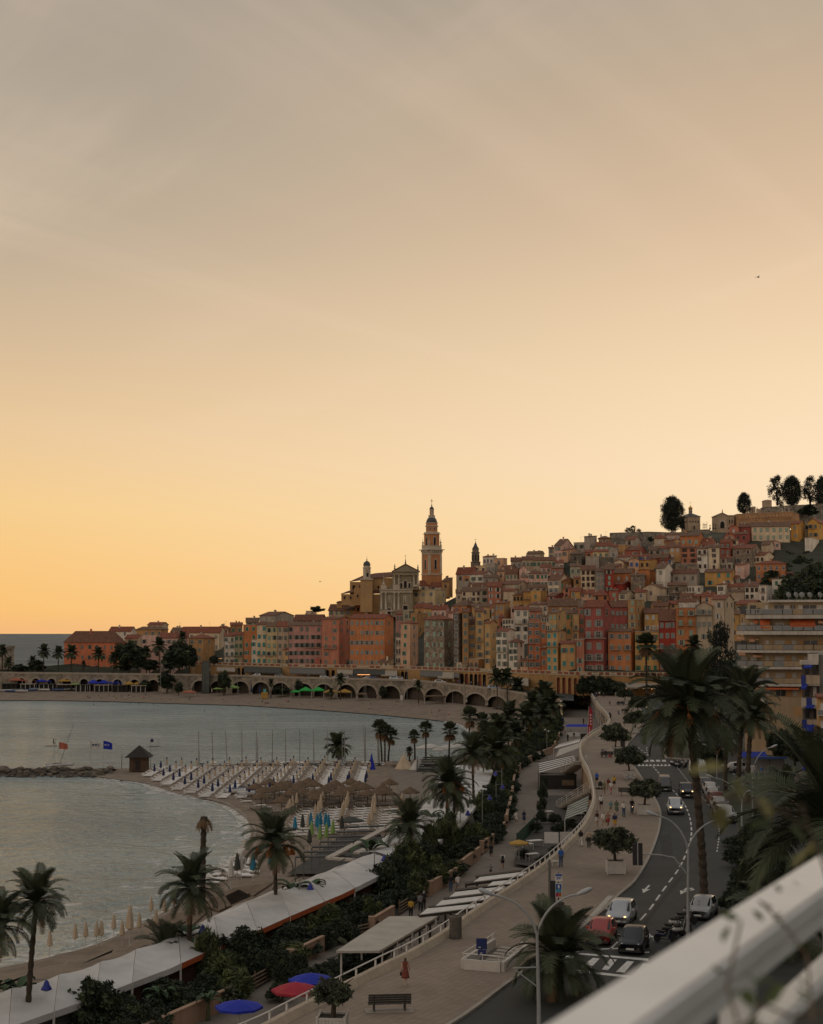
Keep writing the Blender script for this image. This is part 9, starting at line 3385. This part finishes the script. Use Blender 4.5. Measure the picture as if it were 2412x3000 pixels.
car('dark grey people carrier driving in the upper left lane','car','van',paint('dark_grey',(.07,.07,.07)),G(1948,2315,RZ),along_dir((1928,2280),(1955,2330)),False).scale=(.86,.86,.82)
car('dark car with one bright headlight beside the big palm trunk','car','suv',paint('black',(0,0,0)),G(2012,2334,RZ),along_dir((1990,2300),(2020,2350)),True)
car('silver hatchback with lit headlights driving under the big palm','car','suv',paint('silver',(0,0,0)),G(1979,2382,RZ),along_dir((1968,2340),(1983,2400)),True)
car('small dark car seen from behind under the palm fronds','car','hatch',paint('dark_grey',(0,0,0)),G(1945,2180,RZ),along_dir((1930,2160),(1950,2190)),False)
ROW=[(2046,2272,'van',(.5,.5,.48),'white van parked first in the row by the zebra crossing'),(2056,2296,'suv',(.08,.085,.085),'dark grey car parked second, behind the white van'),(2070,2312,'estate',(.05,.055,.06),'dark estate car parked third in the row'),(2083,2326,'hatch',(.5,.5,.48),'white car parked fourth in the row'),(2090,2342,'hatch',(.36,.36,.35),'pale silver car parked fifth in the row'),(2099,2357,'estate',(.13,.035,.03),'dark red car parked sixth in the row'),(2108,2372,'hatch',(.42,.42,.41),'light grey car parked seventh in the row'),(2117,2388,'estate',(.10,.10,.11),'grey car parked eighth in the row'),(2126,2406,'suv',(.40,.40,.38),'pale car parked last in the row under the lamp')]
for i,(px,py,st,c,lb)in enumerate(ROW):
 car(lb,'van' if st=='van' else 'car',st,paint('row_%d'%i,c),G(px,py,RZ),along_dir((2050,2290),(2088,2360))+R(8),False)
for i,(px,py,st,c,lb)in enumerate(((1968,2070,'estate',(.2,.03,.03),'car with red tail lights far up the road, left one'),(1982,2062,'hatch',(.05,.05,.05),'dark car far up the road, right one'),(1920,2046,'hatch',(.3,.3,.3),'pale car where the road meets the quay'),(2060,2686,'hatch',(.30,.31,.31),'pale small car parked right of the second lamp post'),(2172,2262,'estate',(.4,.4,.4),'pale car parked by the shelter before the apartment block'))):
 car(lb,'van' if st=='van' else 'car',st,paint('far_%d'%i,c),G(px,py,RZ),R(160-i*15)if i!=3 else R(-22),False)
def scooter(label,px,py,rz,c,lit=False,z=RZ):
 t=thing('scooter',label,'scooter',tuple(G(px,py,z)),rz)
 m=paint('sc_%02.0f%02.0f'%(c[0]*99,c[2]*99),c)
 for y in(-.62,.6):
  g=MB();g.lathe([(.1,-.06),(.25,-.07),(.27,0),(.25,.07),(.1,.06)],14);w=g.build('wheel',TYRE,t,(0,y,.27));w.rotation_euler=(0,R(90),0)
 g=MB();g.lathe([(.02,-.5),(.17,-.4),(.2,0),(.16,.3),(.03,.42)],9)
 for i,v in enumerate(g.v):
  g.v[i]=(v[0]*.9,v[2]*.9+.38,v[1]*.9+.55)
 g.build('body',m,t,smooth=True)
 pbox('seat',TYRE,t,-.16,.0,.74,.16,.62,.83)
 g=MB();g.add([(-.22,-.28,.3),(.22,-.28,.3),(.2,-.42,.95),(-.2,-.42,.95),(-.22,-.34,.3),(.22,-.34,.3),(.2,-.48,.95),(-.2,-.48,.95)],[(0,1,2,3),(7,6,5,4),(0,4,5,1),(1,5,6,2),(2,6,7,3),(3,7,4,0)]);g.build('leg_shield',m,t)
 pbox('footboard',BLACKPL,t,-.2,-.3,.28,.2,.25,.33)
 g=MB();g.tube([(0,-.6,.27),(0,-.45,.98)],.035,6);g.tube([(-.33,-.38,1.03),(0,-.45,1.0),(.33,-.38,1.03)],.022,5);g.build('handlebar',IRON,t)
 g=MB();g.lathe([(.02,-.05),(.09,0),(.03,.05)],10);h_=g.build('headlight',LAMPON if lit else LAMPOFF,t,(0,-.52,.95));h_.rotation_euler=(R(80),0,0)
 for s_ in(-1,1):
  g=MB();g.tube([(s_*.25,-.38,1.03),(s_*.32,-.4,1.25)],.012,4);g.box(s_*.32-.06,-.42,1.25,s_*.32+.06,-.39,1.34);g.build('mirror',BLACKPL,t)
 return t
for i,(px,py,c)in enumerate(((1978,2238,(.5,.5,.5)),(1985,2241,(.08,.08,.08)),(1992,2244,(.45,.45,.45)),(1990,2236,(.1,.1,.12)),(1999,2246,(.05,.05,.05)),(2004,2238,(.3,.3,.3)))):
 scooter(f'scooter in the parked cluster below the traffic island, {ORD[i]} from the left',px,py+4,R(70+i*12),c)
for i,(px,py,c,lb)in enumerate(((1950,2762,(.02,.025,.06),'dark blue scooter parked nearest the white railing'),(1972,2742,(.03,.03,.03),'black scooter parked second by the white railing'),(1990,2725,(.4,.4,.38),'pale scooter parked third by the white railing'),(2008,2708,(.05,.05,.05),'black scooter parked beside the second lamp post'),(2030,2690,(.2,.2,.2),'grey scooter parked in front of the pale small car'),(2000,2745,(.45,.45,.43),'white scooter between lamp post and white railing'))):
 scooter(lb,px,py,R(60+i*9),c)
mq=G(1896,2082,RZ)
scooter('motor scooter with a bright headlight coming down the far road',1896,2082,R(-15),(.05,.05,.05),True)
person('rider on the scooter with the bright headlight',mq+V((0,.35,-.02)),R(-15),'ride',0,0,'shirt','black','trousers','black')
# far traffic light and blue post at the road end
for i,(px,yt,yb_,lb,kind)in enumerate(((1899,2005,2040,'small traffic light glowing green at the far road end','g'),(1851,1992,2036,'dark blue furled parasol post at the promenade end','b'),(1796,2003,2036,'blue furled parasol left of the far end planters','b'),(1940,2038,2060,'red traffic light far up the road, left one','r'),(1974,2036,2060,'red traffic light far up the road, right one','r'))):
 a=G(px,yb_,PZ)
 hh=D(px,yt,a.y).z-PZ
 if kind=='b':
  parasol_closed(lb,a,hh,'blue' if i==2 else 'navy',r=.45)
  continue
 t=thing('traffic_light',lb,'traffic light',tuple(a))
 ptube('pole',IRON,t,[(0,0,0),(0,0,hh)],.07,6)
 pbox('housing',BLACKPL,t,-.18,-.15,hh-1.1,.18,.15,hh)
 em=mat('signal_green',(.1,.8,.5),.4,.02,1,emit=(.08,1.0,.55,5))if kind=='g' else mat('signal_red',(.8,.08,.05),.4,.02,1,emit=(1.0,.07,.04,4))
 g=MB();g.lathe([(.02,-.02),(.17,0),(.1,.06),(.02,.08)],8);l_=g.build('lens',em,t,(0,-.17,hh-(.9 if kind=='g' else .25)));l_.rotation_euler=(R(90),0,0)
for i,(px,py,w_,h_)in enumerate(((1710,2030,40,34),(1735,2028,44,36),(1765,2028,40,36),(1785,2026,36,32),(1700,2022,24,22),(1810,2030,30,22),(1745,2030,30,20))):
 a=D(px,py,500)
 a.z=PZ
 tree('leafy_tree',f'round clipped tree at the far end of the promenade, {["first", "second", "third", "fourth", "leftmost low", "last", "low middle"][i]} of the group','tree',a,h_/F*500*1.5,w_/F*500*1.1,'far',i,trunk_h=.1)
RP=[('tall old palm with a shaggy skirt before the orange house',1893,1886,1895,2050,34,'fan',0,120),('palm with orange fruit right behind the deep red house',2032,1893,2034,2072,30,'date',1,44),('huge date palm with hanging fruit, its trunk crossing the road view',2014,2076,2064,2645,176,'date',1,70),('big palm in front of the apartment block, left trunk',2180,2050,2164,2332,104,'date',0,58),('palm in front of the apartment block, right trunk behind the big one',2202,2100,2190,2356,84,'date',0,46),('thin palm between the big palm and the apartment block',2128,2172,2126,2318,50,'date',0,40),('palm rising from the traffic island behind the big palm',1998,2090,1995,2214,62,'date',0,44),('low broad palm in the bottom centre beside the nearest lamp post',1636,2806,1640,2920,156,'date',0,64),('large palm at the right edge, long fronds reaching left',2446,2446,2470,2960,318,'date',0,60),('palm below the apartment block entrance, small crown',2300,2330,2300,2420,95,'date',0,40),('palm at the lower right behind the white railing',2285,2700,2290,2790,175,'date',0,44)]
for i,(lb,px,py,bx,by,rp,kd,fr,n)in enumerate(RP):
 bs=G(bx,by,RZ)
 tp3=D(px,py,bs.y)
 palm(lb,bs,tp3.z-bs.z,rp/F*bs.y*1.1,n=n,lean=(tp3.x-bs.x,0),kind=kd,fruit=bool(fr),r0=.34 if tp3.z-bs.z>8 else .28,dead=.25 if kd=='fan' else .05,seed=300+i)
for i,(px,y0,y1,wp,Y,lb)in enumerate(((2112,1832,2060,78,330,'tall dark conifer left of the apartment block, upper part bushy'),(2136,1930,2080,70,318,'leafy green tree touching the apartment block'),(2090,1960,2080,60,340,'dark leafy tree below the tall conifer'),(2288,2132,2222,66,238,'dense dark round tree before the apartment block foot'),(2330,2150,2240,50,232,'dark tree between both apartment buildings'),(2060,1990,2090,60,360,'leafy tree behind the big palm crown'),(2160,2000,2110,60,300,'leafy tree left of the block foot behind palms'),(1950,2000,2060,50,440,'dark tree by the far road end'),(1985,2000,2070,50,420,'dark tree right of the far road end'))):
 bs=D(px,y1,Y)
 bs.z=max(RZ,min(bs.z,12))
 top=D(px,y0,Y).z
 tree('leafy_tree',lb,'tree',bs,top-bs.z,wp/F*Y*1.1,'tree' if i!=0 else 'cyph',i,trunk_h=.08)
APB=mat('block_beige',(.40,.29,.17),.9,.1,.25,.1,3,streak=.12)
APW=mat('block_white_band',(.56,.51,.43),.85,.1,.4,.1,4,streak=.2)
APG=mat('block_glass_rail',(.20,.21,.205),.25,.12,.6)
APS=mat('block_shutter',(.42,.39,.35),.7,.1,1)
APO=mat('block_orange_panel',(.42,.24,.10),.85,.1,.5)
AWO=mat('awning_orange',(.52,.12,.035),.85,.15,1)
AWP=mat('awning_peach',(.46,.24,.13),.85,.15,1)
YA=266.0
ka=YA/F
org=D(2160,2206,YA)
blk=thing('apartment_block','beige apartment block with long glass railed balconies and orange awnings','apartment block',(org.x,YA,PZ-.2))
o0=blk.location.copy()
ABR=math.atan((2155-CX)/F)
blk.rotation_euler=(0,0,-ABR)
def ax(px):
 u=(px-CX)/F
 return(u*o0.y-o0.x)/(cos(ABR)+u*sin(ABR))
def azp(py):
 return D(2200,py,YA).z-o0.z
XL,XF,XR=ax(2155),ax(2228),ax(2470)
depth=16.0
vol=[(XL+1.2,4.5),(XF+.5,1.9),(XR,1.9),(XR,depth),(XL+1.2,depth)]
g=MB();g.prism(vol,-1,azp(1800));g.build('wall',APB,blk)
g=MB();g.prism([(x+(.9 if i in(0,4)else 0),y+(1.5 if i<3 else 0))for i,(x,y)in enumerate(vol)],azp(1800)+.002,azp(1764));g.build('penthouse_wall',APB,blk)
g=MB();g.prism([(ax(2252),2.6),(XR,2.6),(XR,depth),(ax(2252),depth)],azp(1764)+.002,azp(1757),bottom=True);g.build('roof',APW,blk)
SL=[1800+10,1857,1908,1956,2006]
outl=[(XL,4.2),(XL+.1,2.6),(XF-1.0,.55),(XF+.2,0),(XR,0),(XR,4),(XL,5.0)]
for i,y in enumerate(SL):
 th=.62 if i<2 else .42
 off=1.6 if i==0 else 0
 pts=[(x+(off if x<XF-.5 else off*.0),yy)for x,yy in outl]
 z1_=azp(y-(8 if i<2 else 3))
 g=MB();g.prism(pts,z1_-th,z1_,bottom=True);sl_=g.build('balcony',APW,blk)
 for(x0,y0),(x1,y1)in zip(pts[:4],pts[1:5]):
  L=math.hypot(x1-x0,y1-y0)
  n=max(1,int(L/1.6))
  ang=math.atan2(y1-y0,x1-x0)
  for k in range(n):
   u0,u1=(k+.03)/n,(k+.97)/n
   cxx,cyy=lerp(x0,x1,(u0+u1)/2),lerp(y0,y1,(u0+u1)/2)
   g=MB();g.cbox((cxx-sin(ang)*.06,cyy+cos(ang)*.06+.02,z1_+.55),(L/n*.92,.05,.85),0,ang);g.build('rail_panel',APG if(x0<XF or i<2 and k%3)or(i+k)%4==0 else APB,sl_)
  ptube('handrail',IRON if i else APW,sl_,[(x0,y0+.06,z1_+1.02),(x1,y1+.06,z1_+1.02)],.035,5)
floors=[(1757+7,1800),(1815,1857),(1868,1908),(1915,1956),(1963,2006),(2012,2040)]
for i,(ty,by)in enumerate(floors):
 zt_,zb_=azp(ty+4),azp(by-1)
 for k,(xa,xb,kind)in enumerate(((2240,2250,'w'),(2268,2296,'s'),(2298,2314,'o'),(2317,2330,'s'),(2340,2352,'o'),(2353,2392,'s'),(2394,2412,'o'))):
  if i==0:
   kind=('w','g','w','g','w','g','w')[k]
  m=dict(w=APW,s=APS,o=APO,g=GLASS)[kind]
  if kind=='s' and(i*3+k)%5==1:
   m=GLASS
  w_=pbox('window' if kind in 'sg' else 'facade_panel',m,blk,ax(xa),(1.9 if i else 3.4)-.08,zb_,ax(xb),(1.9 if i else 3.4)-.003,zt_-.25)
  if kind in 'sg':
   g=MB();xm=(ax(xa)+ax(xb))/2;g.box(xm-.03,(1.9 if i else 3.4)-.12,zb_,xm+.03,(1.9 if i else 3.4)-.081,zt_-.25);g.build('mullion',APW,w_)
 for(xa,xb,yy)in((2168,2186,3.6),(2196,2214,2.4)):
  pbox('window',APS if i%2 else GLASS,blk,ax(xa),yy-.3,zb_,ax(xb),yy,zt_-.3)
aw=[(2312,2386,1813,1832,'o'),(2225,2254,1814,1836,'o'),(2395,2420,1813,1822,'p'),(2206,2218,1816,1822,'o'),(2156,2178,1865,1871,'p'),(2192,2208,1866,1876,'p'),(2211,2219,1866,1871,'p'),(2160,2180,1911,1916,'p'),(2202,2230,1914,1921,'p'),(2154,2176,1958,1967,'p'),(2196,2220,1960,1967,'p'),(2232,2334,2010,2015,'o'),(2210,2220,2010,2015,'p')]
for xa,xb,yt,yb_,m in aw:
 y0_=1.8 if xa>2224 else 2.6
 g=MB()
 x0,x1=ax(xa),ax(xb)
 zt_,zl2=azp(yt),azp(yb_)
 g.add([(x0,y0_-.1,zt_),(x1,y0_-.1,zt_),(x1,y0_-1.75,zl2),(x0,y0_-1.75,zl2),(x0,y0_-1.78,zl2-.25),(x1,y0_-1.78,zl2-.25)],[(0,3,2,1),(3,4,5,2)])
 g.build('awning',AWO if m=='o' else AWP,blk)
pbox('lower_wing',APB,blk,ax(2238),.9,-1,XR,1.897,azp(2042))
for(xa,xb,ya,yb_)in((2318,2341,2070,2096),(2318,2341,2120,2150)):
 pbox('blind_panel',APO,blk,ax(xa),.84,azp(yb_),ax(xb),.897,azp(ya))
pbox('terrace_wall',APW,blk,ax(2208),.2,azp(2056),ax(2237),2.5,azp(2040))
for i,(px,py)in enumerate(((2312,1765),(2334,1766),(2350,1760),(2374,1758),(2404,1756))):
 q=D(px,py+3,YA+5)
 t=thing('satellite_dish',f'grey satellite dish on the apartment block roof, {ORD[i]} from the left','satellite dish',(q.x,YA+5,azp(1757)+o0.z))
 ptube('mast',PGR,t,[(0,0,0),(0,0,1.0)],.05,5)
 g=MB();g.lathe([(.02,.12),(.3,.06),(.5,-.08),(.52,-.1),(.3,.03),(.02,.09)],12);o=g.build('dish',PGR,t,(0,-.15,1.0));o.rotation_euler=(R(70),0,R(U(-40,40)))
for i,px in enumerate((2256,2300,2390,2330,2225)):
 fl_=[1857,1857,1857,1908,1810][i]
 q=D(px,fl_-6,YA+.7)
 bush(f'pot plant on a balcony of the apartment block, {["first", "second", "third", "fourth", "topmost"][i]}',(q.x,YA+.8,azp(fl_-8 if fl_<1900 else fl_-3)+o0.z),.9,1.3,i)
YB=216.0
kb=YB/F
org=D(2342,2290,YB)
b2=thing('balcony_building','pale apartment building at the right edge with blue and white balcony panels','apartment building',(org.x,YB,PZ-.2))
o2=b2.location.copy()
B2R=math.atan((2342-CX)/F)
b2.rotation_euler=(0,0,-B2R)
def b2x(px):
 u=(px-CX)/F
 return(u*o2.y-o2.x)/(cos(B2R)+u*sin(B2R))
def bz(py):
 return D(2370,py,YB).z-o2.z
BW=mat('building_grey_wall',(.22,.20,.18),.9,.12,.3,.1,4,streak=.15)
BLU=mat('balcony_blue',(.012,.035,.22),.5,.1,1)
BCR=mat('balcony_cream',(.46,.36,.25),.8,.1,.6)
pbox('wall',BW,b2,b2x(2394),1.8,-1,b2x(2480),14,bz(1918))
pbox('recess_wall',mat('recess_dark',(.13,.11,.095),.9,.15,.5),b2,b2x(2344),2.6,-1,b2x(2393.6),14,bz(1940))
pbox('roof_parapet',APW,b2,b2x(2362),1.0,bz(1935),b2x(2394),2.59,bz(1916))
pbox('roof_slab',APW,b2,b2x(2338),0.2,bz(1947),b2x(2393),2.59,bz(1935)-.003)
for i,y in enumerate((1992,2058,2122,2186,2240)):
 zt_,zb_=bz(y-14),bz(y+12)
 pan=[(2341,2355,BLU if i%2==0 else APW),(2355.5,2371,BCR if i%2==0 else BLU),(2371.5,2396,BCR if i%2==0 else APW)]
 for k,(xa,xb,m)in enumerate(pan):
  pbox('balcony_panel',m,b2,b2x(xa),.1*k,zb_,b2x(xb),.1*k+.12,zt_)
 pbox('balcony_floor',APW,b2,b2x(2340),.35,zb_-.25,b2x(2396),2.59,zb_-.003)
 pbox('window',WHT if i%2 else GLASS,b2,b2x(2376),2.5,zt_+.1,b2x(2386),2.597,bz(y-44))
 pbox('window',GLASS,b2,b2x(2352),2.5,zt_+.1,b2x(2364),2.597,bz(y-44))
AWB=mat('awning_blue',(.012,.03,.28),.85,.12,1)
for(xa,xb,yt,yb_)in((2340,2356,2003,2014),(2350,2373,2122,2137),(2334,2357,2180,2198),(2348,2372,1948,1953),(2352,2376,2064,2070),(2340,2362,2236,2250)):
 g=MB()
 x0,x1,zt_,zl2=b2x(xa),b2x(xb),bz(yt),bz(yb_)
 g.add([(x0+.2,.15,zt_),(x1+.2,.15,zt_),(x1,-1.1,zl2),(x0,-1.1,zl2),(x0,-1.13,zl2-.2),(x1,-1.13,zl2-.2)],[(0,3,2,1),(3,4,5,2)])
 g.build('awning',AWB,b2)
b3=thing('yellow_house','yellow house with white windows cut by the right edge, before the balcony building','house',(D(2392,2290,196).x,196,PZ-.2))
o3=b3.location.copy()
b3.rotation_euler=(0,0,-R(13))
def cx3(px):return D(px,1900,196).x-o3.x
def cz3(py):return D(2400,py,196).z-o3.z
pbox('wall',WALL['yellow'],b3,cx3(2395),0,-1,cx3(2480),9,cz3(2046))
pbox('roof',TILES[0],b3,cx3(2389),-.5,cz3(2046)+.002,cx3(2480),9.4,cz3(2040))
for y in(2060,2112,2162,2212):
 pbox('window',WHT,b3,cx3(2400),-.12,cz3(y+26),cx3(2411),-.003,cz3(y))
 bo=pbox('balcony',APW,b3,cx3(2391),-1.0,cz3(y+36),cx3(2480),-.004,cz3(y+33))
 pbox('railing',APG,bo,cx3(2391),-1.0,cz3(y+33)+.002,cx3(2480),-.95,cz3(y+19))
t=thing('bus_shelter','glass bus shelter with a blue stripe before the apartment block','bus shelter',tuple(G(2262,2268,RZ+.12)))
pbox('roof',IRON,t,-2.2,0,2.3,2.2,1.5,2.45)
for x in(-2.1,0,2.1):
 pbox('post',IRON,t,x-.04,1.35,0,x+.04,1.43,2.298)
pbox('glass',APG,t,-2.0,1.36,.3,2.0,1.39,2.1)
pbox('stripe',SGB,t,-2.2,-.04,2.25,2.2,-.003,2.5)
t=thing('blue_stall','stall with a blue awning and pale goods at the block foot','stall',tuple(G(2212,2262,RZ+.1)))
g=MB();g.add([(-2,0,2.2),(2,0,2.2),(2,1.8,2.9),(-2,1.8,2.9),(-2,0,2.14),(2,0,2.14),(2,1.8,2.84),(-2,1.8,2.84)],[(0,1,2,3),(7,6,5,4),(0,4,5,1)]);g.build('awning',AWB,t)
for x in(-1.9,1.9):
 pbox('post',POLEM,t,x-.04,.05,0,x+.04,.13,2.15)
pbox('counter',WHT,t,-1.7,.4,0,1.7,1.4,.9)
for i,(px,py,c)in enumerate(((2196,2276,'white'),(2232,2280,'blue'),(2300,2290,'black'),(2322,2300,'white'),(2215,2285,'grey'))):
 person(f'pedestrian in {c} near the shelter at the foot of the apartment block' if i!=3 else 'pedestrian in white rightmost before the apartment block, past the shelter',G(px,py,RZ+.1),R(40*i),'walk',i%3,i%4,'shirt',c,'trousers','jeans')
tri_poly('pavement',[G(x,y,RZ+.1)for x,y in((2180,2262),(2240,2246),(2330,2256),(2480,2300),(2560,2420),(2400,2420),(2300,2340))],PAVING)
# BALCONY RAILING AND CLIMBING PLANT IN THE FOREGROUND
rnd=random.Random(61)
RWH=mat('railing_white',(.80,.80,.78),.45,.05,3)
def nr(px,py,dz):
 return G(px,py,CAMZ-dz)
A1,A2=nr(1750,2900,.56),nr(2386,2508,.56)
dr=(A2-A1).normalized()
a0,a9=A1-dr*1.8,A2+dr*.10
nx=V((dr.y,-dr.x,0))
root=thing('balcony_railing','white painted wooden balcony railing crossing the lower right corner, out of focus','railing',tuple(A1))
def bar(p,q,o0,o1,z0,z1_,nm,bev=.008):
 g=MB()
 P=[p+nx*o0,q+nx*o0,q+nx*o1,p+nx*o1]
 lo=[v-A1+V((0,0,z0))for v in P]
 hi_=[v-A1+V((0,0,z1_))for v in P]
 g.add(lo+hi_,BOXF)
 me=g.mesh(nm,RWH)
 import bmesh
 bm_=bmesh.new();bm_.from_mesh(me)
 bmesh.ops.recalc_face_normals(bm_,faces=bm_.faces)
 bmesh.ops.bevel(bm_,geom=bm_.edges[:],offset=bev,segments=2,affect='EDGES')
 bm_.to_mesh(me);bm_.free()
 return obj(nm,me,root)
bar(a0,a9,0,.125,-.045,0,'top_rail')
bar(a0,a9-dr*.03,.012,.118,-.088,-.047,'apron')
bar(a0,a9-dr*.03,.03,.095,-.25,-.215,'middle_rail')
bar(a0,a9-dr*.03,.03,.095,-.95,-.88,'lower_rail')
for k in range(4):
 q=a9-dr*(.1+k*.95)
 bar(q-dr*.05,q,.03,.09,-1.05,-.09,'post',.004)
VL=[leafmat('vine_leaf',(.075,.10,.03)),leafmat('vine_leaf_yellow',(.17,.155,.05)),leafmat('vine_leaf_dark',(.035,.05,.022))]
VST=mat('vine_stem',(.12,.085,.05),.8,.2,6)
lm=MB()
lm.add([(0,0,0),(.35,.28,.04),(.8,.2,.02),(1.05,0,-.05),(.8,-.2,.02),(.35,-.28,.04),(.5,0,-.03)],[(0,1,6),(1,2,6),(2,3,6),(3,4,6),(4,5,6),(5,0,6)])
LEAFM=[lm.mesh('leaf',m)for m in VL]
def vine(label,pts,nleaf,size,spread,mix=(0,1,2)):
 P=[D(x,y,Y)for x,y,Y in pts]
 t=thing('climbing_vine',label,'plant',tuple(P[0]))
 ptube('stem',VST,t,[p-P[0]for p in P],[.0024]*len(P),5)
 for k in range(nleaf):
  u=(k+U(0,1))/nleaf*(len(P)-1)
  i=min(len(P)-2,int(u))
  p=P[i].lerp(P[i+1],u-i)-P[0]+V((U(-1,1),U(-1,1),U(-1,1)))*spread
  s=size*U(.6,1.2)
  o=obj('leaf',LEAFM[rnd.choice(mix)],t,tuple(p),0,(s,s,s))
  o.rotation_euler=(U(-.8,.8),U(-.9,.9),U(0,6.3))
 return t
vine('vine stem with small leaves climbing over the middle of the white railing',[(2380,2990,2.3),(2365,2800,2.7),(2290,2700,2.75),(2225,2640,2.7),(2260,2660,2.6)],6,.03,.03,(0,2))
vine('vine with a few leaves hanging on the outer lower side of the white railing',[(2160,2990,2.15),(2130,2890,2.25),(2145,2820,2.3),(2170,2700,2.45)],7,.03,.025,(0,2,2))
vine('leafy vine at the bottom right corner below the white railing',[(2180,3020,2.1),(2230,2940,2.2),(2320,2980,2.3),(2420,2960,2.5)],14,.04,.05,(0,0,2))
vine('blurred yellow-green spray of leaves in front of the right palm fronds',[(2440,2560,3.2),(2380,2440,2.6),(2280,2370,2.3),(2130,2330,2.2),(2050,2345,2.2)],8,.05,.06,(1,1,0))
vine('blurred leafy twig beside the right end of the white railing',[(2430,2600,3.4),(2400,2500,3.0),(2370,2420,2.7),(2350,2360,2.6)],8,.05,.05,(1,0,0))
# birds
for i,(px,py,Y,s,lb)in enumerate(((2221,812,160,1.0,'tiny dark bird flying high at the right of the sky'),(938,1704,420,1.4,'tiny gull gliding left of the church'))):
 p=D(px,py,Y)
 t=thing('bird',lb,'bird',tuple(p),R(20),None,(s,s,s))
 g=MB();g.lathe([(.01,-.18),(.05,-.08),(.06,.05),(.02,.2)],7)
 for k,v in enumerate(g.v):
  g.v[k]=(v[2],v[0],v[1])
 g.build('body',IRON,t)
 for s_ in(-1,1):
  g=MB();g.add([(.06,s_*.04,0),(-.08,s_*.04,0),(-.1,s_*.3,.09),(.02,s_*.28,.1),(-.12,s_*.55,.05)],[(0,1,2,3),(3,2,4)]);g.build('wing',IRON,t)
